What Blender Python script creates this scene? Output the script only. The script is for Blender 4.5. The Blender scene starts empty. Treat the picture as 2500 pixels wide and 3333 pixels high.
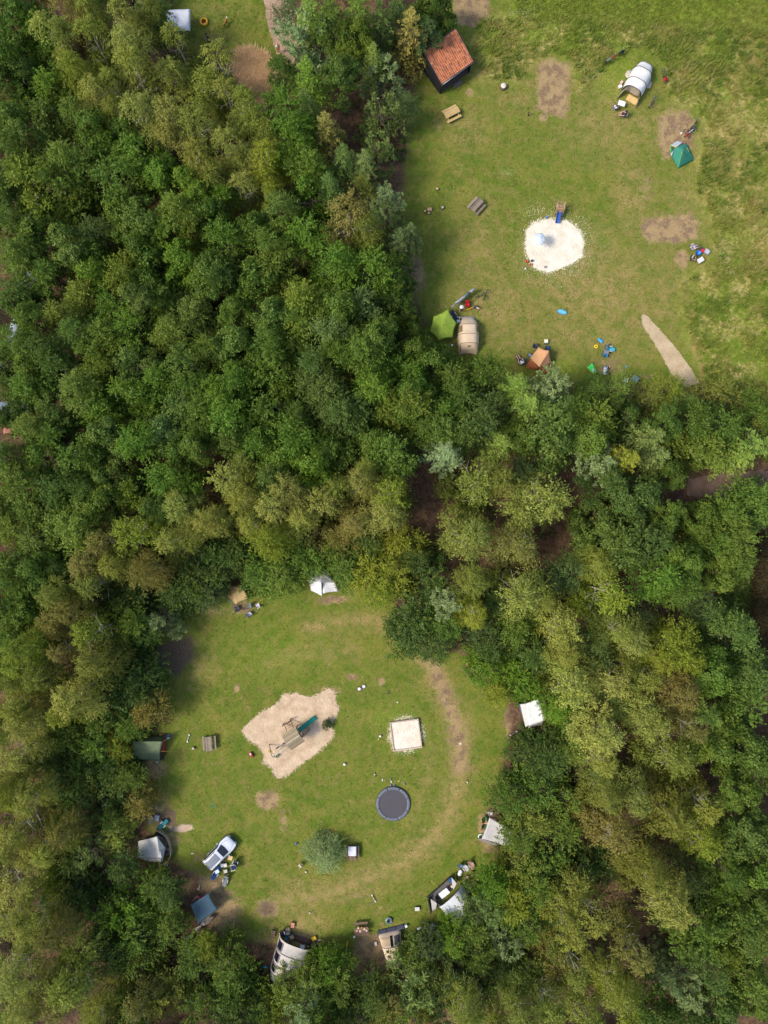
import bpy, bmesh, math, random
import numpy as np
from mathutils import Vector, Matrix, Quaternion
rng = np.random.default_rng(7)
random.seed(7)
SC = bpy.context.scene
COL = SC.collection

# ------------------------------------------------------------------ camera, sky, sun, exposure
CAM_H = 87.0            # drone height above the ground, metres
FOC = 2305.0            # focal length in pixels of the 2500 x 3333 photograph
cam_data = bpy.data.cameras.new('camera')
cam = bpy.data.objects.new('camera', cam_data); COL.objects.link(cam)
cam.location = (0, 0, CAM_H); cam.rotation_euler = (0, 0, 0)
cam_data.sensor_width = 36.0
cam_data.lens = 36.0 * FOC / 3333.0
cam_data.clip_start = 0.5; cam_data.clip_end = 4000
SC.camera = cam

SUN_EL = math.radians(48)
SHADOW_DIR = Vector((1.0, 0.30, 0)).normalized()      # way the shadows fall on the ground
world = bpy.data.worlds.new('World'); SC.world = world; world.use_nodes = True
wn = world.node_tree.nodes; wl = world.node_tree.links; wn.clear()
sky = wn.new('ShaderNodeTexSky'); sky.sky_type = 'NISHITA'; sky.sun_disc = False
sky.sun_elevation = SUN_EL
sky.sun_rotation = math.atan2(-SHADOW_DIR.x, -SHADOW_DIR.y) % (2 * math.pi)
sky.air_density = 1.0; sky.dust_density = 2.0; sky.ozone_density = 1.0
bg = wn.new('ShaderNodeBackground'); bg.inputs['Strength'].default_value = 0.15
wo = wn.new('ShaderNodeOutputWorld')
wl.new(sky.outputs[0], bg.inputs['Color']); wl.new(bg.outputs[0], wo.inputs['Surface'])
sun_data = bpy.data.lights.new('sun', 'SUN'); sun_data.energy = 2.1; sun_data.angle = math.radians(14.0)
sun_data.color = (1.0, 0.94, 0.84)
sun = bpy.data.objects.new('sun', sun_data); COL.objects.link(sun)
ray = Vector((SHADOW_DIR.x * math.cos(SUN_EL), SHADOW_DIR.y * math.cos(SUN_EL), -math.sin(SUN_EL)))
sun.rotation_euler = ray.to_track_quat('-Z', 'Y').to_euler(); sun.location = (-60, -20, 120)
SC.view_settings.view_transform = 'Standard'; SC.view_settings.look = 'None'
SC.view_settings.gamma = 1.0; SC.view_settings.use_curve_mapping = False
SC.view_settings.exposure = 0.66
SC.render.engine = 'CYCLES'
SC.cycles.max_bounces = 6; SC.cycles.transparent_max_bounces = 8
SC.cycles.diffuse_bounces = 3; SC.cycles.glossy_bounces = 2; SC.cycles.transmission_bounces = 3

# ------------------------------------------------------------------ helpers
def W(px, py, z=0.0):
    """The point at height z that the photograph shows at pixel (px, py)."""
    k = (CAM_H - z) / FOC
    return Vector(((px - 1250.0) * k, (1666.5 - py) * k, z))

def G(px, py, h=0.0):
    """The ground point under what the photograph shows at pixel (px, py), h metres up."""
    p = W(px, py, h); return Vector((p.x, p.y, 0))

def lin(c):
    out = []
    for v in c[:3]:
        v = v / 255.0
        out.append(v / 12.92 if v <= 0.04045 else ((v + 0.055) / 1.055) ** 2.4)
    return tuple(out)

def tag(o, label=None, cat=None, group=None, kind=None):
    if label: o['label'] = label
    if cat: o['category'] = cat
    if group: o['group'] = group
    if kind: o['kind'] = kind
    return o

def thing(name, label, cat, loc=(0, 0, 0), rz=0.0, group=None):
    o = bpy.data.objects.new(name, None); COL.objects.link(o)
    o.empty_display_size = 0.2
    o.location = loc; o.rotation_euler = (0, 0, rz)
    return tag(o, label, cat, group)

def copy_tree(o, parent=None):
    c = o.copy(); COL.objects.link(c); c.parent = parent
    for ch in o.children: copy_tree(ch, c)
    return c

class MB:
    """Collects shapes and links them as one mesh object."""
    def __init__(s): s.v = []; s.f = []; s.sm = []
    def add(s, vs, fs, smooth=False, M=None):
        b = len(s.v)
        for p in vs:
            p = Vector(p)
            s.v.append(tuple(M @ p) if M else tuple(p))
        for f in fs:
            s.f.append([b + i for i in f]); s.sm.append(smooth)
        return s
    def box(s, c, d, rz=0.0, M=None, taper=1.0):
        x, y, z = d[0] / 2, d[1] / 2, d[2] / 2
        b = min(x, y, z) * 0.22
        vs = []
        for zz, ins in ((-z, b), (-z + b, 0), (z - b, 0), (z, b)):
            t = taper if zz > 0 else 1.0
            for sx, sy in ((-1, -1), (1, -1), (1, 1), (-1, 1)):
                vs.append((sx * (x * t - ins), sy * (y * t - ins), zz))
        fs = [(3, 2, 1, 0), (12, 13, 14, 15)]
        for k in range(3):
            for i in range(4):
                j = (i + 1) % 4
                fs.append((k * 4 + i, k * 4 + j, k * 4 + 4 + j, k * 4 + 4 + i))
        m = Matrix.Translation(Vector(c)) @ Matrix.Rotation(rz, 4, 'Z')
        if M: m = M @ m
        return s.add(vs, fs, False, m)
    def tube(s, p0, p1, r0, r1=None, n=8, caps=True, M=None):
        r1 = r0 if r1 is None else r1
        p0 = Vector(p0); p1 = Vector(p1); d = (p1 - p0)
        q = d.to_track_quat('Z', 'Y').to_matrix()
        vs = []
        for p, r in ((p0, r0), (p1, r1)):
            for i in range(n):
                a = 2 * math.pi * i / n
                vs.append(p + q @ Vector((r * math.cos(a), r * math.sin(a), 0)))
        fs = [(i, (i + 1) % n, n + (i + 1) % n, n + i) for i in range(n)]
        s.add(vs, fs, True, M)
        if caps:
            s.f.append([len(s.v) - n + i for i in range(n)]); s.sm.append(False)
            s.f.append([len(s.v) - n - 1 - i for i in range(n)]); s.sm.append(False)
        return s
    def path(s, pts, r, n=6, M=None, closed=False):
        pts = [Vector(p) for p in pts]
        m = len(pts); vs = []
        for k in range(m):
            if closed: d = pts[(k + 1) % m] - pts[k - 1]
            else: d = pts[min(k + 1, m - 1)] - pts[max(k - 1, 0)]
            q = d.to_track_quat('Z', 'Y').to_matrix()
            rr = r[k] if isinstance(r, (list, tuple)) else r
            for i in range(n):
                a = 2 * math.pi * i / n
                vs.append(pts[k] + q @ Vector((rr * math.cos(a), rr * math.sin(a), 0)))
        fs = []
        for k in range(m if closed else m - 1):
            k2 = (k + 1) % m
            for i in range(n):
                fs.append((k * n + i, k * n + (i + 1) % n, k2 * n + (i + 1) % n, k2 * n + i))
        if not closed:
            fs.append(tuple(range(n - 1, -1, -1))); fs.append(tuple((m - 1) * n + i for i in range(n)))
        return s.add(vs, fs, True, M)
    def lathe(s, prof, n=20, M=None, smooth=True):
        vs = []; m = len(prof)
        for r, z in prof:
            for i in range(n):
                a = 2 * math.pi * i / n
                vs.append((r * math.cos(a), r * math.sin(a), z))
        fs = []
        for k in range(m - 1):
            for i in range(n):
                fs.append((k * n + i, k * n + (i + 1) % n, (k + 1) * n + (i + 1) % n, (k + 1) * n + i))
        s.add(vs, fs, smooth, M); b = len(s.v) - len(vs)
        if prof[0][0] > 1e-4: s.f.append([b + n - 1 - i for i in range(n)]); s.sm.append(False)
        if prof[-1][0] > 1e-4: s.f.append([b + (m - 1) * n + i for i in range(n)]); s.sm.append(False)
        return s
    def ball(s, c, r, n=12, sq=(1, 1, 1)):
        prof = [(max(r * math.sin(math.pi * k / 8), 1e-5), -r * math.cos(math.pi * k / 8)) for k in range(9)]
        return s.lathe(prof, n, Matrix.Translation(Vector(c)) @ Matrix.Diagonal((*sq, 1)))
    def torus(s, c, R, r, n=24, m=8, M=None, sq=(1, 1, 1)):
        pts = [Vector((c[0] + R * sq[0] * math.cos(2 * math.pi * i / n), c[1] + R * sq[1] * math.sin(2 * math.pi * i / n), c[2])) for i in range(n)]
        return s.path(pts, r, m, M, closed=True)
    def patch(s, a, b, c, d, nu=8, nv=8, sag=0.0, inn=(0, 0, 0, 0), wr=0.0, th=0.008, seed=0):
        """A cloth patch a-b-c-d (a-b at v=0, d-c at v=1): sag hangs it, inn curves its four edges inward, wr wrinkles it."""
        a, b, c, d = (Vector(p) for p in (a, b, c, d))
        R = random.Random(seed + 11)
        ph = [R.uniform(0, 6.28) for _ in range(6)]
        cen = (a + b + c + d) / 4
        def at(u, v):
            p = a.lerp(b, u).lerp(d.lerp(c, u), v)
            e = [(1 - v) ** 2 * 4 * u * (1 - u) * inn[0], u ** 2 * 4 * v * (1 - v) * inn[1], v ** 2 * 4 * u * (1 - u) * inn[2], (1 - u) ** 2 * 4 * v * (1 - v) * inn[3]]
            p = p + (cen - p) * sum(e)
            p = p + Vector((0, 0, -sag * 16 * u * (1 - u) * v * (1 - v)))
            if wr:
                w = math.sin(9 * u + 2.5 * math.sin(5 * v + ph[0]) + ph[1]) * 0.5 + math.sin(17 * v + 3 * u + ph[2]) * 0.3 + math.sin(29 * u - 11 * v + ph[3]) * 0.25
                p = p + Vector((0, 0, wr * w * min(1, 6 * u * (1 - u) + .25)))
            return p
        nrm = (b - a).cross(d - a)
        nrm = nrm.normalized() if nrm.length > 1e-6 else Vector((0, 0, 1))
        if nrm.z < 0: nrm = -nrm
        top = [at(i / nu, j / nv) for j in range(nv + 1) for i in range(nu + 1)]
        k = len(top); vs = top + [p - nrm * th for p in top]; fs = []
        for j in range(nv):
            for i in range(nu):
                q = j * (nu + 1) + i
                fs.append((q, q + 1, q + nu + 2, q + nu + 1)); fs.append((k + q + nu + 1, k + q + nu + 2, k + q + 1, k + q))
        rim = [i for i in range(nu + 1)] + [(j + 1) * (nu + 1) + nu for j in range(nv)] + [nv * (nu + 1) + i for i in range(nu - 1, -1, -1)] + [j * (nu + 1) for j in range(nv - 1, 0, -1)]
        for i in range(len(rim)):
            p, q = rim[i], rim[(i + 1) % len(rim)]
            fs.append((p, k + p, k + q, q))
        return s.add(vs, fs, True)
    def slab(s, pts, z0, z1, M=None):
        n = len(pts)
        vs = [(p[0], p[1], z0) for p in pts] + [(p[0], p[1], z1) for p in pts]
        fs = [tuple(range(n - 1, -1, -1)), tuple(range(n, 2 * n))] + [(i, (i + 1) % n, n + (i + 1) % n, n + i) for i in range(n)]
        return s.add(vs, fs, False, M)
    def loft(s, secs, close=True, smooth=True, M=None):
        n = len(secs[0]); vs = [p for sec in secs for p in sec]; fs = []
        for k in range(len(secs) - 1):
            for i in range(n if close else n - 1):
                j = (i + 1) % n
                fs.append((k * n + i, k * n + j, (k + 1) * n + j, (k + 1) * n + i))
        if close:
            fs.append(tuple(range(n - 1, -1, -1))); fs.append(tuple((len(secs) - 1) * n + i for i in range(n)))
        return s.add(vs, fs, smooth, M)
    def mesh(s, name):
        me = bpy.data.meshes.new(name); me.from_pydata(s.v, [], s.f); me.update()
        me.polygons.foreach_set('use_smooth', s.sm); return me
    def build(s, name, mat, parent=None, label=None):
        me = s.mesh(name); me.materials.append(mat)
        o = bpy.data.objects.new(name, me); COL.objects.link(o)
        if parent is not None: o.parent = parent
        if label: o['label'] = label
        return o

# ------------------------------------------------------------------ materials
MATS = {}
def node_mat(name):
    m = bpy.data.materials.new(name); m.use_nodes = True
    nt = m.node_tree; b = nt.nodes['Principled BSDF']
    return m, nt, b

def mat(name, c, rough=0.7, var=0.18, scale=6.0, bump=0.15, metal=0.0, c2=None, trans=0.0, coat=0.0, bscale=None):
    """A surface of colour c (0-255), mottled by noise, with fine relief."""
    if name in MATS: return MATS[name]
    m, nt, b = node_mat(name); N = nt.nodes; L = nt.links
    tc = N.new('ShaderNodeTexCoord')
    n1 = N.new('ShaderNodeTexNoise'); n1.inputs['Scale'].default_value = scale; n1.inputs['Detail'].default_value = 5
    L.new(tc.outputs['Object'], n1.inputs['Vector'])
    mr = N.new('ShaderNodeMapRange'); mr.inputs['From Min'].default_value = .3; mr.inputs['From Max'].default_value = .7
    L.new(n1.outputs['Fac'], mr.inputs['Value'])
    mx = N.new('ShaderNodeMix'); mx.data_type = 'RGBA'
    base = lin(c); d = lin(c2) if c2 else tuple(v * (1 - var) for v in base)
    mx.inputs['A'].default_value = (*d, 1); mx.inputs['B'].default_value = (*[min(1, v * (1 + var * .4)) for v in base], 1)
    L.new(mr.outputs[0], mx.inputs['Factor']); L.new(mx.outputs['Result'], b.inputs['Base Color'])
    b.inputs['Roughness'].default_value = rough; b.inputs['Metallic'].default_value = metal
    b.inputs['Coat Weight'].default_value = coat
    if bump:
        n2 = N.new('ShaderNodeTexNoise'); n2.inputs['Scale'].default_value = bscale or scale * 4; n2.inputs['Detail'].default_value = 4
        L.new(tc.outputs['Object'], n2.inputs['Vector'])
        bp = N.new('ShaderNodeBump'); bp.inputs['Strength'].default_value = bump; bp.inputs['Distance'].default_value = 0.02
        L.new(n2.outputs['Fac'], bp.inputs['Height']); L.new(bp.outputs['Normal'], b.inputs['Normal'])
    if trans:
        t = N.new('ShaderNodeBsdfTranslucent'); L.new(mx.outputs['Result'], t.inputs['Color'])
        ms = N.new('ShaderNodeMixShader'); ms.inputs['Fac'].default_value = trans
        out = N['Material Output']
        L.new(b.outputs[0], ms.inputs[1]); L.new(t.outputs[0], ms.inputs[2]); L.new(ms.outputs[0], out.inputs['Surface'])
    MATS[name] = m
    return m

def cloth(name, c, trans=0.12, var=0.10):
    return mat('cloth_' + name, c, .85, var, 2.2, .25, trans=trans, bscale=7)

def wood(name, c, c2):
    """Wood with grain running along the object's x axis."""
    key = 'wood_' + name
    if key in MATS: return MATS[key]
    m, nt, b = node_mat(key); N = nt.nodes; L = nt.links
    tc = N.new('ShaderNodeTexCoord'); mp = N.new('ShaderNodeMapping'); mp.inputs['Scale'].default_value = (1.2, 14, 14)
    n1 = N.new('ShaderNodeTexNoise'); n1.inputs['Scale'].default_value = 2.2; n1.inputs['Detail'].default_value = 6
    oi = N.new('ShaderNodeObjectInfo'); ad = N.new('ShaderNodeMath'); ad.operation = 'MULTIPLY_ADD'
    L.new(tc.outputs['Object'], mp.inputs['Vector']); L.new(mp.outputs[0], n1.inputs['Vector'])
    L.new(oi.outputs['Random'], ad.inputs[0]); ad.inputs[1].default_value = .45; L.new(n1.outputs['Fac'], ad.inputs[2])
    mr = N.new('ShaderNodeMapRange'); mr.inputs['From Min'].default_value = .4; mr.inputs['From Max'].default_value = 1.05
    L.new(ad.outputs[0], mr.inputs['Value'])
    mx = N.new('ShaderNodeMix'); mx.data_type = 'RGBA'
    mx.inputs['A'].default_value = (*lin(c2), 1); mx.inputs['B'].default_value = (*lin(c), 1)
    L.new(mr.outputs[0], mx.inputs['Factor']); L.new(mx.outputs['Result'], b.inputs['Base Color'])
    b.inputs['Roughness'].default_value = .8
    bp = N.new('ShaderNodeBump'); bp.inputs['Strength'].default_value = .4; bp.inputs['Distance'].default_value = .01
    L.new(n1.outputs['Fac'], bp.inputs['Height']); L.new(bp.outputs['Normal'], b.inputs['Normal'])
    MATS[key] = m; return m
# ------------------------------------------------------------------ the ground
def vnoise(x, y, seed=0):
    xi = np.floor(x).astype(np.int64); yi = np.floor(y).astype(np.int64)
    fx = x - xi; fy = y - yi
    fx = fx * fx * (3 - 2 * fx); fy = fy * fy * (3 - 2 * fy)
    def h(a, b):
        n = (a * 374761393 + b * 668265263 + seed * 974634777) & 0x7fffffff
        n = ((n ^ (n >> 13)) * 1274126177) & 0x7fffffff
        return ((n ^ (n >> 16)) & 0xffff) / 65535.0
    return (h(xi, yi) * (1 - fx) + h(xi + 1, yi) * fx) * (1 - fy) + (h(xi, yi + 1) * (1 - fx) + h(xi + 1, yi + 1) * fx) * fy
def fbm(x, y, seed=0, o=4):
    s = 0; a = .5
    for k in range(o):
        s = s + a * vnoise(x * 2 ** k, y * 2 ** k, seed + k); a *= .5
    return s / (1 - .5 ** o)

def seg_dist(x, y, pts, closed):
    d = np.full(x.shape, 1e9)
    n = len(pts)
    for i in range(n if closed else n - 1):
        ax, ay = pts[i]; bx, by = pts[(i + 1) % n]
        ux, uy = bx - ax, by - ay
        t = np.clip(((x - ax) * ux + (y - ay) * uy) / (ux * ux + uy * uy + 1e-9), 0, 1)
        d = np.minimum(d, np.hypot(x - ax - t * ux, y - ay - t * uy))
    return d
def inside(x, y, pts):
    r = np.zeros(x.shape, bool); n = len(pts)
    for i in range(n):
        ax, ay = pts[i]; bx, by = pts[(i + 1) % n]
        c = ((ay > y) != (by > y)) & (x < (bx - ax) * (y - ay) / (by - ay + 1e-12) + ax)
        r ^= c
    return r
def m_poly(x, y, pts, soft, s=1.0):
    d = seg_dist(x, y, pts, True); sd = np.where(inside(x, y, pts), -d, d)
    return np.clip(.5 - sd / soft, 0, 1) * s
def m_line(x, y, pts, w, soft, s=1.0):
    return np.clip(.5 - (seg_dist(x, y, pts, False) - w) / soft, 0, 1) * s
def m_ell(x, y, cx, cy, rx, ry, soft, s=1.0):
    d = (np.hypot((x - cx) / rx, (y - cy) / ry) - 1) * min(rx, ry)
    return np.clip(.5 - d / soft, 0, 1) * s

CLEAR_UP = [(1330, 330), (1370, 170), (1450, 60), (1480, -900), (3900, -900), (3900, 1290), (1650, 1245), (1400, 1235), (1395, 1150), (1385, 1040), (1320, 930), (1290, 820), (1310, 640), (1330, 480)]
CLEAR_LOW = [(620, 1960), (760, 1920), (980, 1870), (1260, 1940), (1300, 2060), (1400, 2120), (1500, 2110), (1560, 2210), (1640, 2280), (1660, 2420), (1590, 2600), (1590, 2680), (1640, 2800), (1530, 2880), (1480, 3000), (1400, 3040), (1250, 3200), (1120, 3240), (1080, 3110), (860, 3060), (700, 3070), (640, 2860), (480, 2720), (470, 2440), (520, 2280), (480, 2150), (500, 2080)]
CLEAR_TOP = [(500, -80), (960, -80), (960, 230), (880, 260), (760, 170), (480, 120)]
CLEAR_EAST = [(2340, 1880), (2440, 1850), (2440, 2180), (2330, 2190), (2330, 2050)]
ROUGH = [(1560, 60), (1540, 200), (1590, 255), (1690, 265), (1720, 215), (1760, 180), (1830, 180), (1880, 230), (1900, 300), (1960, 235), (1985, 195), (2080, 150), (2160, 200), (2185, 260), (2175, 310), (2240, 345), (2300, 390), (2295, 460), (2275, 540), (2262, 600), (2305, 680), (2325, 760), (2325, 840), (2270, 885), (2215, 930), (2235, 1080), (2285, 1200), (2300, 1300), (2900, 1300), (2900, 95), (2200, 95), (1900, 70), (1700, 60)]
FIELD = [(1600, -900), (3900, -900), (3900, 110), (2200, 98), (1900, 72), (1680, 60)]
WHITE_SAND = [(1713, 745), (1733, 727), (1780, 713), (1816, 716), (1845, 713), (1871, 731), (1892, 760), (1901, 785), (1900, 836), (1871, 857), (1831, 875), (1784, 888), (1755, 879), (1733, 865), (1712, 828), (1708, 800)]
SAND_PIT = [(783, 2378), (806, 2350), (845, 2320), (869, 2306), (905, 2290), (916, 2270), (932, 2254), (950, 2256), (968, 2252), (984, 2264), (1001, 2268), (1031, 2266), (1058, 2245), (1074, 2239), (1089, 2251), (1092, 2290), (1101, 2296), (1101, 2320), (1094, 2340), (1080, 2360), (1086, 2376), (1083, 2396), (1067, 2414), (1045, 2438), (1028, 2458), (1008, 2472), (988, 2484), (968, 2496), (954, 2510), (938, 2524), (910, 2530), (892, 2525), (887, 2501), (868, 2485), (850, 2477), (864, 2465), (842, 2425), (806, 2411)]
PATH_SAND = [(2088, 1030), (2104, 1022), (2125, 1050), (2160, 1085), (2200, 1130), (2240, 1185), (2278, 1250), (2235, 1262), (2190, 1222), (2160, 1170), (2120, 1100), (2096, 1062)]

def ground_masks(X, Y):
    px = X * FOC / CAM_H + 1250.0; py = 1666.5 - Y * FOC / CAM_H
    wx = (fbm(X * .35, Y * .35, 3) - .5) * 46 + (fbm(X * 1.6, Y * 1.6, 9) - .5) * 22
    wy = (fbm(X * .35, Y * .35, 5) - .5) * 46 + (fbm(X * 1.6, Y * 1.6, 13) - .5) * 22
    qx, qy = px + wx, py + wy                    # ragged outlines
    sx, sy = px + wx * .45, py + wy * .45
    op = np.maximum.reduce([m_poly(qx, qy, CLEAR_UP, 60), m_poly(qx, qy, CLEAR_LOW, 50), m_poly(qx, qy, CLEAR_TOP, 40), m_poly(qx, qy, CLEAR_EAST, 40)])
    floor = 1 - op
    E = lambda *a: m_ell(sx, sy, *a)
    dirt = np.maximum.reduce([
        m_poly(sx, sy, [(1745, 270), (1750, 205), (1800, 188), (1855, 203), (1862, 250), (1855, 350), (1830, 385), (1765, 380), (1745, 350)], 40, .82),
        m_poly(sx, sy, [(2140, 420), (2150, 385), (2190, 355), (2240, 352), (2262, 385), (2265, 480), (2240, 500), (2160, 520), (2135, 460)], 50, .85),
        m_poly(sx, sy, [(2080, 725), (2095, 712), (2200, 700), (2255, 680), (2280, 720), (2280, 780), (2200, 800), (2110, 795), (2085, 770)], 36, .82),
        E(2222, 848, 26, 34, 22, .75), E(2105, 610, 26, 60, 60, .55), E(1340, 890, 45, 75, 50, .9), E(1530, 300, 24, 14, 20, .7), E(1770, 385, 18, 12, 14, .8),
        E(1420, 400, 14, 40, 30, .55), E(1520, 880, 40, 70, 120, .5), E(1490, 560, 20, 50, 60, .5), E(560, 2330, 30, 40, 50, .4), E(1330, 2230, 30, 14, 30, .4), E(1010, 2920, 24, 14, 24, .5), E(1160, 2915, 20, 12, 20, .6), E(1240, 2960, 12, 10, 12, .6), E(620, 2240, 16, 12, 20, .5), E(1690, 1120, 60, 60, 90, .35), E(1990, 1190, 55, 40, 60, .62), E(2110, 1225, 30, 14, 24, .6),
        m_poly(sx, sy, [(1470, -20), (1600, -20), (1592, 55), (1540, 95), (1480, 85)], 26, .85),
        m_line(sx, sy, [(1395, 2140), (1432, 2230), (1470, 2320), (1500, 2420), (1494, 2500)], 26, 70, .9), E(1492, 2395, 46, 56, 60, .62),
        E(868, 2605, 48, 36, 30, .8), E(925, 2675, 18, 42, 26, .6), E(768, 2241, 10, 13, 8, .9), E(782, 2279, 6, 6, 5, .8), E(1146, 2205, 20, 12, 14, .8), E(1240, 2217, 13, 15, 12, .7),
        E(1070, 2245, 40, 12, 18, .7), E(1090, 1950, 55, 16, 16, .8), m_poly(sx, sy, [(1650, 2285), (1695, 2285), (1730, 2390), (1690, 2425), (1655, 2420), (1635, 2350)], 18, .95),
        E(1572, 2700, 22, 56, 22, .85), E(1600, 2760, 50, 30, 40, .6), m_poly(sx, sy, [(600, 2830), (720, 2850), (790, 2950), (770, 3050), (640, 3090), (590, 3000)], 70, .8),
        E(870, 2960, 45, 34, 40, .75), m_poly(sx, sy, [(1170, 3040), (1250, 3030), (1275, 3150), (1250, 3240), (1150, 3240), (1145, 3120)], 40, .95), E(960, 3060, 80, 45, 60, .6),
        E(690, 1990, 70, 26, 60, .6), E(790, 1980, 45, 24, 30, .7), E(480, 2500, 60, 45, 60, .8), E(520, 2650, 50, 90, 70, .6), E(585, 2695, 45, 22, 26, .6),
        E(640, 2790, 30, 20, 30, .5), E(560, 2730, 40, 40, 50, .6), E(1270, 3000, 60, 30, 60, .4), E(1500, 2870, 60, 50, 60, .3),
        E(2050, 1140, 60, 26, 60, .3), E(2180, 940, 40, 40, 70, .3), E(1640, 620, 60, 40, 90, .3), E(700, 130, 60, 30, 60, .5), E(690, 40, 150, 60, 100, .35)])
    burnt = np.maximum.reduce([m_poly(sx, sy, [(470, 2120), (560, 2080), (628, 2070), (625, 2130), (590, 2195), (540, 2205), (500, 2160)], 34, 1), E(548, 2662, 26, 30, 20, .9), E(865, 2960, 36, 26, 30, .7), E(1200, 3180, 45, 70, 60, .6), E(560, 3010, 90, 60, 80, .5)])
    dry = np.maximum.reduce([
        m_line(sx, sy, [(1370, 2140), (1432, 2230), (1478, 2330), (1500, 2420), (1495, 2540), (1462, 2640), (1400, 2740), (1300, 2810), (1180, 2870), (1060, 2905), (930, 2925)], 30, 70, .85),
        m_line(sx, sy, [(1000, 2040), (1120, 2025), (1220, 2020), (1290, 2070)], 18, 60, .85), m_line(sx, sy, [(880, 2160), (1000, 2120), (1150, 2110)], 12, 60, .6),
        m_line(sx, sy, [(1330, 2680), (1380, 2560), (1400, 2440)], 10, 60, .4), E(970, 2880, 80, 30, 60, .5), E(1180, 2900, 60, 36, 60, .55), E(640, 2160, 50, 60, 80, .45),
        E(1000, 3005, 70, 30, 40, .8), E(880, 3100, 46, 70, 50, .85), E(1800, 250, 50, 60, 40, .8), E(2170, 745, 80, 40, 30, .75), E(2222, 840, 24, 20, 22, .9),
        E(2000, 400, 120, 80, 200, .6), E(1950, 950, 220, 130, 260, .7), E(1620, 1000, 130, 100, 160, .6), E(1560, 800, 60, 120, 120, .5), E(2060, 640, 60, 120, 90, .6), E(1520, 420, 70, 60, 90, .5), E(1900, 1090, 260, 60, 120, .55), E(1700, 300, 90, 70, 120, .4), E(2230, 640, 60, 50, 70, .5),
        m_line(sx, sy, [(2225, 890), (2240, 1000), (2270, 1130), (2290, 1230)], 12, 26, .75), m_line(sx, sy, [(1545, 235), (1610, 215), (1690, 235)], 14, 40, .6), E(1640, 205, 60, 30, 50, .7), E(2400, 200, 90, 40, 80, .6),
        E(2380, 560, 120, 200, 220, .5), E(2440, 60, 60, 30, 60, .4), E(2150, 1000, 40, 60, 60, .5)])
    sand = np.maximum.reduce([m_poly(sx, sy, SAND_PIT, 44), m_poly(sx, sy, PATH_SAND, 16), E(590, 2696, 44, 12, 14, .9),
        m_poly(sx, sy, [(848, -80), (925, -80), (945, 40), (975, 140), (985, 210), (905, 200), (880, 120)], 20, .92), m_line(sx, sy, [(-60, 620), (-30, 900), (-10, 1250), (-30, 1700)], 42, 60, .85),
        E(110, 1290, 60, 30, 40, .7), E(170, 1250, 50, 20, 40, .6), E(40, 700, 40, 60, 40, .6)])
    white = np.maximum.reduce([m_poly(sx, sy, WHITE_SAND, 36), m_ell(sx, sy, 1815, 795, 165, 165, 190, .40), m_ell(sx, sy, 1320, 2390, 66, 70, 34, .56), E(1750, 690, 90, 50, 90, .36), E(1262, 2280, 6, 6, 6, .4), E(1640, 560, 60, 40, 60, .3), E(1500, 2418, 6, 6, 6, .9)])
    rough = np.maximum(m_poly(qx, qy, ROUGH, 50), 0)
    lush = np.maximum.reduce([m_poly(qx, qy, FIELD, 90), E(2010, 250, 70, 90, 60, .7), m_line(sx, sy, [(2330, 860), (2250, 900), (2215, 1000), (2240, 1120), (2290, 1250)], 16, 40, .6), E(2290, 560, 24, 150, 40, .5), E(1560, 1120, 22, 60, 30, .7),
        E(1850, 1190, 40, 30, 40, .7), E(900, 2130, 120, 60, 120, .4), E(1270, 2330, 60, 40, 60, .4), E(2420, 1180, 60, 80, 60, .8), E(2390, 2000, 60, 180, 60, .6)])
    return floor, dirt, dry, sand, white, rough, lush, burnt

def axis(lo, hi, step, far):
    a = np.arange(lo, hi + 1e-6, step)
    out = []; d = step; v = hi
    while v < far:
        d *= 1.6; v += d; out.append(v)
    neg = []; d = step; v = lo
    while v > -far:
        d *= 1.6; v -= d; neg.append(v)
    return np.concatenate([np.array(neg[::-1]), a, np.array(out)])
gx = axis(-52, 52, .26, 900); gy = axis(-68, 68, .26, 900)
GX, GY = np.meshgrid(gx, gy)
masks = ground_masks(GX, GY)
GZ = (fbm(GX * .25, GY * .25, 21) - .5) * .05 + (fbm(GX * 1.3, GY * 1.3, 23) - .5) * .03
GZ = GZ * np.clip(1 - 3 * np.maximum(masks[3], masks[4]), 0, 1)
near = (np.abs(GX) < 54) & (np.abs(GY) < 70)
GZ = np.where(near, GZ - .03, -.03)
nxg, nyg = len(gx), len(gy)
idx = np.arange(nxg * nyg).reshape(nyg, nxg)
quads = np.stack([idx[:-1, :-1], idx[:-1, 1:], idx[1:, 1:], idx[1:, :-1]], -1).reshape(-1, 4)
gme = bpy.data.meshes.new('ground')
gme.from_pydata(np.stack([GX, GY, GZ], -1).reshape(-1, 3), [], quads); gme.update()
gme.polygons.foreach_set('use_smooth', np.ones(len(quads), bool))
for nm, ch in (('cover', (masks[0], masks[1], masks[2], masks[3])), ('cover_more', (masks[4], masks[5], masks[6], masks[7]))):
    at = gme.attributes.new(nm, 'FLOAT_COLOR', 'POINT')
    at.data.foreach_set('color', np.stack([c.reshape(-1) for c in ch], -1).astype(np.float32).reshape(-1))

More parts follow.
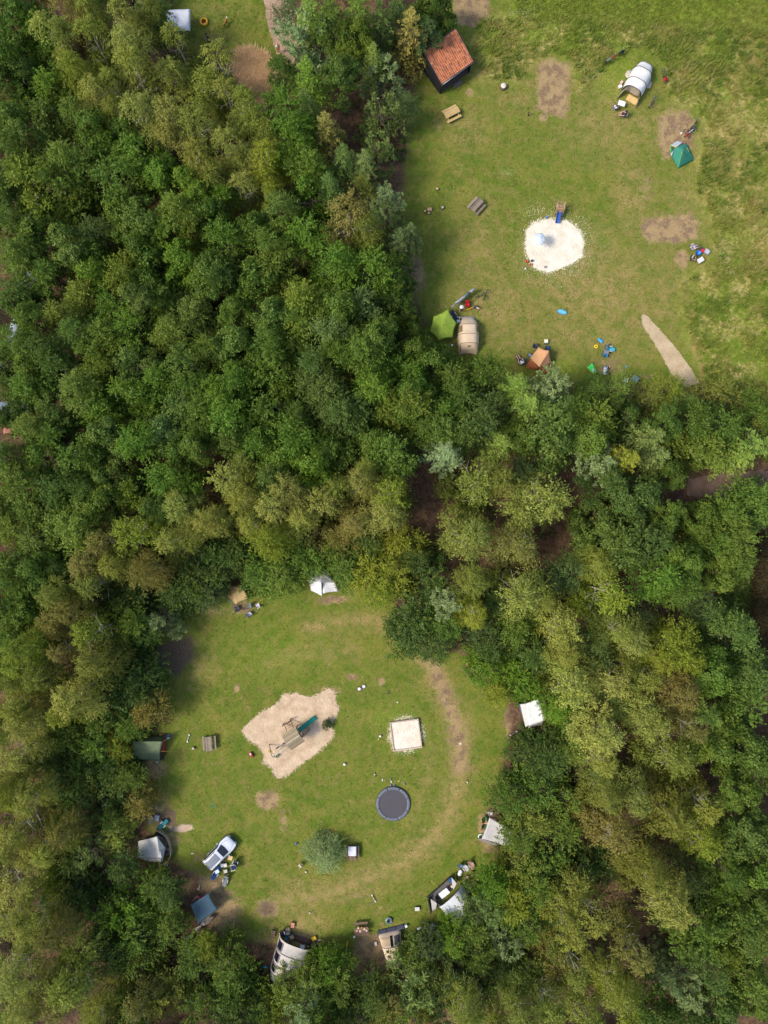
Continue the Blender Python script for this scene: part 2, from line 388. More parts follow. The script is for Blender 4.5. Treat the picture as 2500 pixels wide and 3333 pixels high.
def ground_material():
    m, nt, b = node_mat('ground_cover'); N = nt.nodes; L = nt.links
    tc = N.new('ShaderNodeTexCoord')
    def noise(scale, detail=5, rough=.55):
        n = N.new('ShaderNodeTexNoise'); n.inputs['Scale'].default_value = scale; n.inputs['Detail'].default_value = detail; n.inputs['Roughness'].default_value = rough
        L.new(tc.outputs['Object'], n.inputs['Vector']); return n.outputs['Fac']
    def rng_(v, a, b_, c=0., d=1.):
        n = N.new('ShaderNodeMapRange'); n.interpolation_type = 'SMOOTHSTEP'
        for k, x in zip(('From Min', 'From Max', 'To Min', 'To Max'), (a, b_, c, d)): n.inputs[k].default_value = x
        L.new(v, n.inputs['Value']); return n.outputs[0]
    def col(c): return (*lin(c), 1)
    def mix(f, a, b_):
        n = N.new('ShaderNodeMix'); n.data_type = 'RGBA'
        if isinstance(f, float): n.inputs['Factor'].default_value = f
        else: L.new(f, n.inputs['Factor'])
        for k, v in (('A', a), ('B', b_)):
            if isinstance(v, tuple): n.inputs[k].default_value = v
            else: L.new(v, n.inputs[k])
        return n.outputs['Result']
    def math_(op, a, b_):
        n = N.new('ShaderNodeMath'); n.operation = op
        for i, v in enumerate((a, b_)):
            if isinstance(v, (int, float)): n.inputs[i].default_value = v
            else: L.new(v, n.inputs[i])
        return n.outputs[0]
    a1 = N.new('ShaderNodeAttribute'); a1.attribute_name = 'cover'
    a2 = N.new('ShaderNodeAttribute'); a2.attribute_name = 'cover_more'
    s1 = N.new('ShaderNodeSeparateColor'); s2 = N.new('ShaderNodeSeparateColor')
    L.new(a1.outputs['Color'], s1.inputs[0]); L.new(a2.outputs['Color'], s2.inputs[0])
    floor, dirt, dry, sand = s1.outputs[0], s1.outputs[1], s1.outputs[2], a1.outputs['Alpha']
    white, rough_, lush, burnt = s2.outputs[0], s2.outputs[1], s2.outputs[2], a2.outputs['Alpha']
    nb, nm, nf, nff = noise(.16, 4), noise(.8, 6), noise(4.0, 6, .65), noise(17., 5, .7)
    nm2, nf2 = noise(1.7, 6, .6), noise(7.5, 6, .7)
    def edge(mask, n, amp, w):     # ragged threshold of a mask
        return rng_(math_('ADD', mask, math_('MULTIPLY', math_('SUBTRACT', n, .5), amp)), .5 - w, .5 + w)
    nl = noise(.33, 5, .6)
    mp = N.new('ShaderNodeMapping'); c_ = W(1085, 2440); mp.inputs['Location'].default_value = (-c_.x, -c_.y, 0); L.new(tc.outputs['Object'], mp.inputs['Vector'])
    wv = N.new('ShaderNodeTexWave'); wv.wave_type = 'RINGS'; wv.rings_direction = 'Z'; wv.inputs['Scale'].default_value = .16; wv.inputs['Distortion'].default_value = 16.0; wv.inputs['Detail'].default_value = 3; wv.inputs['Detail Scale'].default_value = .35
    L.new(mp.outputs[0], wv.inputs['Vector'])
    g = mix(rng_(nl, .40, .60), col((96, 116, 36)), col((126, 128, 52)))
    g = mix(rng_(nb, .42, .58, 0, .8), g, col((106, 120, 42)))
    g = mix(rng_(wv.outputs['Fac'], .2, .8, 0, .3), g, col((130, 126, 58)))
    g = mix(rng_(nm, .52, .66, 0, .65), g, col((138, 126, 68)))
    g = mix(rng_(nm2, .54, .68, 0, .45), g, col((142, 124, 72)))
    g = mix(rng_(noise(1.25, 7, .68), .62, .70, 0, .75), g, col((168, 144, 104)))
    g = mix(rng_(nf, .58, .72, 0, .35), g, col((150, 132, 80)))
    g = mix(rng_(nf2, .56, .70, 0, .5), g, col((74, 102, 26)))
    g = mix(math_('MULTIPLY', lush, rng_(nm2, .3, .6, .45, .85)), g, mix(rng_(nf, .4, .6), col((110, 138, 36)), col((146, 156, 60))))
    rg = mix(rng_(nl, .42, .58), mix(rng_(nm2, .40, .60), col((108, 134, 44)), col((140, 148, 60))), mix(rng_(nm2, .40, .60), col((150, 146, 68)), col((192, 172, 116))))
    rg = mix(rng_(nf, .5, .64), rg, col((112, 124, 48)))
    g = mix(rough_, g, rg)
    dryf = math_('MINIMUM', math_('MULTIPLY', math_('MULTIPLY', dry, 1.45), rng_(nm, .36, .62, .3, 1.)), .95)
    g = mix(dryf, g, mix(rng_(nf2, .42, .60), col((172, 148, 96)), col((136, 124, 66))))
    dcol = mix(rng_(nm, .44, .58), col((164, 138, 98)), col((130, 106, 82)))
    dcol = mix(rng_(nf2, .52, .64), dcol, col((184, 156, 112)))
    dirtf = rng_(math_('ADD', dirt, math_('ADD', math_('MULTIPLY', math_('SUBTRACT', nf, .5), 1.1), math_('MULTIPLY', math_('SUBTRACT', nm2, .5), .9))), .28, .72)
    g = mix(dirtf, g, dcol)
    g = mix(edge(burnt, nf, .9, .3), g, mix(rng_(nf2, .4, .6), col((100, 82, 64)), col((128, 108, 86))))
    scol = mix(rng_(nm2, .36, .66), col((208, 182, 154)), col((192, 164, 136)))
    scol = mix(rng_(nf2, .6, .72), scol, col((160, 132, 104)))
    g = mix(edge(sand, nf, 1.1, .10), g, scol)
    g = mix(edge(white, nf2, 1.9, .05), g, mix(rng_(nf, .4, .6), col((236, 224, 198)), col((212, 196, 164))))
    fl = mix(rng_(nm2, .36, .62), col((96, 72, 56)), col((124, 96, 74)))
    fl = mix(rng_(nf, .5, .66), fl, col((64, 66, 34)))
    g = mix(edge(floor, nm2, .9, .3), g, fl)
    val = rng_(nff, .28, .72, .62, 1.25)
    hv = N.new('ShaderNodeHueSaturation'); L.new(val, hv.inputs['Value']); L.new(g, hv.inputs['Color'])
    L.new(hv.outputs[0], b.inputs['Base Color'])
    b.inputs['Roughness'].default_value = .95; b.inputs['Specular IOR Level'].default_value = .15
    bp = N.new('ShaderNodeBump'); bp.inputs['Strength'].default_value = .7; bp.inputs['Distance'].default_value = .08
    L.new(math_('ADD', nff, math_('MULTIPLY', nf, .8)), bp.inputs['Height']); L.new(bp.outputs['Normal'], b.inputs['Normal'])
    return m
gme.materials.append(ground_material())
ground = bpy.data.objects.new('ground', gme); COL.objects.link(ground); tag(ground, kind='structure')

def ragged(pts, step, amp, seed):
    """A closed outline walked at short steps and frayed."""
    out = []
    n = len(pts)
    for i in range(n):
        a = np.array(pts[i], float); b = np.array(pts[(i + 1) % n], float)
        k = max(1, int(np.hypot(*(b - a)) / step))
        for j in range(k): out.append(a + (b - a) * j / k)
    out = np.array(out); m = len(out)
    for _ in range(2): out = (np.roll(out, 1, 0) + 2 * out + np.roll(out, -1, 0)) / 4
    t = np.roll(out, -1, 0) - np.roll(out, 1, 0); t /= np.linalg.norm(t, axis=1)[:, None] + 1e-9
    nr = np.stack([t[:, 1], -t[:, 0]], 1)
    w = (fbm(out[:, 0] * .09, out[:, 1] * .09, seed) - .5) * 2 * amp + (fbm(out[:, 0] * .4, out[:, 1] * .4, seed + 4) - .5) * amp * .9
    return out + nr * w[:, None]

def sand_material(name, c1, c2, c3):
    m, nt, b = node_mat(name); N = nt.nodes; L = nt.links
    tc = N.new('ShaderNodeTexCoord')
    ns = []
    for s in (.9, 5.0, 26.0):
        n = N.new('ShaderNodeTexNoise'); n.inputs['Scale'].default_value = s; n.inputs['Detail'].default_value = 5
        L.new(tc.outputs['Object'], n.inputs['Vector']); ns.append(n.outputs['Fac'])
    r = N.new('ShaderNodeMapRange'); r.inputs['From Min'].default_value = .35; r.inputs['From Max'].default_value = .65; L.new(ns[0], r.inputs['Value'])
    mx = N.new('ShaderNodeMix'); mx.data_type = 'RGBA'; L.new(r.outputs[0], mx.inputs['Factor'])
    mx.inputs['A'].default_value = (*lin(c1), 1); mx.inputs['B'].default_value = (*lin(c2), 1)
    r2 = N.new('ShaderNodeMapRange'); r2.inputs['From Min'].default_value = .62; r2.inputs['From Max'].default_value = .74; r2.inputs['To Max'].default_value = .7; L.new(ns[1], r2.inputs['Value'])
    m2 = N.new('ShaderNodeMix'); m2.data_type = 'RGBA'; L.new(r2.outputs[0], m2.inputs['Factor']); L.new(mx.outputs['Result'], m2.inputs['A']); m2.inputs['B'].default_value = (*lin(c3), 1)
    L.new(m2.outputs['Result'], b.inputs['Base Color']); b.inputs['Roughness'].default_value = .95
    vo = N.new('ShaderNodeTexVoronoi'); vo.inputs['Scale'].default_value = 4.2; L.new(tc.outputs['Object'], vo.inputs['Vector'])
    ad = N.new('ShaderNodeMath'); ad.operation = 'MULTIPLY_ADD'; L.new(vo.outputs['Distance'], ad.inputs[0]); ad.inputs[1].default_value = .8; L.new(ns[2], ad.inputs[2])
    bp = N.new('ShaderNodeBump'); bp.inputs['Strength'].default_value = .8; bp.inputs['Distance'].default_value = .06
    L.new(ad.outputs[0], bp.inputs['Height']); L.new(bp.outputs['Normal'], b.inputs['Normal'])
    return m

def sand_sheet(name, pts, amp, seed, material, z, shrink=1.0):
    c0 = np.mean(np.array(pts, float), 0); o = ragged([tuple(c0 + (np.array(p) - c0) * shrink) for p in pts], 3.0, amp, seed)
    bm = bmesh.new()
    vs = [bm.verts.new(W(p[0], p[1], 0) + Vector((0, 0, z))) for p in o]
    f = bm.faces.new(vs)
    bmesh.ops.triangulate(bm, faces=[f])
    bm.normal_update()
    if sum(fc.normal.z for fc in bm.faces) < 0: bmesh.ops.reverse_faces(bm, faces=bm.faces)
    me = bpy.data.meshes.new(name); bm.to_mesh(me); bm.free(); me.materials.append(material)
    ob = bpy.data.objects.new(name, me); COL.objects.link(ob); tag(ob, kind='structure')
    return ob
SAND_TAN = sand_material('tan_sand', (214, 188, 156), (188, 160, 128), (156, 128, 98))
SAND_WHITE = sand_material('white_sand', (236, 226, 206), (220, 206, 182), (198, 180, 152))
sand_sheet('sand_pit', SAND_PIT, 6.0, 31, SAND_TAN, -.02, .97)
sand_sheet('white_sand_circle', WHITE_SAND, 4.0, 41, SAND_WHITE, -.02, .96)
sand_sheet('sandy_path', PATH_SAND, 3.0, 51, sand_material('path_sand', (198, 176, 142), (180, 156, 122), (138, 114, 82)), -.02, .97)
sand_sheet('dirt_track', [(852, -80), (922, -80), (948, 30), (968, 110), (985, 200), (925, 205), (892, 150), (868, 60)], 4.0, 57, sand_material('track_sand', (176, 146, 120), (150, 122, 100), (128, 102, 82)), -.015)
sand_sheet('forest_path', [(2236, 1560), (2300, 1548), (2480, 1532), (2580, 1528), (2580, 1585), (2470, 1612), (2300, 1622), (2236, 1612)], 6.0, 61, sand_material('forest_path_earth', (132, 106, 90), (112, 88, 74), (90, 76, 58)), .012)
sand_sheet('forest_path', [(1700, 1500), (1790, 1540), (1900, 1590), (1980, 1600), (2100, 1600), (2236, 1575), (2236, 1625), (2080, 1645), (1900, 1630), (1790, 1600), (1690, 1560)], 6.0, 67, sand_material('forest_path_brown', (108, 78, 60), (88, 62, 48), (70, 58, 40)), .008)
# ------------------------------------------------------------------ trees
def leaf_quads(C, D, U, ln, wd, r):
    """Leaf blades: centres C, long axes D, width axes U, slightly folded."""
    n = len(C)
    tip = C + D * ln[:, None] * .5; base = C - D * ln[:, None] * .5
    a = C + U * wd[:, None] * .5; b = C - U * wd[:, None] * .5
    V = np.stack([base, a, tip, b], 1).reshape(-1, 3)
    F = np.arange(4 * n).reshape(n, 4)
    return V, F
def unit(v): return v / (np.linalg.norm(v, axis=-1, keepdims=True) + 1e-9)
def frame_from(D, r):
    """A width axis square to D, turned at random but mostly lying flat."""
    h = r.normal(size=D.shape) * .55 + np.array([0, 0, 1.0])
    U = unit(np.cross(D, h)); return U
def foliage_mesh(name, V, F, tint, tip, material):
    me = bpy.data.meshes.new(name); me.from_pydata(V, [], F); me.update()
    k = len(V) // len(F)
    for nm, a in (('tint', tint), ('tip', tip)):
        at = me.attributes.new(nm, 'FLOAT', 'POINT'); at.data.foreach_set('value', np.repeat(a, 4).astype(np.float32))
    me.materials.append(material); return me

def leaf_material(name, trans=.38, tipcol=(200, 180, 40), tipw=.55, rough=.5):
    m, nt, b = node_mat(name); N = nt.nodes; L = nt.links
    oi = N.new('ShaderNodeObjectInfo')
    t = N.new('ShaderNodeAttribute'); t.attribute_name = 'tint'
    p = N.new('ShaderNodeAttribute'); p.attribute_name = 'tip'
    hv = N.new('ShaderNodeHueSaturation')
    def mr(v, c, d):
        n = N.new('ShaderNodeMapRange'); n.inputs['To Min'].default_value = c; n.inputs['To Max'].default_value = d; L.new(v, n.inputs['Value']); return n.outputs[0]
    L.new(mr(t.outputs['Fac'], .72, 1.34), hv.inputs['Value']); L.new(mr(t.outputs['Fac'], .515, .482), hv.inputs['Hue']); hv.inputs['Saturation'].default_value = 1.0
    L.new(oi.outputs['Color'], hv.inputs['Color'])
    mx = N.new('ShaderNodeMix'); mx.data_type = 'RGBA'; mx.inputs['B'].default_value = (*lin(tipcol), 1)
    ml = N.new('ShaderNodeMath'); ml.operation = 'MULTIPLY'; L.new(p.outputs['Fac'], ml.inputs[0]); ml.inputs[1].default_value = tipw
    L.new(ml.outputs[0], mx.inputs['Factor']); L.new(hv.outputs[0], mx.inputs['A'])
    L.new(mx.outputs['Result'], b.inputs['Base Color']); b.inputs['Roughness'].default_value = rough; b.inputs['Specular IOR Level'].default_value = .18
    tr = N.new('ShaderNodeBsdfTranslucent'); L.new(mx.outputs['Result'], tr.inputs['Color'])
    ms = N.new('ShaderNodeMixShader'); ms.inputs['Fac'].default_value = trans
    L.new(b.outputs[0], ms.inputs[1]); L.new(tr.outputs[0], ms.inputs[2]); L.new(ms.outputs[0], N['Material Output'].inputs['Surface'])
    return m
LEAF = leaf_material('broad_leaf'); LEAF_TIP = leaf_material('leaf_with_yellow_tips', tipcol=(176, 164, 50), tipw=.5); NEEDLE = leaf_material('needle', .18, (170, 150, 90), .3, .6)
BARK = mat('bark', (92, 78, 62), .9, .4, 9, .6); BIRCH_BARK = mat('birch_bark', (196, 186, 168), .8, .3, 7, .4, c2=(110, 98, 84))

NOM = 2.2      # nominal crown radius, metres
def lobes(r, n, spread, zlo, zhi, rad):
    out = []
    for k in range(n):
        a = 2 * math.pi * (k / n) * 2.4 + r.uniform(-.5, .5)
        q = spread * math.sqrt(r.uniform(.12, 1)) if k else .1
        z = r.uniform(zlo, zhi) if k else zhi
        z = z - .55 * (q / spread) ** 2 * (zhi - zlo)
        out.append((np.array([q * math.cos(a), q * math.sin(a), z]) * NOM, rad * NOM * r.uniform(.75, 1.25)))
    return out

def broad_crown(seed, nl=10, clumps=15, leaves=58, lsz=.17, vz=1.0):
    r = np.random.default_rng(seed); Cs, Ds, Us, tt = [], [], [], []
    for c, rad in lobes(r, nl, .84, -.6 * vz, .8 * vz, .38):
        for _ in range(clumps):
            d = r.normal(size=3); d[2] = abs(d[2]) * 1.0 - .25; d = unit(d)
            cc = c + d * rad * r.uniform(.75, 1.12)
            n = int(leaves * r.uniform(.6, 1.3)); R = r.uniform(.2, .42)
            off = r.normal(size=(n, 3)) * R * np.array([.62, .62, .34])
            off -= d * (np.abs(off @ d))[:, None] * .4
            C = cc + off
            out = unit(unit(C - c) + r.normal(size=(n, 3)) * .55 + np.array([0, 0, .25]))
            D = unit(np.cross(out, r.normal(size=(n, 3))))
            Cs.append(C); Ds.append(D); Us.append(unit(np.cross(D, out))); tt.append(np.clip(r.uniform(.1, .85) * .5 + r.random(n) * .5, 0, 1))
    C = np.concatenate(Cs); D = np.concatenate(Ds); U = np.concatenate(Us); t = np.concatenate(tt); n = len(C)
    ln = lsz * r.uniform(.7, 1.5, n); V, F = leaf_quads(C, D, U, ln, ln * r.uniform(.55, .8, n), r)
    tip = (r.random(n) < .03).astype(float) * r.random(n)
    return foliage_mesh('broadleaf_crown', V, F, t, tip, LEAF)

def spray_crown(seed, nl=8, sprays=46, per=17, droop=.9, lsz=(.16, .05), rad=.46, zr=(-.6, 1.0), spread=.62, outw=1.0, material=None, tips=.0, name='birch_crown', up=.35):
    """Crowns of leafy twigs: each twig leaves its bough outward and then droops (birch) or stays spread (hazel)."""
    r = np.random.default_rng(seed); Cs, Ds, Us, tt, tp = [], [], [], [], []
    for c, rd in lobes(r, nl, spread, zr[0], zr[1], rad):
        lobe_t = r.uniform(.2, .8)
        for _ in range(sprays):
            d = r.normal(size=3); d[2] = abs(d[2]) * .9 - .2 + up; d = unit(d)
            p = c + d * rd * r.uniform(.35, .95)
            hd = unit(np.array([d[0] * outw + r.normal() * .25, d[1] * outw + r.normal() * .25, d[2] * .55]))
            L = rd * r.uniform(.55, 1.0); s = np.linspace(0, 1, per)
            path = p + hd * (s * L)[:, None] + np.array([0, 0, -1.0]) * (droop * L * s ** 2)[:, None]
            tan = unit(hd + np.array([0, 0, -2 * droop]) * s[:, None])
            side = r.normal(size=(per, 3)) * np.array([.075, .075, .04])
            C = path + side
            D = unit(tan + r.normal(size=(per, 3)) * .55)
            Cs.append(C); Ds.append(D); Us.append(frame_from(D, r))
            tt.append(np.clip(lobe_t * .4 + r.uniform(0, .4) + r.random(per) * .25, 0, 1))
            yel = r.random() < tips
            tp.append((np.clip(s - .35, 0, 1) * 1.4 * yel))
    C = np.concatenate(Cs); D = np.concatenate(Ds); U = np.concatenate(Us); n = len(C)
    ln = lsz[0] * r.uniform(.7, 1.4, n); V, F = leaf_quads(C, D, U, ln, lsz[1] * r.uniform(.7, 1.4, n), r)
    return foliage_mesh(name, V, F, np.concatenate(tt), np.concatenate(tp), material or LEAF)

def spruce_crown(seed, whorls=9, per_w=8, hgt=2.3, needle=.30, fluffy=False):
    r = np.random.default_rng(seed); Cs, Ds, Us, tt, tp = [], [], [], [], []
    for w in range(whorls):
        f = w / (whorls - 1); z = (1 - f) * hgt * NOM - .8 * NOM
        z = -.9 * NOM + (1 - f) * hgt * NOM
        L = NOM * (.12 + .95 * f ** .75)
        k = max(4, int(per_w * (.55 + .6 * f)))
        for i in range(k):
            a = 2 * math.pi * (i + r.uniform(-.3, .3)) / k + w * .7
            l = L * r.uniform(.75, 1.12)
            d = np.array([math.cos(a), math.sin(a), 0.0]); e = np.array([-math.sin(a), math.cos(a), 0])
            m = int(14 + 44 * f)
            s = r.uniform(.12, 1, m); sidesg = r.choice([-1, 1], m)
            base = d * (s * l)[:, None] + np.array([0, 0, 1.0]) * (z + (.12 * s - .32 * s ** 2) * l)[:, None]
            wid = (1 - s * .8) * l * .34
            C = base + e * (sidesg * wid * r.uniform(.1, 1, m))[:, None] + r.normal(size=(m, 3)) * .05
            D = unit(d * .8 + e * (sidesg * .75)[:, None] + r.normal(size=(m, 3)) * .22 + np.array([0, 0, .12]))
            Cs.append(C); Ds.append(D); Us.append(frame_from(D, r))
            tt.append(np.clip(r.uniform(.15, .6) + r.random(m) * .4 + .15 * s, 0, 1)); tp.append((s > .85) * r.random(m) * .5)
    C = np.concatenate(Cs); D = np.concatenate(Ds); U = np.concatenate(Us); n = len(C)
    ln = needle * r.uniform(.7, 1.3, n); V, F = leaf_quads(C, D, U, ln, ln * .33, r)
    return foliage_mesh('spruce_crown', V, F, np.concatenate(tt), np.concatenate(tp), NEEDLE)

def tuft_crown(seed, nl=9, tufts=17, per=34, needle=.30):
    """Bushy pines and blue firs: star-shaped needle tufts at the shoot ends."""
    r = np.random.default_rng(seed); Cs, Ds, Us, tt = [], [], [], []
    for c, rd in lobes(r, nl, .66, -.6, .9, .44):
        for _ in range(tufts):
            d = r.normal(size=3); d[2] = abs(d[2]) - .2; d = unit(d)
            p = c + d * rd * r.uniform(.7, 1.1)
            v = unit(r.normal(size=(per, 3)) * .8 + d * .75 + np.array([0, 0, .15]))
            l = needle * r.uniform(.6, 1.3, per)
            Cs.append(p + v * l[:, None] * .6 - d * r.uniform(0, .25, per)[:, None]); Ds.append(v); Us.append(frame_from(v, r))
            tt.append(np.clip(r.uniform(.1, .6) + r.random(per) * .4, 0, 1))
    C = np.concatenate(Cs); D = np.concatenate(Ds); U = np.concatenate(Us); n = len(C)
    ln = needle * r.uniform(.7, 1.3, n); V, F = leaf_quads(C, D, U, ln, ln * .22, r)
    return foliage_mesh('fir_crown', V, F, np.concatenate(tt), (r.random(n) < .05) * 1.0, NEEDLE)

CROWNS = {
    'L': [broad_crown(100 + k, nl=12 + k % 4, clumps=13 + k % 3, vz=.95 + .08 * (k % 3)) for k in range(4)] + [spray_crown(150 + k, nl=10 + k % 4, sprays=44, per=13, droop=.3, lsz=(.18, .115), rad=.40, zr=(-.7, .9), spread=.80, name='broadleaf_crown') for k in range(6)],
    'B': [spray_crown(200 + k, nl=6 + k % 3, sprays=80, per=17, droop=.7, lsz=(.17, .075), rad=.44, spread=.66, zr=(-.9, 1.0)) for k in range(7)],
    'H': [spray_crown(300 + k, nl=9 + k % 3, sprays=40, per=14, droop=.22, lsz=(.17, .10), rad=.42, zr=(-.5, .7), spread=.7, material=LEAF_TIP, tips=.12, name='hazel_crown') for k in range(6)],
    'S': [spruce_crown(400 + k) for k in range(4)],
    'P': [tuft_crown(500 + k) for k in range(5)],
    'W': [spray_crown(600 + k, nl=9, sprays=42, per=14, droop=.35, lsz=(.15, .055), rad=.44, zr=(-.5, .8), spread=.66, name='willow_crown') for k in range(4)],
}
TRUNK_Z = 8.0     # modelled height of a trunk, metres
def trunk_mesh(seed, limbs=9, bark=None, thin=1.0):
    """A tapered trunk with limbs reaching into the crown."""
    r = random.Random(seed); m = MB()
    lean = (r.uniform(-.15, .15), r.uniform(-.15, .15)); Z = TRUNK_Z
    pts = [(lean[0] * t * t + .05 * math.sin(5 * t + seed), lean[1] * t * t + .05 * math.cos(4 * t + seed), t * Z) for t in (0, .05, .25, .45, .65, .82, .97)]
    m.path(pts, [.21 * thin, .15 * thin, .13 * thin, .11 * thin, .085 * thin, .055 * thin, .02 * thin], 8)
    for k in range(limbs):
        t = r.uniform(.42, .85); a = k * 2.4 + r.uniform(-.4, .4); L = NOM * r.uniform(.5, .92) * (1.15 - t * .55)
        p0 = Vector((lean[0] * t * t, lean[1] * t * t, t * Z)); d = Vector((math.cos(a), math.sin(a), 0)); e = Vector((-d.y, d.x, 0))
        w = r.uniform(-.25, .25)
        q = [p0, p0 + d * L * .35 + e * w * .3 + Vector((0, 0, .035 * Z)), p0 + d * L * .7 + e * w + Vector((0, 0, .085 * Z)), p0 + d * L + e * w * .6 + Vector((0, 0, .11 * Z))]
        m.path(q, [.055 * thin, .042 * thin, .028 * thin, .01], 5)
        for g in (1, 2):
            f = q[g] + Vector((0, 0, .0)); b2 = d * .5 + e * (1 if g == 1 else -1) * r.uniform(.5, .9)
            m.path([f, f + b2 * .35 + Vector((0, 0, .03 * Z)), f + b2 * .8 + Vector((0, 0, .05 * Z))], [.024 * thin, .016 * thin, .006], 4)
    me = m.mesh('trunk'); me.materials.append(bark or BARK); return me
TRUNKS = {'B': [trunk_mesh(40 + k, 7, BIRCH_BARK, .6) for k in range(3)], 'o': [trunk_mesh(60 + k, 9) for k in range(3)]}

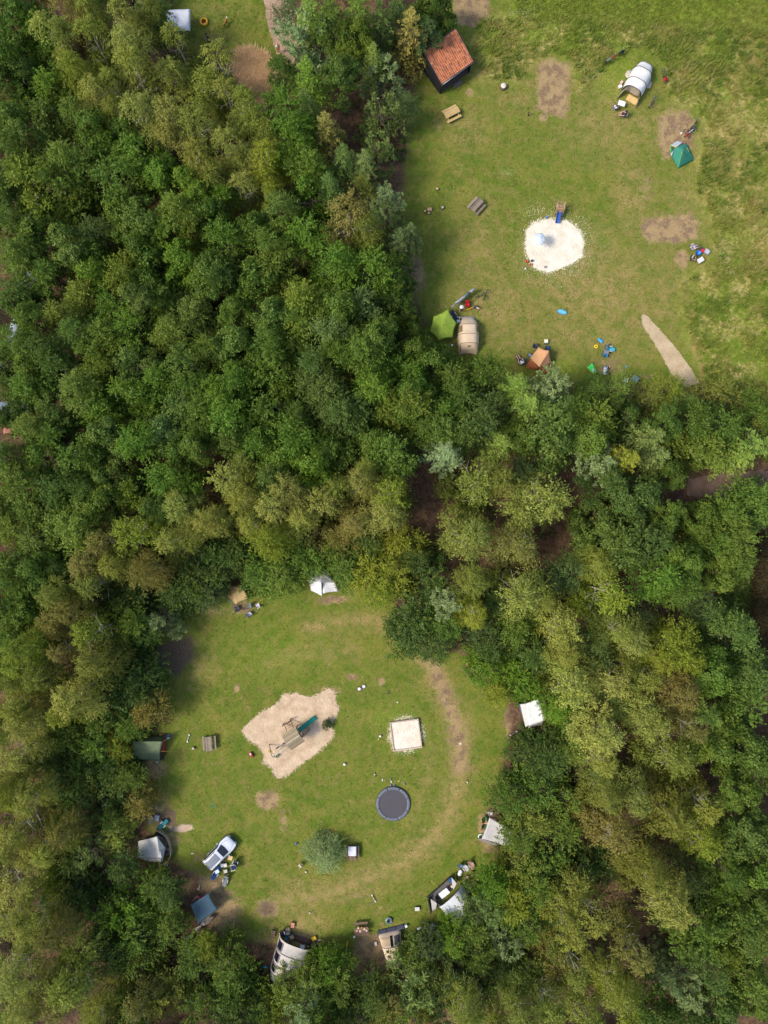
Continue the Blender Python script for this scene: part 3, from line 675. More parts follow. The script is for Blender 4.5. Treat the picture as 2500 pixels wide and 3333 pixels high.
# crowns as the photograph shows them: x, y, radius in pixels, kind, colour; grouped by wood
PAL = {  # leaf colours, real-world (0-255 sRGB of the albedo) and the word for it
    'g': ((101, 126, 48), 'mid green'), 'd': ((85, 108, 48), 'dark green'), 'b': ((106, 140, 43), 'bright green'), 'y': ((134, 144, 48), 'yellow-green'),
    's': ((113, 133, 67), 'grey-green'), 'o': ((136, 143, 60), 'olive'), 'p': ((152, 156, 73), 'pale olive'), 'w': ((136, 131, 63), 'brownish olive'),
    'u': ((136, 154, 97), 'silver-green'), 'k': ((92, 110, 60), 'dull dark green'), 'l': ((120, 143, 58), 'light green')}
TREES = '''
40 60 72 Lg;60 150 62 Lg;28 215 58 Lg;85 250 55 Ld;115 105 52 Lb;20 300 50 Ld;181 130 66 Bp;236 42 56 Bw;295 48 52 Bo;312 139 54 Bo;418 95 68 Bp;425 165 58 Bp;492 60 46 Ld;470 20 45 Bo
584 155 68 Bo;257 236 54 By;371 276 40 Bo;320 312 58 Bp;375 365 48 Bo;447 245 62 Bo;561 262 62 Bp;462 380 62 Bp;561 401 62 Bp;650 422 66 Bo;675 295 54 Bo;181 295 62 Lb;160 392 56 Ld;257 380 54 Lg
312 430 54 Lg;25 390 54 Ll;84 464 52 Ld;25 506 50 Lg;367 473 48 Lb;405 430 36 Ll;460 506 64 Lb;224 527 56 Ll;118 600 76 Ly;219 624 74 Ll;291 549 54 Lg;392 600 66 Lg;540 561 54 Lb;624 591 54 Lb;650 536 58 Bo;25 624 50 Ld
936 25 46 Wk;1012 38 54 Sl;1155 112 48 Ly;1164 34 60 Sg;1236 84 62 Sd;1333 114 70 Sw;1290 40 56 Sd;1080 60 48 Lg;1400 40 54 Ld;1390 110 40 Pk;1004 148 86 Pu;1004 262 66 Sb;911 236 44 Ld;1100 170 46 Wk;1110 235 46 Ld;1215 194 48 Sl;1244 270 64 Pu;1240 380 76 Ps;1324 350 50 Wk
805 359 52 Bo;725 232 62 Bo;740 315 52 Bo;1063 430 66 Sw;936 376 62 Lb;936 445 54 Lb;1000 345 50 Sd;759 498 66 Bp;869 540 70 By;801 624 54 Bp;700 585 50 Bo;890 633 44 By;1008 540 58 Lg;1012 633 66 Lb;1223 477 48 Ps;1185 527 44 Ss;1173 612 44 Wo;1257 654 54 Pu;1120 520 50 Sd;1070 600 44 Sd;860 440 44 Bo
30 700 46 Ld;139 760 58 Lg;224 786 56 Ls;304 752 40 Lk;42 836 60 Ll;100 820 50 Lg;321 836 54 Lb;304 891 62 Lb;392 887 48 Ly;401 718 58 Ll;473 739 62 Ls;447 790 50 Lg;565 684 54 Ll;624 748 44 Ly;675 697 50 Lg;498 862 62 Lg;599 862 62 Lb;548 769 54 Lb;443 959 48 Ls;527 971 62 Lg;633 1013 64 Ls;684 895 52 Lg
177 904 56 Lg;270 971 58 Lo;198 1030 52 Lo;97 980 52 Ld;42 959 52 Ld;84 1039 48 Lg;363 1013 54 Lb;430 1060 56 Lb;338 1085 54 Lg;553 1085 54 Lo;312 1148 56 Ll;329 1199 56 Ly;439 1174 58 Ls;599 1174 66 Ld;506 1237 46 Lb;633 1245 44 Lg;51 1115 52 Ll;143 1123 48 Ld;110 1208 60 Ll;40 1250 46 Ld;190 1195 50 Ld;405 1275 56 Lb;250 1070 50 Ld;20 1170 46 Lg
105 1268 60 Lg;245 1268 52 Lo;181 1352 56 Ls;338 1318 62 Lb;456 1284 54 Lb;101 1411 56 Lo;190 1425 50 Lg;127 1487 62 Lg;249 1487 62 Ll;350 1436 58 Ls;439 1436 52 Lb;519 1403 62 Lu;599 1318 58 Ls;650 1436 62 Lg;565 1478 54 Lg;350 1546 54 Ls;190 1592 54 Ld;72 1580 66 Ll;439 1592 48 Ly;561 1563 58 Lb;506 1651 48 Ls;338 1639 62 Ll;120 1655 54 Ll;253 1706 66 Ll;51 1719 56 Lo;135 1753 62 Ls;20 1490 50 Ld;270 1590 50 Ld;650 1340 50 Lg;25 1345 44 Ld
591 1656 66 Bp;456 1727 72 By;354 1761 66 Bw;557 1761 62 Bo;291 1833 62 Bw;380 1841 52 Bo;489 1862 62 Bw;684 1698 54 Bp;194 1833 56 Ls;51 1841 62 Lg;624 1858 56 Hd;640 1800 50 Hk;120 1860 52 Lg
721 655 54 Lb;734 786 58 Lb;814 748 58 Lg;907 693 54 Ls;919 748 48 Ll;995 769 60 Lb;1139 727 82 Bw;1195 740 56 Bo;1261 718 62 Ps;1299 790 58 Sk;1335 760 44 Sk;890 803 54 Lg;898 887 62 Lo;810 916 62 Lg;725 895 54 Ls;1080 870 66 Lb;1206 874 62 Lb;1278 895 58 Ld;970 992 58 Ly;983 1060 62 Lg;1088 980 58 Ll;1189 980 48 Lu;1274 997 52 Ld;1120 1030 50 Lg;1310 1000 40 Ld
763 1013 46 Lg;873 1039 58 Ls;1080 1081 58 Lu;767 1127 76 Ls;877 1123 54 Lg;873 1180 52 Ls;1101 1161 62 Lb;1223 1098 62 Ll;1261 1060 46 Lg;1333 1085 52 Lg;1350 1150 52 Lg;755 1250 58 Lb;898 1224 66 Lb;1021 1203 58 Lk;1194 1233 58 Lb;1286 1212 58 Lb;690 1130 50 Lg;1180 1150 50 Lg;960 1130 46 Ld
1063 1268 66 Lk;1113 1352 54 Lk;738 1381 66 Lb;881 1335 66 Lg;987 1436 72 Lb;903 1470 62 Lb;1012 1504 72 Lb;839 1462 54 Lb;1080 1474 58 Lg;870 1560 52 Ld;1227 1276 66 Lb;1312 1327 62 Ly;1198 1411 54 Ll;1223 1474 62 Lg;1286 1462 62 Ll;720 1300 58 Lb;690 1390 50 Lg;960 1360 44 Ld;760 1440 50 Ld
755 1563 68 Bp;801 1512 44 Bo;797 1622 56 Bo;721 1698 62 Bo;936 1600 60 Bp;890 1656 62 Bp;881 1748 62 By;974 1685 56 Bp;1054 1630 66 Bp;1090 1590 52 Bo;1168 1571 62 Bp;1190 1520 42 Bo;1268 1612 62 By;1253 1673 56 Bp;1151 1702 48 Bw;640 1720 50 Bo;820 1700 48 Bo
1037 1744 56 Hw;1105 1748 52 Hw;860 1833 76 Hg;767 1803 58 Hd;995 1799 62 Hg;1090 1800 54 Hg;1206 1850 72 Hy;1130 1850 56 Hl;1303 1770 58 Hy;1345 1820 52 Hd;838 1880 50 Hg;700 1862 52 Hd;1285 1868 56 Hy;1200 1770 50 Hd;915 1872 46 Hl;690 1800 50 Hd;672 1930 42 Hk;1240 1920 48 Hy
1342 1213 56 Lb;1405 1195 60 Lg;1460 1234 58 Ll;1561 1234 66 Lg;1338 1297 56 Lg;1440 1319 62 Lb;1561 1361 66 Lk;1440 1411 62 Ls;1450 1480 62 Su;1375 1400 52 Lg;1500 1300 50 Ld;1500 1430 48 Ld
1680 1262 62 Sl;1790 1268 60 Pu;1722 1316 48 Sl;1777 1386 80 Ls;1844 1352 58 Lg;1705 1403 58 Lg;1806 1454 66 Lk;1625 1445 60 Sl;1933 1411 62 Ll;1945 1508 56 Pu;1553 1572 88 Bo;1620 1560 60 Bo;1756 1627 84 Bp;1519 1741 88 Bp;1692 1774 76 Bw;1705 1542 50 Wk
1927 1275 60 Wl;1998 1275 62 Wl;2104 1305 62 Wo;2171 1275 56 Wy;2222 1318 54 Wl;2327 1290 62 Wo;2412 1315 66 Wg;2478 1300 54 Wo;1918 1361 62 Ly;2036 1361 54 Ld;2112 1424 60 Ss;2040 1496 54 Sy;2133 1487 54 Ss;2239 1386 72 Lg;2327 1395 62 Lg;2256 1462 62 Lo;2335 1462 50 Lg;2433 1454 74 Sl;2398 1490 48 Sl;2480 1380 50 Lg;2165 1385 54 Ld
1969 1572 60 Lk;2185 1530 44 Ld;2087 1627 60 Lk;2295 1690 50 Lg;2170 1680 50 Lg;2361 1682 54 Ll;2467 1640 72 Ll;1969 1711 80 Ls;2062 1732 72 Lk;1994 1784 70 Ls;2192 1791 66 Lg;2390 1765 62 Ll;2310 1775 58 Lg;2120 1770 54 Lk
1398 1880 60 Hd;1541 1893 58 Bo;1693 1931 84 Bp;1760 1950 54 Bo;1857 1864 62 Ws;1800 1885 50 Wk;1360 2005 84 Hd;1335 2060 62 Hd;1419 2090 70 Hd;1450 2020 54 Hg;1457 1965 42 Pu;1537 2003 50 By;1571 2058 58 Hk;1672 2045 60 Hg;1811 2037 76 Bp;1835 2110 62 Bo;1668 2185 70 Hb;1618 2252 46 Hy;1712 2240 50 Hb;1570 2170 48 Hb;1849 2214 80 Bp;1921 2079 58 Ws;1808 2300 44 Hb;1716 2446 60 Hd;1600 2110 50 Hd;1740 2130 52 Hd;1610 1960 48 Hd
1969 1927 76 By;1950 1850 56 Bo;2137 1863 70 Lb;2230 1840 60 Ll;2205 1905 66 Lg;2340 1863 62 Ll;2398 1830 46 Ll;2285 1985 58 Ws;2382 2074 62 Ls;1935 2140 56 Ws;2062 2087 62 Bp;2000 2050 54 Bo;2180 2095 80 By;2140 2150 52 By;2240 2145 52 By;1981 2209 76 Bp;2087 2201 58 Bo;2205 2247 66 Bw;2336 2180 62 Lg;2403 2277 80 Ll;2484 2200 60 Ls;1990 2290 56 Ws;2091 2327 76 Bp;1960 2378 76 Bp;2298 2327 54 Sg;2243 2365 50 Bw;2285 2433 46 Ly;2403 2433 74 Ls;2171 2445 76 Bo;1948 2467 62 Bo;1852 2352 46 Hb;1850 2440 54 Hl;2080 2010 54 Wk;2350 2380 46 Lg
1779 2463 74 Hd;1665 2590 58 Hg;1752 2560 70 Hg;1833 2604 58 Hg;1735 2655 62 Ho;1828 2690 58 Hg;1953 2517 66 Ws;2061 2582 76 Bp;1980 2701 84 Bw;2170 2640 84 Bo;2273 2604 66 Bo;2278 2734 66 By;2425 2712 80 Ls;2410 2580 66 Lg;2475 2810 66 Lg;2061 2777 64 Ww;2159 2924 78 Bp;2110 2850 62 Bo;2235 2842 70 Ws;1779 2777 70 Hg;1690 2810 60 Ho;1760 2870 58 Hl;2267 3021 80 Lg;2360 3087 48 Ly;2403 2951 70 Lg;2436 3040 62 Ls;2414 3168 76 Ll;2240 3217 60 Pu;2170 3179 54 Sk;2294 3146 56 Lk
1904 2951 76 Bo;1850 3015 62 Bo;2061 3087 64 Bw;1980 3195 70 Bo;2034 3266 62 By;1763 3233 74 Bo;1806 3103 62 Ww;1690 3290 60 Bo;1650 3060 58 Pu;1650 2965 54 Hg;2120 3300 58 Ld;1870 3140 60 Bo;1900 3290 60 Bo;1890 2840 58 Hd;1960 2800 50 Hd;2350 3280 60 Ls;2470 3260 56 Ll;1980 2600 54 Bo;2360 2830 54 Lg;2250 3300 50 Ld;2480 2480 54 Ld;2480 2960 50 Ld
1606 2886 48 Hb;1587 2945 54 Ps;1552 2968 34 Pk;1667 2920 58 Hy;1545 3005 54 Hg;1469 3058 46 Hb;1402 3078 42 Pk;1366 3182 82 Ps;1427 3270 70 Ps;1335 3290 56 Pl;1481 3165 66 Pk;1562 3108 60 Hg;1575 3220 62 Hd;1505 3285 56 Bo;1743 2875 58 Hg;1790 2950 52 Hd;1720 3000 54 Hg;1690 2716 46 Hg;1660 3180 54 Hd
1062 3146 48 Hb;1104 3158 48 Hl;1010 3185 52 Hl;950 3225 58 Hl;905 3290 56 Hy;1035 3245 60 Hl;1107 3215 50 Hg;988 3285 46 Pu;1100 3290 56 Hg;1220 3250 46 Hd;1272 3258 48 Hw;1356 3140 50 Hg;840 3270 54 Hg;1170 3300 50 Hd
30 2565 70 By;110 2590 56 Bo;75 2686 66 Bp;251 2575 78 Hd;342 2590 66 Hd;395 2555 50 Hd;445 2610 44 Hw;211 2711 48 Bw;302 2751 74 Ps;388 2696 58 Ho;370 2650 50 Hg;60 2842 76 Bp;176 2852 52 Hy;400 2822 40 Hd;402 2927 88 Hb;498 2888 50 Hg;556 2905 48 Hd;312 2962 66 Hg;452 3013 78 Hl;548 3004 50 Hg;40 2982 70 Bp;140 2985 56 Bo;181 3028 54 Bw;75 3128 76 Bp;261 3168 84 Bo;90 3264 62 Bp;201 3244 54 Bw;20 3290 50 Lb;452 3103 74 Hg;370 3110 54 Hd;527 3229 70 Ho;432 3254 60 Hg;643 3113 62 Hg;670 3075 40 Hy;729 3128 58 Hg;764 3204 60 Hg;653 3254 66 Hg;750 3295 56 Hd;440 3320 50 Bw;330 3290 56 Bo;240 2800 52 Hd;160 2760 50 Bo;260 2890 54 Hd;20 2760 50 Bo;200 2930 54 Hd;330 3040 50 Hd
76 1947 66 Ls;28 2005 52 Ll;100 2010 50 Lg;25 2080 50 Ll;20 2165 46 Lg;190 1934 60 Bo;312 1905 66 Bo;235 1980 52 Bw;190 2019 60 Bw;321 2048 80 By;97 2103 66 By;70 2150 50 By;205 2110 48 Bw;304 2145 60 Bo;139 2200 56 Bo;253 2255 76 Bp;219 2320 56 By;68 2297 62 Bo;101 2350 60 Bp;20 2225 48 Bo;450 2030 58 Hg;527 2019 58 Pu;591 1925 58 Hd;464 1920 60 Hd;400 1960 50 Hd;632 1920 42 Hg
414 2188 84 Hd;478 2200 56 Hd;380 2272 74 Hd;475 2255 56 Hd;492 2318 46 Hw;350 2335 64 Hg;432 2362 48 Hg;241 2398 66 Hg;329 2432 64 Hg;380 2428 36 Hy;76 2440 66 Bp;40 2520 56 Bo;170 2470 58 Hd;290 2490 60 Hd;371 2508 56 Hd;425 2530 38 Hg;160 2270 46 Bw;20 2390 52 Bo;200 2540 54 Hd;400 2100 46 Hd;30 1900 50 Lg
'''
LANDMARKS = {'tiled hut': (1450, 200), 'white meadow tent': (2080, 260), 'lime green tarp': (1440, 1055), 'peach tent': (1750, 1180), 'sandy path': (2200, 1150), 'white canopy': (590, 65),
    'dirt track': (910, 150), 'tan tent': (800, 1985), 'white canvas tent': (1050, 1895), 'moss green tent': (490, 2435), 'beige windbreak': (510, 2760),
    'blue tarp': (660, 2960), 'cream tent': (930, 3110), 'navy windbreak': (1275, 3070), 'black windbreak': (1480, 2930), 'grey awning': (1600, 2710), 'white frame tent': (1740, 2330), 'straw hat': (1530, 2170)}
TREE_KIND = {'L': ('broadleaf_tree', 'broadleaf tree', 'tree'), 'B': ('birch_tree', 'drooping birch', 'tree'), 'H': ('hazel_tree', 'low hazel', 'tree'), 'S': ('spruce_tree', 'spruce', 'tree'), 'P': ('fir_tree', 'bushy fir', 'tree'), 'W': ('willow_tree', 'feathery willow', 'tree')}
HEIGHTS = {'L': (8.5, 11.5), 'B': (9.5, 12.0), 'H': (4.6, 6.4), 'S': (9.0, 11.5), 'P': (8.0, 10.0), 'W': (6.0, 8.0)}
ONES = 'zero one two three four five six seven eight nine ten eleven twelve thirteen fourteen fifteen sixteen seventeen eighteen nineteen'.split()
TENS = '- - twenty thirty forty fifty sixty seventy eighty ninety'.split()
def word_num(n):
    n = int(max(0, min(99, n)))
    return ONES[n] if n < 20 else TENS[n // 10] + ('-' + ONES[n % 10] if n % 10 else '')
tree_rows = []
for ent in TREES.replace('\n', ';').split(';'):
    if not ent.strip(): continue
    x, y, r, k = ent.split(); tree_rows.append((float(x), float(y), float(r), k[0], k[1]))
# label: what it looks like, then the landmark it stands by, else its place
near_rank = {}
for i, (x, y, r, k, c) in enumerate(tree_rows):
    lm, d = min(((n, math.hypot(x - q[0], y - q[1])) for n, q in LANDMARKS.items()), key=lambda t: t[1])
    near_rank.setdefault((lm, k, c), []).append((d, i))
tree_label = {}
for (lm, k, c), rows in near_rank.items():
    rows.sort()
    for n, (d, i) in enumerate(rows):
        x, y = tree_rows[i][:2]; look = f'{PAL[c][1]} {TREE_KIND[k][1]}'
        if d < 260 and n < 2:
            tree_label[i] = f'{look} {"closest" if n == 0 else "second closest"} of its colour to the {lm}'
        else:
            tree_label[i] = f'{look}, {word_num(round(x / 25))} percent across and {word_num(round(y / 33.33))} percent down the photo'
used_labels = set(); tr = random.Random(5)
def plant(name, label, cat, pos, h, rad, kind, colour, group, vz=1.0):
    t = thing(name, label, cat, (pos.x, pos.y, 0), tr.uniform(0, 6.28), group)
    s = rad / NOM
    cm = tr.choice(CROWNS[kind]); co = bpy.data.objects.new('crown', cm); COL.objects.link(co); co.parent = t
    co.location = (0, 0, h - rad * 1.0 * vz); co.scale = (s, s, s * vz)
    j = [tr.uniform(.92, 1.08) for _ in range(3)]; b = tr.uniform(.88, 1.14)
    if kind == 'L': colour = tuple(.5 * a + .5 * b for a, b in zip(colour, (100, 124, 46)))
    lc = lin(colour); co.color = (lc[0] * j[0] * b, lc[1] * b, lc[2] * j[2] * b, 1)
    tm = tr.choice(TRUNKS['B' if kind == 'B' else 'o']); to = bpy.data.objects.new('trunk', tm); COL.objects.link(to); to.parent = t
    q = max(.45, s); to.scale = (q, q, (h * .93 - (rad * .25 if kind in 'LHPW' else 0)) / TRUNK_Z)
    return t
for i, (x, y, r, k, c) in enumerate(tree_rows):
    h = tr.uniform(*HEIGHTS[k])
    if k in 'PS' and y > 2850 and 1300 < x < 1720: h *= .72
    if k == 'P' and y > 1900 and x < 700: h *= .7
    if k == 'W' and 1200 < y < 1360: h *= .75
    if k in 'LB' and (r < 48): h *= .88
    if x > 1230 and 820 < y < 1260: h *= .62
    if 1200 < x < 1420 and y < 820: h *= .75
    if k == 'H' and x < 700 and 2250 < y < 3050: h *= .85
    if 560 < x < 760 and 90 < y < 330: h *= .75
    zc = h - r / 26.5
    k_m = (CAM_H - zc) / FOC
    rad = r * k_m * {'L': 1.22, 'B': 1.14}.get(k, 1.22) * tr.uniform(.88, 1.2)
    pos = W(x, y, zc)
    lab = tree_label[i]
    assert lab not in used_labels, lab
    used_labels.add(lab)
    nm, _, cat = TREE_KIND[k]
    vz = {'L': 1.15, 'B': 1.25, 'H': 1.0, 'S': 1.25, 'P': 1.15, 'W': 1.05}[k]
    plant(nm, lab, cat, pos, h, rad, k, PAL[c][0], {'L': 'broadleaf trees of the wood', 'B': 'birches of the wood', 'H': 'hazels round the clearing', 'S': 'spruces of the wood', 'P': 'firs of the wood', 'W': 'willows of the wood'}[k], vz)
# ------------------------------------------------------------------ kit of builders for the things on the campsite
R_ = math.radians
STEEL = mat('steel_tube', (150, 152, 154), .35, .1, 10, 0, metal=.9)
DARKTUBE = mat('dark_tube', (46, 46, 50), .5, .15, 10, 0)
RUBBER = mat('black_rubber', (30, 30, 32), .8, .2, 12, .2)
WHITE = mat('white_plastic', (232, 232, 230), .45, .06, 5, .05)
OLDWOOD = wood('weathered', (158, 142, 124), (104, 90, 78)); NEWWOOD = wood('new', (214, 184, 128), (182, 148, 94)); PALEWOOD = wood('pale', (206, 190, 164), (164, 146, 120)); BROWNWOOD = wood('brown', (132, 106, 84), (92, 70, 56))
SKIN = mat('skin', (214, 164, 136), .6, .08, 4, 0)
LINE_Y = mat('yellow_guy_line', (206, 190, 60), .7, .1, 3, 0); LINE_G = mat('grey_guy_line', (150, 146, 120), .7, .1, 3, 0)

def guy(parent, a, b, m=None, r=.014):
    a = Vector(a); b = Vector(b); inv = parent.matrix_basis.inverted()
    mid = a.lerp(b, .5) - Vector((0, 0, .04))
    o = MB().path([inv @ a, inv @ mid, inv @ b], r, 4).build('guy_line', m or LINE_Y, parent); return o

def place(px, py, rz=0.0, z=0.0):
    return W(px, py, z), rz

def picnic_table(px, py, ang, wd, label, L=1.8):
    t = thing('picnic_table', label, 'picnic table', G(px, py, .65), R_(ang), 'picnic tables on the grass')
    pm = MB().box((0, 0, 0), (L, .135, .045)).mesh('plank'); pm.materials.append(wd)
    def plank(nm, y, z, k):
        o = bpy.data.objects.new(nm, pm); COL.objects.link(o); o.parent = t; o.location = (random.uniform(-.012, .012), y, z); return o
    for i in range(5): plank('table_plank', (i - 2) * .146, .745, i)
    for s in (-1, 1):
        for i in range(2): plank('bench_plank', s * (.61 + i * .145), .44, i)
    for sx in (-1, 1):
        x = sx * L * .36
        MB().box((x, 0, .40), (.05, 1.5, .09)).build('crossbar', wd, t)
        MB().box((x, 0, .695), (.05, .70, .08)).build('top_batten', wd, t)
        for sy in (-1, 1):
            MB().tube((x + .05, sy * .62, 0), (x + .05, sy * .26, .70), .05, .045, 4).build('leg', wd, t)
    return t

def folding_table(px, py, ang, L, Wd, col, label, h=.7, z=0.0, top=None):
    t = thing('folding_table', label, 'table', G(px, py, h), R_(ang))
    MB().box((0, 0, h - .02), (L, Wd, .04)).build('table_top', top or mat('table_top_%d_%d_%d' % col, col, .55, .08, 4, .05), t)
    for sx in (-1, 1):
        for sy in (-1, 1):
            MB().tube((sx * (L / 2 - .03), sy * (Wd / 2 - .03), 0), (sx * (L / 2 - .1), sy * (Wd / 2 - .05), h - .04), .014, n=6).build('leg', STEEL, t)
    MB().tube((-L / 2 + .08, 0, h - .06), (L / 2 - .08, 0, h - .06), .012, n=6).build('brace', STEEL, t)
    return t

def camp_chair(px, py, ang, col, label, frame=None, s=1.0, z=0.0, col2=None):
    fm = frame or DARKTUBE; cm = cloth('chair_%d_%d_%d' % col, col); bm_ = cloth('chair_%d_%d_%d' % col2, col2) if col2 else cm
    t = thing('camping_chair', label, 'chair', G(px, py, .45), R_(ang), 'camping chairs round the tents')
    t.scale = (s, s, s)
    w = .27
    MB().patch((-w, -.24, .44), (w, -.24, .44), (w, .22, .38), (-w, .22, .38), 5, 5, .05).build('seat', cm, t)
    MB().patch((-w, .22, .40), (w, .22, .40), (w, .42, .92), (-w, .42, .92), 5, 5, .0, wr=.015).build('backrest', bm_, t)
    for sx in (-1, 1):
        MB().path([(sx * .29, -.28, .0), (sx * .29, .30, .62)], .013).build('leg', fm, t)
        MB().path([(sx * .29, .34, 0), (sx * .29, -.26, .46), (sx * .29, -.25, .62)], .013).build('leg', fm, t)
        MB().path([(sx * .28, .20, .40), (sx * .28, .44, .95)], .013).build('back_post', fm, t)
        MB().box((sx * .31, -.02, .63), (.06, .5, .025)).build('armrest', fm, t)
    MB().tube((-.29, -.25, .44), (.29, -.25, .44), .012, n=6).build('front_bar', fm, t)
    return t

def lounger(px, py, ang, col, label, frame=None, L=1.7):
    fm = frame or STEEL; cm = cloth('lounger_%d_%d_%d' % col, col)
    t = thing('reclining_chair', label, 'chair', G(px, py, .45), R_(ang), 'reclining chairs by the tents')
    MB().patch((-.26, -L * .1, .36), (.26, -L * .1, .36), (.26, L * .22, .34), (-.26, L * .22, .34), 4, 4, .03).build('seat', cm, t)
    MB().patch((-.26, L * .22, .36), (.26, L * .22, .36), (.26, L * .52, .80), (-.26, L * .52, .80), 4, 6, .0, wr=.012).build('backrest', cm, t)
    MB().patch((-.24, -L * .46, .24), (.24, -L * .46, .24), (.24, -L * .1, .36), (-.24, -L * .1, .36), 4, 4, .02).build('leg_rest', cm, t)
    for sx in (-1, 1):
        MB().path([(sx * .27, -L * .46, .24), (sx * .27, -L * .1, .37), (sx * .27, L * .22, .36), (sx * .27, L * .53, .82)], .016).build('side_rail', fm, t)
        MB().tube((sx * .29, -L * .2, 0), (sx * .29, L * .2, .55), .014, n=6).build('leg', fm, t)
        MB().tube((sx * .29, L * .34, 0), (sx * .29, -L * .02, .55), .014, n=6).build('leg', fm, t)
        MB().box((sx * .30, L * .08, .57), (.05, .42, .025)).build('armrest', WHITE, t)
    MB().tube((-.27, L * .53, .82), (.27, L * .53, .82), .016, n=6).build('head_bar', fm, t)
    return t

def crate(px, py, ang, d, col, label, lid=None, z=0.0, name='storage_box', cat='box'):
    t = thing(name, label, cat, G(px, py, z + d[2] / 2) + Vector((0, 0, z)), R_(ang))
    bm_ = mat('box_%d_%d_%d' % col, col, .6, .12, 5, .08)
    MB().box((0, 0, d[2] * .45), (d[0] * .94, d[1] * .94, d[2] * .9), taper=1.04).build('body', bm_, t)
    lc = lid or tuple(min(255, int(v * 1.12)) for v in col)
    MB().box((0, 0, d[2] * .95), (d[0], d[1], d[2] * .12)).build('lid', mat('lid_%d_%d_%d' % lc, lc, .55, .1, 5, .05), t)
    for sx in (-1, 1): MB().box((sx * d[0] * .5, 0, d[2] * .7), (.03, d[1] * .3, .04)).build('handle', DARKTUBE, t)
    return t

def ball(px, py, r, col, label, col2=None):
    t = thing('play_ball', label, 'ball', W(px, py, 0), random.uniform(0, 3))
    MB().ball((0, 0, r), r, 16).build('skin', mat('ball_%d_%d_%d' % col, col, .5, .05, 3, .05), t)
    MB().torus((0, 0, r), r * .985, r * .04, 20, 5).build('seam', mat('ball_seam', (90, 90, 96), .6), t)
    return t

def swim_ring(px, py, R, r, col, label, stripe=None, name='swim_ring', cat='swim ring'):
    t = thing(name, label, cat, W(px, py), 0)
    MB().torus((0, 0, r), R, r, 28, 10).build('tube', mat('ring_%d_%d_%d' % col, col, .35, .06, 3, 0), t)
    MB().tube((R, 0, r * 1.7), (R, 0, r * 2.25), r * .16, n=6).build('valve', WHITE, t)
    if stripe:
        MB().torus((0, 0, r * 1.45), R * .93, r * .62, 28, 8).build('stripe', mat('ring_%d_%d_%d' % stripe, stripe, .35, .06, 3, 0), t)
    return t

def paddling_pool(px, py, R, col, inner, label):
    t = thing('paddling_pool', label, 'paddling pool', W(px, py), 0)
    m = mat('pool_%d_%d_%d' % col, col, .4, .06, 3, 0)
    MB().torus((0, 0, .10), R, .10, 28, 10).build('tube', m, t)
    MB().torus((0, 0, .24), R, .09, 28, 10).build('tube', m, t)
    MB().lathe([(R * .96, .03), (.01, .05)], 28).build('bottom', mat('pool_%d_%d_%d' % inner, inner, .3, .25, 6, .1), t)
    return t

def stump(px, py, r, h, label, top=(196, 170, 134), name='log_seat', cat='log'):
    t = thing(name, label, cat, W(px, py), random.uniform(0, 6))
    MB().lathe([(r * 1.08, 0), (r * 1.0, h * .3), (r * .98, h * .97)], 14).build('bark', mat('stump_bark', (110, 92, 74), .95, .4, 10, .7), t)
    MB().lathe([(r * .93, h * .95), (r * .9, h * 1.0), (.004, h * 1.01)], 14).build('cut_face', mat('cut_%d_%d_%d' % top, top, .85, .25, 14, .2), t)
    return t

def wheel(parent, c, R, axis_m, tyre=None, rimc=None, disc=None):
    w = MB().torus((0, 0, 0), R, R * .075, 24, 6, axis_m @ Matrix.Identity(4)).build('wheel', tyre or RUBBER, parent); w.location = c
    r = MB().torus((0, 0, 0), R * .9, R * .035, 20, 5, axis_m)
    for k in range(10):
        a = math.pi * 2 * k / 10
        r.tube((0, 0, 0), (R * .9 * math.cos(a), R * .9 * math.sin(a), 0), .006, n=4, M=axis_m)
    r.tube((0, 0, -.04), (0, 0, .04), .03, n=6, M=axis_m)
    if disc: r.lathe([(R * .86, -.004), (R * .86, .004), (.01, .01)], 20, axis_m)
    r.build('rim', disc or rimc or STEEL, w)
    return w

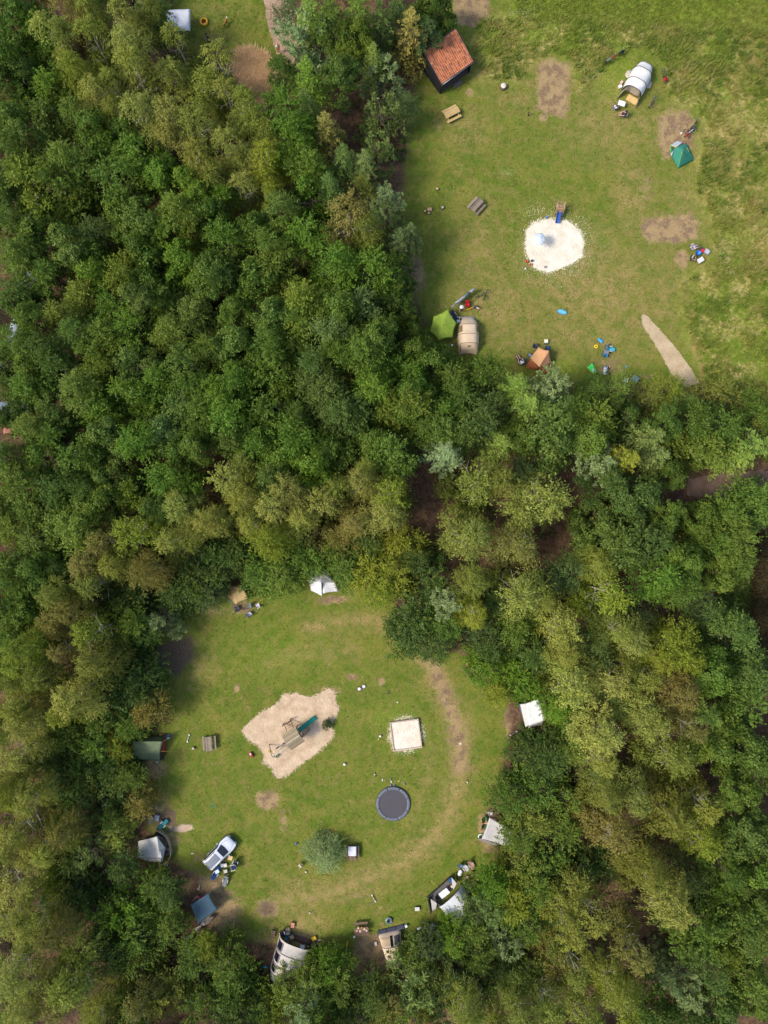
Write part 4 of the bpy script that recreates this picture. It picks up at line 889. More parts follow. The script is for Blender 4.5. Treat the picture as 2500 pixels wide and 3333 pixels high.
def bicycle(px, py, ang, col, label, s=1.0, lying=False, basket=None, tyre=None, disc=None, lean=8, z=0.0):
    t = thing('bicycle', label, 'bicycle', W(px, py, z), R_(ang), 'bicycles on the campsite')
    t.scale = (s, s, s)
    if lying:
        t.rotation_euler = (R_(86), 0, R_(ang)); t.location.z = .10 * s + z
    else: t.rotation_euler = (R_(lean), 0, R_(ang))
    fm = mat('bike_%d_%d_%d' % col, col, .4, .08, 6, 0, coat=.3)
    AX = Matrix.Rotation(R_(90), 4, 'X'); R = .34
    for x in (-.52, .52): wheel(t, (x, 0, R + .02), R, AX, tyre, None, disc)
    f = MB()
    A = (-.52, 0, .36); B = (-.1, 0, .34); C = (-.2, 0, .80); D = (.34, 0, .80); E = (.37, 0, .68); F = (.52, 0, .36)
    for p, q, r in ((A, B, .013), (A, C, .013), (B, C, .018), (C, D, .018), (B, E, .02), (D, E, .022), (E, F, .016)): f.tube(p, q, r, n=7)
    f.build('frame', fm, t)
    h = MB(); h.path([(.33, 0, .8), (.31, 0, 1.0), (.30, 0, 1.02)], .014); h.path([(.18, -.29, 1.0), (.30, -.24, 1.04), (.34, 0, 1.03), (.30, .24, 1.04), (.18, .29, 1.0)], .013); h.build('handlebar', STEEL, t)
    MB().loft([[(-.38, -.09, .93), (-.38, .09, .93), (-.38, .07, .97), (-.38, -.07, .97)], [(-.24, -.07, .93), (-.24, .07, .93), (-.24, .05, .965), (-.24, -.05, .965)], [(-.08, -.02, .925), (-.08, .02, .925), (-.08, .018, .95), (-.08, -.018, .95)]]).build('saddle', RUBBER, t)
    MB().tube((-.2, 0, .78), (-.23, 0, .94), .013, n=6).build('seat_post', STEEL, t)
    c = MB(); c.lathe([(.09, -.006), (.09, .006), (.03, .008)], 16, Matrix.Translation((-.1, .05, .33)) @ AX)
    c.tube((-.1, .06, .33), (-.02, .1, .19), .011, n=5); c.tube((-.1, -.06, .33), (-.18, -.1, .47), .011, n=5); c.box((-.02, .14, .19), (.09, .09, .02)); c.box((-.18, -.14, .47), (.09, .09, .02)); c.build('crank', DARKTUBE, t)
    ck = MB()
    ck.box((-.62, 0, .74), (.42, .12, .02)); ck.build('rack', DARKTUBE, t)
    if basket:
        bmt = cloth('bag_%d_%d_%d' % basket, basket)
        for sy in (-1, 1): MB().box((-.6, sy * .14, .58), (.36, .12, .3)).build('pannier', bmt, t)
    return t

def scooter(px, py, ang, col, label, s=1.0, deck=(226, 230, 234)):
    """A child's kick scooter lying on its side."""
    t = thing('kick_scooter', label, 'scooter', W(px, py), R_(ang), 'scooters dropped on the lawn')
    t.rotation_euler = (R_(82), 0, R_(ang)); t.location.z = .07; t.scale = (s, s, s)
    m = mat('scooter_%d_%d_%d' % col, col, .4, .08, 6, 0, coat=.2)
    MB().box((-.05, 0, .1), (.62, .15, .035)).build('deck', mat('scooter_deck_%d_%d_%d' % deck, deck, .5, .1, 6, 0), t)
    AX = Matrix.Rotation(R_(90), 4, 'X')
    for x in (-.44, .42): wheel(t, (x, 0, .1), .1, AX, None, None, WHITE)
    MB().path([(.24, 0, .1), (.38, 0, .24), (.34, 0, .9)], .022).build('steering_column', m, t)
    MB().path([(.30, -.24, .9), (.34, 0, .92), (.30, .24, .9)], .018).build('handlebar', m, t)
    for sy in (-1, 1): MB().tube((.31, sy * .16, .905), (.295, sy * .27, .895), .024, n=7).build('grip', RUBBER, t)
    return t

def tricycle(px, py, ang, col, label, s=1.0, seat=(40, 40, 44)):
    t = thing('toy_tricycle', label, 'tricycle', W(px, py), R_(ang), 'small ride-on toys on the lawn'); t.scale = (s, s, s)
    m = mat('trike_%d_%d_%d' % col, col, .4, .08, 6, 0)
    AX = Matrix.Rotation(R_(90), 4, 'X')
    wheel(t, (.34, 0, .14), .13, AX, None, None, WHITE)
    for sy in (-1, 1): wheel(t, (-.22, sy * .2, .10), .10, AX, None, None, WHITE)
    f = MB(); f.path([(-.22, 0, .14), (.1, 0, .22), (.28, 0, .36)], .028); f.tube((-.22, -.2, .1), (-.22, .2, .1), .016, n=6); f.path([(.34, 0, .14), (.30, 0, .34), (.27, 0, .5)], .022); f.build('frame', m, t)
    MB().path([(.22, -.2, .5), (.27, 0, .52), (.22, .2, .5)], .018).build('handlebar', m, t)
    MB().box((-.12, 0, .29), (.24, .22, .06)).build('seat', mat('trike_seat_%d_%d_%d' % seat, seat, .6), t)
    return t

def skin_mesh(verts, edges, radii, root=0, sub=1):
    me = bpy.data.meshes.new('tmp'); me.from_pydata(verts, edges, []); ob = bpy.data.objects.new('tmp', me); COL.objects.link(ob)
    md = ob.modifiers.new('skin', 'SKIN'); md.use_smooth_shade = True
    if not me.skin_vertices: 
        bm = bmesh.new(); bm.from_mesh(me); bm.verts.layers.skin.verify(); bm.to_mesh(me); bm.free()
    for i, sv in enumerate(me.skin_vertices[0].data): sv.radius = (radii[i], radii[i]); sv.use_root = (i == root)
    if sub: ob.modifiers.new('sub', 'SUBSURF').levels = sub
    dg = bpy.context.evaluated_depsgraph_get()
    out = bpy.data.meshes.new_from_object(ob.evaluated_get(dg))
    bpy.data.objects.remove(ob); bpy.data.meshes.remove(me)
    return out

def person(px, py, ang, pose, shirt, legs, hair, label, s=1.0, hat=None, z=0.0, trousers=False):
    """One continuous body from a jointed skeleton, faces -y; clothes and hair are its children."""
    t = thing('person', label, 'person', G(px, py, .45 if pose in ('sit', 'recline') else 0), R_(ang)); t.scale = (s, s, s)
    J = {}
    if pose in ('stand', 'walk'):
        J = dict(pel=(0, 0, .95), wst=(0, 0, 1.10), chs=(0, .01, 1.30), nck=(0, 0, 1.47), jaw=(0, -.02, 1.55), hed=(0, -.01, 1.64), crn=(0, 0, 1.71))
        st = .22 if pose == 'walk' else .03
        for sd, sx in (('l', -1), ('r', 1)):
            f = st * sx
            J.update({'hip' + sd: (sx * .09, 0, .90), 'kne' + sd: (sx * .10, -f * .5 - .02, .50), 'ank' + sd: (sx * .10, -f * .9 + .02, .09), 'toe' + sd: (sx * .12, -f * .9 - .15, .04),
                      'sho' + sd: (sx * .18, .01, 1.40), 'elb' + sd: (sx * .25, f * .35 + .02, 1.13), 'wri' + sd: (sx * .27, f * .7 - .10, .90)})
    elif pose == 'sit':
        J = dict(pel=(0, .05, .50), wst=(0, .08, .64), chs=(0, .12, .84), nck=(0, .14, 1.02), jaw=(0, .10, 1.10), hed=(0, .12, 1.19), crn=(0, .13, 1.26))
        for sd, sx in (('l', -1), ('r', 1)):
            J.update({'hip' + sd: (sx * .09, 0, .49), 'kne' + sd: (sx * .13, -.42, .50), 'ank' + sd: (sx * .12, -.52, .10), 'toe' + sd: (sx * .13, -.68, .04),
                      'sho' + sd: (sx * .18, .13, .95), 'elb' + sd: (sx * .27, .02, .70), 'wri' + sd: (sx * .22, -.20, .62)})
    elif pose == 'recline':
        J = dict(pel=(0, .05, .45), wst=(0, .17, .54), chs=(0, .33, .68), nck=(0, .47, .82), jaw=(0, .50, .91), hed=(0, .55, .98), crn=(0, .60, 1.03))
        for sd, sx in (('l', -1), ('r', 1)):
            J.update({'hip' + sd: (sx * .09, 0, .45), 'kne' + sd: (sx * .13, -.40, .47), 'ank' + sd: (sx * .14, -.80, .30), 'toe' + sd: (sx * .16, -.90, .40),
                      'sho' + sd: (sx * .18, .42, .76), 'elb' + sd: (sx * .29, .22, .60), 'wri' + sd: (sx * .24, -.02, .58)})
    else:   # crouch: on hands and knees, reaching forward
        J = dict(pel=(0, .25, .48), wst=(0, .10, .52), chs=(0, -.10, .56), nck=(0, -.27, .62), jaw=(0, -.34, .64), hed=(0, -.40, .70), crn=(0, -.43, .77))
        for sd, sx in (('l', -1), ('r', 1)):
            J.update({'hip' + sd: (sx * .09, .25, .45), 'kne' + sd: (sx * .13, .10, .07), 'ank' + sd: (sx * .12, .50, .07), 'toe' + sd: (sx * .12, .62, .04),
                      'sho' + sd: (sx * .17, -.18, .57), 'elb' + sd: (sx * .21, -.30, .34), 'wri' + sd: (sx * .20, -.42, .10)})
    names = list(J); V = [Vector(J[n]) for n in names]; ix = {n: i for i, n in enumerate(names)}
    rad = dict(pel=.13, wst=.115, chs=.14, nck=.055, jaw=.075, hed=.098, crn=.07)
    for sd in 'lr': rad.update({'hip' + sd: .09, 'kne' + sd: .058, 'ank' + sd: .042, 'toe' + sd: .04, 'sho' + sd: .062, 'elb' + sd: .042, 'wri' + sd: .03})
    R = [rad[n] for n in names]
    E = [('pel', 'wst'), ('wst', 'chs'), ('chs', 'nck'), ('nck', 'jaw'), ('jaw', 'hed'), ('hed', 'crn')]
    for sd in 'lr': E += [('pel', 'hip' + sd), ('hip' + sd, 'kne' + sd), ('kne' + sd, 'ank' + sd), ('ank' + sd, 'toe' + sd), ('chs', 'sho' + sd), ('sho' + sd, 'elb' + sd), ('elb' + sd, 'wri' + sd)]
    E = [(ix[a], ix[b]) for a, b in E]
    for sd, sx in (('l', -1), ('r', 1)):      # palm, four unequal fingers and a thumb from the side of the palm
        w = V[ix['wri' + sd]]; d = (w - V[ix['elb' + sd]]).normalized(); e = d.cross(Vector((0, 0, 1)) if abs(d.z) < .9 else Vector((0, 1, 0))).normalized()
        n_ = d.cross(e).normalized()
        pi = len(V); V.append(w + d * .06); R.append(.034); E.append((ix['wri' + sd], pi))
        for k, (o_, ln) in enumerate(((-.03, .065), (-.01, .08), (.012, .075), (.032, .06))):
            a = len(V); V.append(w + d * .10 + e * o_); R.append(.0095); E.append((pi, a)); V.append(w + d * (.10 + ln) + e * o_ * 1.15 - n_ * .02); R.append(.008); E.append((a, a + 1))
        a = len(V); V.append(w + d * .05 - e * .05); R.append(.011); E.append((pi, a)); V.append(w + d * .09 - e * .07 - n_ * .01); R.append(.009); E.append((a, a + 1))
    hed = V[ix['hed']]; a = len(V); V.append(hed + Vector((0, -.115, -.02))); R.append(.018); E.append((ix['hed'], a))   # nose
    bme = skin_mesh([tuple(v) for v in V], E, R, ix['pel'], 1); bme.materials.clear(); bme.materials.append(SKIN)
    body = bpy.data.objects.new('body', bme); COL.objects.link(body); body.parent = t
    def shell(nm, ns, es, grow, m, cut=None):
        vs = [V[ix[n]] for n in ns]
        if cut:
            for a_, b_, f in cut: vs[ns.index(b_)] = V[ix[a_]].lerp(V[ix[b_]], f)
        me = skin_mesh([tuple(v) for v in vs], [(ns.index(p), ns.index(q)) for p, q in es], [rad[n] + grow for n in ns], 0, 1)
        me.materials.clear(); me.materials.append(m); o = bpy.data.objects.new(nm, me); COL.objects.link(o); o.parent = t
    shell('shirt', ['wst', 'pel', 'chs', 'shol', 'shor', 'elbl', 'elbr'], [('pel', 'wst'), ('wst', 'chs'), ('chs', 'shol'), ('chs', 'shor'), ('shol', 'elbl'), ('shor', 'elbr')], .022, cloth('shirt_%d_%d_%d' % shirt, shirt), [('shol', 'elbl', .55), ('shor', 'elbr', .55)])
    if trousers:
        shell('trousers', ['pel', 'hipl', 'hipr', 'knel', 'kner', 'ankl', 'ankr'], [('pel', 'hipl'), ('pel', 'hipr'), ('hipl', 'knel'), ('hipr', 'kner'), ('knel', 'ankl'), ('kner', 'ankr')], .028, cloth('legs_%d_%d_%d' % legs, legs))
    else:
        shell('shorts', ['pel', 'hipl', 'hipr', 'knel', 'kner'], [('pel', 'hipl'), ('pel', 'hipr'), ('hipl', 'knel'), ('hipr', 'kner')], .03, cloth('legs_%d_%d_%d' % legs, legs), [('hipl', 'knel', .7), ('hipr', 'kner', .7)])
    up = (V[ix['crn']] - V[ix['jaw']]).normalized()
    hm = Matrix.Translation(hed + up * .015 + Vector((0, .012, 0))) @ up.to_track_quat('Z', 'Y').to_matrix().to_4x4()
    MB().lathe([(.112, -.03), (.122, .03), (.105, .085), (.06, .118), (.004, .128)], 14, hm).build('hair', mat('hair_%d_%d_%d' % hair, hair, .6, .3, 20, .4), t)
    for sx in (-1, 1): MB().ball(hed + Vector((sx * .035, -.09, .0)), .012, 6).build('eye', RUBBER, t); MB().ball(hed + Vector((sx * .105, .01, -.01)), .026, 6, (.5, 1, 1)).build('ear', SKIN, t)
    MB().box(hed + Vector((0, -.088, -.055)), (.05, .012, .012)).build('mouth', mat('lips', (168, 96, 90), .6), t)
    if hat: MB().lathe([(.24, .045), (.23, .055), (.125, .06), (.115, .12), (.07, .15), (.004, .155)], 18, hm).build('hat', cloth('hat_%d_%d_%d' % hat, hat), t)
    for sd in 'lr':
        a_ = V[ix['ank' + sd]]; q = V[ix['toe' + sd]]
        MB().path([a_ + (a_ - q) * .3 - Vector((0, 0, .03)), a_ - Vector((0, 0, .02)), q], [.052, .056, .045], 8).build('shoe', mat('shoe', (70, 66, 66), .7), t)
    return t

def arch(hw, h, n=14, flat=.62):
    """Half of a rounded tunnel section from ground to ground: list of (y, z)."""
    out = []
    for i in range(n + 1):
        a = math.pi * i / n
        c, s_ = math.cos(a), math.sin(a)
        out.append((hw * math.copysign(abs(c) ** flat, c), h * abs(s_) ** .8))
    return out

def tunnel(name, label, front, rear, secs, fab, poles=(), pole_m=None, cat='tent', sag=.05, back_fab=None, first_open=True):
    """A tunnel tent: front and rear are ground pixels of the axis; secs = (t, half width, height, push along the axis at the crest)."""
    a, b = W(*front), W(*rear); L = (b - a).length; ang = math.atan2(b.y - a.y, b.x - a.x)
    t = thing(name, label, cat, a, ang)
    rows = []
    N = 16
    for k in range(len(secs) - 1):
        s0, s1 = secs[k], secs[k + 1]
        m = max(2, int((s1[0] - s0[0]) * L / .22))
        for j in range(m + (1 if k == len(secs) - 2 else 0)):
            f = j / m
            hw, h, ps = (s0[i] + (s1[i] - s0[i]) * f for i in (1, 2, 3))
            dip = 1 - sag * math.sin(math.pi * f)
            x = (s0[0] + (s1[0] - s0[0]) * f) * L
            rows.append([(x + ps * (z / max(h, .01)), y * (1 + (dip - 1) * .5), z * dip) for y, z in arch(hw, h, N)])
    m = MB()
    m.loft(rows, close=False); m.build('fabric', fab, t)
    for k in poles:
        s0 = secs[k]
        MB().path([(s0[0] * L + s0[3] * (z / max(s0[2], .01)), y * 1.012, z * 1.012 + .01) for y, z in arch(s0[1], s0[2], N)], .032, 6).build('pole_sleeve', pole_m or DARKTUBE, t)
    s1 = secs[-1]
    if s1[2] > .2:
        pts = [(s1[0] * L + s1[3] * (z / s1[2]), y, z) for y, z in arch(s1[1], s1[2], N)]
        MB().add(pts, [tuple(range(len(pts)))]).build('end_wall', back_fab or fab, t)
    return t, L
def panels(name, label, origin, fabs, cat='tent'):
    """A tent or awning sewn from cloth panels: fabs = (part name, material, [4 points], options); points are (px, py, height)."""
    o = W(*origin); t = thing(name, label, cat, o, 0)
    for k, (nm, m, pts, opt) in enumerate(fabs):
        q = [W(*p) - o for p in pts]
        if len(q) == 3: q = [q[0], q[1], q[2], q[2].lerp(q[0], .02)]
        MB().patch(*q, seed=k * 7 + len(label), **opt).build(nm, m, t)
    return t
def pole(t, a, b, r=.02, m=None, nm='pole'):
    o = Vector(t.location); MB().tube(W(*a) - o, W(*b) - o, r, n=7).build(nm, m or DARKTUBE, t)
def gline(t, a, b, m=None):
    o = Vector(t.location); A = W(*a) - o; B = W(*b) - o
    MB().path([A, A.lerp(B, .5) - Vector((0, 0, .03)), B], .013, 4).build('guy_line', m or LINE_Y, t)
    MB().tube(B, B + Vector((0, 0, .08)), .012, n=5).build('peg', STEEL, t)
# ------------------------------------------------------------------ the hut
def build_hut():
    o = W(1432, 307); u = W(1528, 235) - o
    t = thing('wooden_hut', 'black wooden hut with a single-pitch orange tiled roof and open veranda', 'hut', o, math.atan2(u.y, u.x) - R_(1))
    Wd, Dp, hf, hb = 4.5, 3.6, 2.3, 3.45
    black = mat('black_boards', (34, 33, 36), .8, .3, 5, .3); inside = wood('veranda', (104, 86, 76), (74, 60, 54))
    def zroof(y): return hf + (hb - hf) * y / Dp
    def wall(nm, pts, th_dir):
        a = [Vector(p) for p in pts]; d = Vector(th_dir); m = MB(); n = len(a)
        m.add(a + [p + d for p in a], [tuple(range(n)), tuple(range(2 * n - 1, n - 1, -1))] + [(i, n + i, n + (i + 1) % n, (i + 1) % n) for i in range(n)])
        w = m.build(nm, black, t); return w
    for x, d in ((0, .06), (Wd, -.06)):
        n = 18
        for i in range(n):      # upright cladding boards
            y0, y1 = Dp * i / n, Dp * (i + 1) / n - .012
            th = .06 + .012 * (i % 2)
            wall('cladding_board', [(x, y0, 0), (x, y1, 0), (x, y1, zroof(y1)), (x, y0, zroof(y0))], (math.copysign(th, d), 0, 0))
    wall('back_wall', [(0.07, Dp - .02, 0), (Wd - .07, Dp - .02, 0), (Wd - .07, Dp - .02, hb - .02), (.07, Dp - .02, hb - .02)], (0, -.06, 0))
    wall('inner_wall', [(0.07, 1.5, .2), (Wd - .07, 1.5, .2), (Wd - .07, 1.5, zroof(1.5) - .05), (.07, 1.5, zroof(1.5) - .05)], (0, -.05, 0))
    for k in range(8): MB().box((Wd / 2, .12 + k * .19, .18), (Wd - .16, .18, .05)).build('floor_plank', inside, t)
    for k in range(3): MB().box((2.45, -.12 - k * .155, .09), (1.25, .145, .05)).build('step_plank', wood('step', (128, 112, 104), (98, 82, 76)), t)
    MB().box((2.45, -.3, .04), (1.1, .4, .07)).build('step_base', black, t)
    for x in (.06, Wd - .06): MB().box((x, .06, hf / 2), (.12, .12, hf)).build('post', black, t)
    MB().patch((.3, 1.43, .5), (1.1, 1.43, .5), (1.1, 1.43, 1.9), (.3, 1.43, 1.9), 6, 6, wr=.0).build('banner', cloth('mustard_banner', (206, 190, 30)), t, 'yellow cloth hanging at the back of the veranda')
    for k in range(5): MB().box((.35 + k * .17, .9, .28), (.12, .3, .16)).build('cushion', cloth('mustard_banner', (206, 190, 30)), t)
    # roof
    ov = .12; sl = math.atan2(hb - hf, Dp); Ls = (Dp + 2 * ov) / math.cos(sl)
    RM = Matrix.Translation((-ov, -ov - .06, hf + .02 - ov * math.tan(sl))) @ Matrix.Rotation(sl, 4, 'X')
    rw = Wd + 2 * ov
    roof = MB().box((rw / 2, Ls / 2, .0), (rw, Ls, .08), M=RM).build('roof', mat('roof_trim', (52, 50, 54), .7, .2, 6, .1), t)
    tile_m, nt, b = node_mat('clay_tile'); N = nt.nodes; L = nt.links
    oi = N.new('ShaderNodeObjectInfo'); cr = N.new('ShaderNodeValToRGB'); L.new(oi.outputs['Random'], cr.inputs['Fac'])
    cr.color_ramp.elements[0].color = (*lin((172, 100, 64)), 1); cr.color_ramp.elements[1].color = (*lin((198, 124, 84)), 1)
    e = cr.color_ramp.elements.new(.5); e.color = (*lin((184, 108, 70)), 1); e = cr.color_ramp.elements.new(.08); e.color = (*lin((140, 86, 62)), 1)
    tc = N.new('ShaderNodeTexCoord'); nz = N.new('ShaderNodeTexNoise'); nz.inputs['Scale'].default_value = 18; L.new(tc.outputs['Object'], nz.inputs['Vector'])
    mx = N.new('ShaderNodeMix'); mx.data_type = 'RGBA'; mx.blend_type = 'MULTIPLY'; mx.inputs['Factor'].default_value = .5; L.new(cr.outputs[0], mx.inputs['A']); L.new(nz.outputs['Color'], mx.inputs['B'])
    hv = N.new('ShaderNodeHueSaturation'); hv.inputs['Value'].default_value = 1.3; L.new(mx.outputs['Result'], hv.inputs['Color'])
    L.new(hv.outputs[0], b.inputs['Base Color']); b.inputs['Roughness'].default_value = .8
    nc, nr = 18, 15; tw, tl = (rw - .14) / nc, (Ls - .10) / nr
    pm = MB(); secs = []
    for yy, zz in ((0, .05), (tl * 1.16, .012)):
        secs.append([(tw * i / 5, yy, zz + .028 * math.sin(2 * math.pi * i / 5 * .95) + .02) for i in range(6)] + [(tw * i / 5, yy, zz + .028 * math.sin(2 * math.pi * i / 5 * .95)) for i in range(5, -1, -1)])
    pm.loft(secs, smooth=False); tme = pm.mesh('roof_tile'); tme.materials.append(tile_m)
    for i in range(nc):
        for j in range(nr):
            q = bpy.data.objects.new('roof_tile', tme); COL.objects.link(q); q.parent = roof
            q.matrix_local = RM @ Matrix.Translation((.07 + i * tw, .05 + j * tl, .042))
    for x in (.02, rw - .02): MB().box((x, Ls / 2, .07), (.09, Ls + .04, .10), M=RM).build('verge_board', MATS['roof_trim'], t)
    MB().box((rw / 2, Ls + .02, .06), (rw + .02, .1, .12), M=RM).build('ridge_cap', MATS['roof_trim'], t)
    MB().path([(-ov, -ov - .10, hf - .06), (Wd + ov, -ov - .10, hf - .06)], .055, 8).build('gutter', mat('zinc', (150, 152, 156), .4, .2, 8, .1, metal=.7), t)
    MB().tube(RM @ Vector((2.1, Ls - .9, .05)), RM @ Vector((2.1, Ls - .9, .05)) + Vector((0, 0, .28)), .07, .07, 10).build('vent_pipe', MATS['roof_trim'], t)
build_hut()

# ------------------------------------------------------------------ picnic tables and small furniture of the upper field
picnic_table(1471, 367, 27, NEWWOOD, 'new pale yellow picnic table below the tiled hut', 1.9)
picnic_table(1552, 668, 48, OLDWOOD, 'weathered grey picnic table on the upper lawn, slanting', 1.75)
stump(1637, 286, .36, .5, 'big round pale boulder-like block on the grass beside the tiled hut', (222, 206, 190), 'round_block', 'block')
def post_tap(px, py):
    t = thing('tap_post', 'short dark post by a bare patch in the upper field', 'post', W(px, py))
    MB().box((0, 0, .35), (.11, .11, .7)).build('post', mat('dark_wood', (52, 44, 38), .85), t)
    MB().path([(0, -.05, .58), (0, -.18, .6), (0, -.2, .54)], .02).build('tap', STEEL, t)
    MB().ball((0, 0, .72), .075, 8).build('cap', mat('dark_wood', (52, 44, 38), .85), t)
post_tap(1719, 376)
stump(1423, 617, .17, .3, 'lone small log seat near the dark trees of the upper lawn')
stump(1383, 690, .15, .3, 'small log seat on the far side of the pink board'); stump(1396, 696, .15, .28, 'small log seat below the pink board')
stump(1440, 678, .16, .3, 'pale log seat between pink board and grey picnic table', (206, 196, 176))
def board(px, py, ang, d, m, label, name='wooden_board', h=.42):
    t = thing(name, label, 'bench', W(px, py), R_(ang))
    for k in range(3): MB().box((0, (k - 1) * d[1] / 3, h), (d[0], d[1] / 3 - .012, .045)).build('plank', m, t)
    for sx in (-1, 1): MB().box((sx * d[0] * .36, 0, h / 2), (.06, d[1] * .8, h - .04)).build('leg', m, t)
    return t
board(1398, 684, 4, (.5, .36), wood('pinkish', (226, 178, 146), (204, 150, 118)), 'small pinkish wooden bench among log seats at the upper field edge', 'small_bench', .3)

# play tower with the blue slide
def small_tower():
    o = W(1815, 690); t = thing('play_tower', 'small wooden play tower with a blue slide into white sand', 'play tower', o, R_(-4))
    wd = wood('tower', (196, 164, 128), (150, 116, 86))
    for sx in (-1, 1):
        for sy in (-1, 1): MB().box((sx * .42, sy * .42, 1.0), (.1, .1, 2.0)).build('post', wd, t)
    for k in range(6): MB().box((0, -.36 + k * .145, 1.05), (.84, .125, .04)).build('deck_plank', wd, t)
    for sy in (-1, 1):
        for z in (1.5, 1.92): MB().box((0, sy * .42, z), (.94, .05, .09)).build('rail', wd, t)
    for z in (1.5, 1.92): MB().box((-.42, 0, z), (.05, .94, .09)).build('rail', wd, t)
    for z in (1.5, 1.92): MB().box((.42, 0, z), (.05, .94, .09)).build('rail', wd, t)
    for k in range(5): MB().box((.62 - k * .03, 0, .2 + k * .2), (.05, .6, .07)).build('rung', wd, t)
    sl = MB()
    rows = []
    for k in range(11):
        f = k / 10; y = -.45 - 1.0 * f; z = 1.1 - .95 * (f ** .9) if f < .85 else .19 + .05 * math.sin((f - .85) * 20)
        rows.append([(-.27, y, z + .14), (-.23, y, z + .14), (-.21, y, z), (.21, y, z), (.23, y, z + .14), (.27, y, z + .14), (.25, y, z - .05), (-.25, y, z - .05)])
    sl.loft(rows); sl.build('slide', mat('blue_plastic', (50, 84, 158), .35, .08, 3, 0), t)
    for k in range(4): MB().ball((.52, -.4 + k * .3, .9 + .2 * (k % 2)), .06, 8).build('climbing_grip', mat('grip_pale', (220, 214, 200), .6), t)
small_tower()
def parasol():
    o = W(1745, 797); t = thing('parasol', 'round pale blue parasol on the white sand', 'parasol', o, .3)
    MB().tube((0, 0, -.02), (.05, .02, 2.15), .022, n=8).build('pole', WHITE, t)
    MB().tube((0, 0, -.02), (0, 0, .06), .18, .16, 14).build('foot', WHITE, t)
    for k in range(8):
        a0, a1 = 2 * math.pi * k / 8, 2 * math.pi * (k + 1) / 8; R = .78
        m = mat('parasol_cloth_%d' % (k % 2), ((216, 228, 240), (232, 238, 244))[k % 2], .8, .12, 3, .1, trans=.2)
        MB().patch((R * math.cos(a0), R * math.sin(a0), 1.86), (R * math.cos(a1), R * math.sin(a1), 1.86), (.06, .03, 2.2), (.05, .02, 2.2), 5, 6, -.035, (.06, 0, 0, 0)).build('canopy_panel', m, t)
        MB().path([(R * math.cos(a0), R * math.sin(a0), 1.85), (.05, .02, 2.18)], .008, 4).build('rib', STEEL, t)
    MB().ball((.05, .02, 2.23), .035, 8).build('finial', WHITE, t)
parasol()
def toy_bucket(px, py, col, label, s=1.0):
    t = thing('toy_bucket', label, 'bucket', W(px, py), 0); t.scale = (s, s, s)
    m = mat('bucket_%d_%d_%d' % col, col, .4, .06, 4, 0)
    MB().lathe([(.10, 0), (.14, .22), (.15, .23), (.13, .225), (.095, .02), (.004, .02)], 16).build('pail', m, t)
    MB().path([(-.14, 0, .22), (-.1, .12, .26), (.1, .12, .26), (.14, 0, .22)], .008, 5).build('handle', WHITE, t)
toy_bucket(1714, 852, (214, 66, 40), 'upper red toy bucket at the edge of the white sand', 1.2); toy_bucket(1727, 862, (222, 84, 50), 'lower red-orange toy bucket at the edge of the white sand'); toy_bucket(1731, 850, (50, 52, 54), 'dark toy bucket on the edge of the white sand')
toy_bucket(1778, 709, (64, 128, 206), 'blue toy bucket left of the blue slide', .9); toy_bucket(1774, 870, (150, 150, 156), 'grey toy bucket low on the white sand', .9); toy_bucket(1709, 876, (228, 228, 226), 'white toy bucket on grass below the red buckets', .8)

# ------------------------------------------------------------------ tents of the upper field
def tun_window(t, secs, L, t0, t1, u0, u1, m, nm='window', grow=1.02):
    def at(f, u):
        for k in range(len(secs) - 1):
            if secs[k][0] <= f <= secs[k + 1][0]: break
        g = (f - secs[k][0]) / (secs[k + 1][0] - secs[k][0]); hw, h, ps = (secs[k][i] + (secs[k + 1][i] - secs[k][i]) * g for i in (1, 2, 3))
        pts = arch(hw, h, 32); y, z = pts[int(round(u * 32))]
        dip = 1 - .05 * math.sin(math.pi * g)
        return (f * L + ps * z / h, y * grow * (1 + (dip - 1) * .5), z * grow * dip + .01)
    n = 7
    vs = [at(t0 + (t1 - t0) * i / n, u0 + (u1 - u0) * j / n) for j in range(n + 1) for i in range(n + 1)]
    fs = [(j * (n + 1) + i, j * (n + 1) + i + 1, (j + 1) * (n + 1) + i + 1, (j + 1) * (n + 1) + i) for j in range(n) for i in range(n)]
    return MB().add(vs, fs, True).build(nm, m, t)
WHITE_C = cloth('white_canvas', (232, 228, 222), .15); CREAM_C = cloth('cream_canvas', (206, 196, 186), .12); BEIGE_C = cloth('beige_canvas', (228, 202, 170), .14); GREYW_C = cloth('greyish_canvas', (208, 204, 198), .14); SHADE_C = cloth('taupe_canvas', (186, 172, 154), .12)
DARKWIN = mat('dark_window', (30, 32, 44), .25, .1, 4, 0); NAVY_C = cloth('navy_canvas', (84, 84, 98), .05); BLACK_C = cloth('black_canvas', (58, 58, 62), .05)

